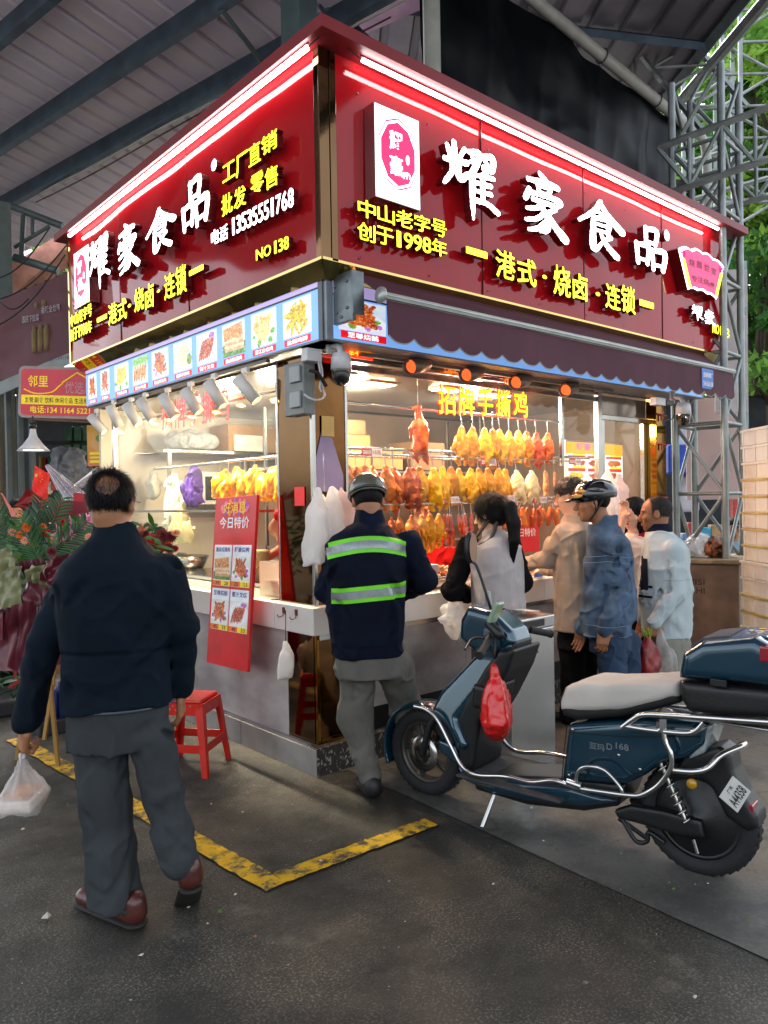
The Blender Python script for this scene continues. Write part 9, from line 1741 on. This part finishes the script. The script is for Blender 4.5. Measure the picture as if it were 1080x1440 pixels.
c=dep(58,660,5.6);t=thing('small_flag','small red flag with yellow stars on the flower stand','flag',c);b=MB();e1,e2=Vector(_r)*.055+Vector((0,0,-.03)),Vector((0,0,-.21));V=[]
for j in range(8):
 for i in range(6):V.append(e1*(i/5*2-.9)+e2*(j/7)+Vector(_f)*.01*math.sin(i*1.5+j)+Vector(_r)*-.02*(j/7))
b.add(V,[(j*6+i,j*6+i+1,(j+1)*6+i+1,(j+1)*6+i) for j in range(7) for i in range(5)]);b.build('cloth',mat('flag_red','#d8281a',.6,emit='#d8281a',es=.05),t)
b=MB()
for u,v,r_ in((-.03,-.045,.016),(-.0,-.03,.006),(.012,-.05,.006),(.012,-.075,.006),(0,-.09,.006)):
 cc=Vector(_r)*u+Vector((0,0,v))-Vector(_f)*.018;b.add([cc+Vector(_r)*(r_*(1 if k%2==0 else.4))*math.sin(k*PI/5)+Vector((0,0,1))*(r_*(1 if k%2==0 else.4))*math.cos(k*PI/5) for k in range(10)],[tuple(range(10))])
b.build('star',mat('star_yellow','#e8c41e',.5),t)
CLR=film('clear_wrap',(.8,.78,.84),.82,.06,2.0,.2)
for k,(x0,y0,x1,y1,r_) in enumerate(((66,655,122,722,.10),(100,688,140,668,.05))):
 A_,B_=dep(x0,y0,5.7),dep(x1,y1,5.5);t=thing('wrapped_cone',['clear ribbed plastic cone leaning over the flowers','small clear wrapped packet behind the man\'s head'][k],'packaging',A_);b=MB();n=14;P=[A_.lerp(B_,u)-A_ for u in np.linspace(0,1,8)];b.tube(P,[.012+r_*u for u in np.linspace(0,1,8)],n,caps=False);b.build('wrap',CLR,t)
 b=MB();dirn=(B_-A_).normalized();s1=dirn.cross(UP).normalized();s2=dirn.cross(s1)
 for j in range(9):a=j*2*PI/9;b.tube([(s1*math.cos(a)+s2*math.sin(a))*.012,(B_-A_)+(s1*math.cos(a)+s2*math.sin(a))*(r_+.008)],.0025,4)
 b.build('ribs',mat('rib_white','#b9b3c4',.3),t)
FL=[mat('petal_red','#a5121c',.6,var=.25,vs=20),mat('petal_orange','#d8641a',.6,var=.2,vs=20),mat('petal_pink','#cf8fae',.55,var=.12,vs=20),mat('petal_peach','#e09a7a',.6,var=.1,vs=20),mat('petal_maroon','#5c0f1c',.6,var=.2,vs=20)]
GRNS=mat('frond_green','#16381a',.45,var=.35,vs=8,c2='#2c5e26');GRN2=mat('leaf_bright','#3f6f28',.5,var=.3,vs=9)
fs=thing('flower_stand','easel of palm fronds, lilies and chrysanthemums with maroon wrapping, half hidden by the walking man','flower stand',dep(70,1000,4.9).to_2d().to_3d())
fb=np.array(fs.location)
def fp(px,py,d=4.8):return Vector(np.array(dep(px,py,d))-fb)
def leafb(mb,a,c,w_,droop=.0,n=5,nrm=None):
 a,c=Vector(a),Vector(c);d=(c-a);s_=d.cross(nrm if nrm is not None else Vector(_f)).normalized();V=[]
 for i in range(n+1):u=i/n;q=a+d*u+Vector((0,0,-droop*u*u));ww=w_*math.sin(PI*min(1,u*.95+.03))**.7;V+=[q-s_*ww,q+Vector(_f)*-ww*.25,q+s_*ww]
 F=[]
 for i in range(n):F+=[(3*i,3*i+1,3*i+4,3*i+3),(3*i+1,3*i+2,3*i+5,3*i+4)]
 mb.add(V,F,True)
g=random.Random(12)
for(p0,p1,d) in(((30,800),(58,705),4.75),((45,800),(88,702),4.7),((20,790),(0,720),4.8),((55,795),(120,735),4.6),((10,800),(-30,740),4.9),((60,800),(30,730),4.65),((70,790),(140,760),4.7),((200,800),(215,745),5.0)):
 A_,B_=fp(*p0,d),fp(*p1,d);b=MB();b.tube([A_,B_],.004,5)
 for k in range(18):
  u=.15+.85*k/17;q=A_.lerp(B_,u);e_=(B_-A_).normalized();s_=e_.cross(Vector(_f)).normalized();ll=.13*(1-abs(u-.5))*1.3
  for sg_ in(-1,1):leafb(b,q,q+(e_*.75+s_*sg_*.8+Vector(_f)*g.uniform(-.4,.2)).normalized()*ll,.007,.02)
 b.build('palm_frond',GRNS,fs)
b=MB()
for k in range(220):
 q=fp(g.uniform(0,235),g.uniform(735,830),g.uniform(4.6,5.0));leafb(b,q,q+Vector((g.uniform(-1,1),g.uniform(-1,1),g.uniform(-.2,1))).normalized()*g.uniform(.05,.12),g.uniform(.008,.02),.01,3)
b.build('leaves',GRN2,fs)['kind']='stuff'
def daisy(c,r,m,n=16,parent=fs,name='flower'):
 b=MB();ax=(Vector(CAM)-(Vector(c)+Vector(fb))).normalized()+Vector((g.uniform(-.5,.5),g.uniform(-.5,.5),g.uniform(0,.7)));ax.normalize();s1=ax.cross(UP).normalized();s2=ax.cross(s1)
 for ring_ in range(3):
  for k in range(n):a=2*PI*(k+ring_*.5)/n;d=(s1*math.cos(a)+s2*math.sin(a))*(1-.25*ring_)+ax*(.12+.35*ring_);leafb(b,c,Vector(c)+d.normalized()*r*(1-.15*ring_),r*.16,.0,3,ax)
 b.cur=0;o=b.build(name,m,parent);return o
cl=[(88,752,.075,2,6),(108,742,.085,2,6),(122,735,.07,2,6),(104,790,.045,0,16),(92,775,.045,4,16),(115,765,.05,1,16),(98,765,.04,0,16),(110,780,.04,1,16),(82,770,.04,4,16),(125,755,.045,0,16),(128,775,.045,4,16),(118,795,.04,0,16),(85,790,.04,0,14),(75,780,.035,1,14),(38,742,.035,1,12),(28,752,.03,1,12),(18,748,.03,3,12),(35,760,.03,3,12),
(200,748,.075,3,6),(212,758,.06,3,6),(228,752,.05,0,16),(235,760,.045,1,16),(222,764,.04,1,16),(246,772,.03,0,14),(205,770,.04,1,14),(240,752,.03,0,14),(215,775,.04,3,10)]
for x,y,r_,m,n in cl:daisy(fp(x,y,4.65 if x<150 else 5.0),r_,FL[m],n)
g2=random.Random(77)
for k in range(34):x=g2.choice([g2.uniform(72,135),g2.uniform(190,248)]);daisy(fp(x,g2.uniform(750,802) if x<150 else g2.uniform(748,785),g2.uniform(4.5,4.75) if x<150 else 4.95),g2.uniform(.028,.045),FL[g2.choice([0,0,1,4,4,3])],14)
for k,(x,y) in enumerate(((60,742),(68,750),(52,748),(46,765),(90,735),(75,760))):daisy(fp(x,y,4.68),.03,FL[(1,0,3)[k%3]],12)
WR=mat('wrap_maroon','#5a1424',.45,var=.25,vs=5,bump=.2,bs=20,coat=.3);WG=mat('wrap_cream','#85865f',.4,var=.15,vs=5,bump=.2,bs=20,coat=.3);WO=mat('wrap_tan','#8a5a33',.5,var=.2);RED1=mat('card_dark_red','#7e1420',.55,var=.1)
def paper(quad,m,amp=.05,seed=1,d=4.7,name='wrapping_paper',n=16,dv=(0,0,0,0)):
 P=[fp(x,y,d+e_) for(x,y),e_ in zip(quad,dv)];V=[]
 for j in range(n):
  for i in range(n):
   u,v=i/(n-1),j/(n-1);q=P[0].lerp(P[1],u).lerp(P[3].lerp(P[2],u),v);k=fbm(np.array([u*2.2+seed]),np.array([v*2.2]),np.array([seed*1.7]),3,seed)[0];k2=abs(fbm(np.array([u*3+seed]),np.array([v*1.2]),np.array([seed*.7]),2,seed+3)[0]);V.append(q-Vector(_f)*(amp*k+amp*1.6*k2)+UP*amp*.3*k)
 idx=np.arange(n*n).reshape(n,n);F=np.stack([idx[:-1,:-1],idx[1:,:-1],idx[1:,1:],idx[:-1,1:]],-1).reshape(-1,4);link(name,mesh(name,V,F,m,True),fs)
for i,(q,m,d) in enumerate((([(30,790),(70,785),(95,860),(40,850)],WR,4.65),([(0,800),(35,795),(30,850),(-10,860)],WG,4.6),([(45,795),(72,792),(66,822),(38,815)],WG,4.55),([(70,785),(105,780),(85,830),(60,815)],WR,4.55),([(55,820),(90,815),(85,870),(50,850)],WG,4.72),([(0,850),(55,830),(50,940),(-15,945)],WR,4.7),([(50,830),(100,820),(90,935),(40,925)],WR,4.75),([(20,850),(55,845),(30,950),(5,930)],WR,4.5),([(60,850),(110,840),(100,900),(60,920)],WR,4.68),([(-20,800),(10,810),(5,900),(-30,890)],WR,4.68),([(80,880),(120,870),(110,960),(75,940)],WO,4.8),([(130,880),(170,870),(170,960),(110,950)],WR,4.9),([(-10,775),(20,770),(25,800),(-5,812)],WG,4.5))):paper(q,m,.035,i+1,d)
paper([(22,712),(45,688),(62,703),(40,715)],mat('red_tissue','#8c1a22',.5),.03,40,5.0,'tissue');paper([(2,692),(8,700),(36,745),(26,748)],mat('pink_ribbon','#e8867a',.4),.01,41,4.7,'ribbon')
tt=thing('message_card','large plain dark red card propped on top of the flowers','card',dep(93,717,4.85));b=MB();P=[Vector(np.array(dep(x,y,4.85))-np.array(tt.location)) for x,y in((70,702),(127,706),(122,735),(62,735))];P2=[p+Vector(_f)*.004 for p in P];b.add(P+P2,[(0,3,2,1),(4,5,6,7),(0,1,5,4),(1,2,6,5),(2,3,7,6),(3,0,4,7)]);b.build('card',RED1,tt)
tt=thing('message_card','small bright red card behind the man\'s head above the flowers','card',dep(114,698,4.95));b=MB();P=[Vector(np.array(dep(x,y,4.95))-np.array(tt.location)) for x,y in((103,693),(124,694),(124,708),(103,707))];b.add(P+[p+Vector(_f)*.004 for p in P],[(0,3,2,1),(4,5,6,7)]);b.build('card',mat('card_red2','#b5141c',.5),tt)
WD=mat('easel_wood','#a07a3c',.5,var=.2,vs=6,stretch=(1,1,.2))
for x0,y0,x1,y1,d in((60,860,82,1075,4.55),(55,870,22,1010,4.7),(88,870,62,1035,5.1)):
 b=MB();q=Vector(np.array(dep(x1,y1,d))-fb);q.z=max(q.z,0.0);q2=onZ(x1,y1)-Vector(fb) if False else q;b.tube([fp(x0,y0,d),(q.x,q.y,0)],.015,4,sm=False);b.build('leg',WD,fs)
t=thing('water_pack','shrink wrapped pack of blue water bottles on the floor behind the flower stand','drinks',(onZ(82,1030).x,onZ(82,1030).y,0));
for i in range(4):
 for j in range(2):b=MB();b.lathe([(0,0),(.03,0),(.032,.1),(.03,.17),(.012,.21),(.012,.23),(0,.23)],(i*.066-.1,j*.066,.10),12);b.build('bottle',mat('bottle_blue','#2c3a8c',.15,coat=.6,var=.2),t)
b=MB();b.box((-.14,-.05,0),(.14,.12,.10),.01);b.build('tray',mat('crate_dark','#26262c',.6),t)
t=thing('low_plants','low leafy plants with red ribbons by the shop floor at the left edge','plant',(onZ(10,1010).x-.2,onZ(10,1010).y+.3,0));b=MB()
for k in range(160):q=Vector((g.uniform(-.5,.5),g.uniform(-.3,.3),g.uniform(.1,.42)));leafb(b,q,q+Vector((g.uniform(-1,1),g.uniform(-1,1),g.uniform(-.1,.8))).normalized()*g.uniform(.08,.2),g.uniform(.008,.02),.03,3)
b.build('leaves',GRNS,t);b=MB()
for k in range(7):b=MB();q=Vector((g.uniform(-.4,.4),g.uniform(-.25,.2),g.uniform(.1,.35)));leafb(b,q,q+Vector((g.uniform(-1,1),0,g.uniform(-1,1))).normalized()*.15,.015,.02,3);b.build('ribbon',mat('ribbon_red','#8c1a22',.4),t)
pass;b=MB();b.box((-.45,-.28,0),(.45,.28,.12),.02);b.build('planter',mat('crate_dark','#26262c',.6),t)
t=thing('overhead_wires','sagging dark wires in front of the concrete column','wires',dep(40,400,7.0))
for(x0,y0,x1,y1) in((-20,425,96,342),(-20,465,92,358),(-20,395,70,320),(-10,412,40,420)):b=MB();A_,B_=dep(x0,y0,7.0),dep(x1,y1,6.9);b.tube([A_.lerp(B_,u)+Vector((0,0,-.12*math.sin(PI*u))) for u in np.linspace(0,1,12)],.007,5);wb(b,'wire',BLACK,t)
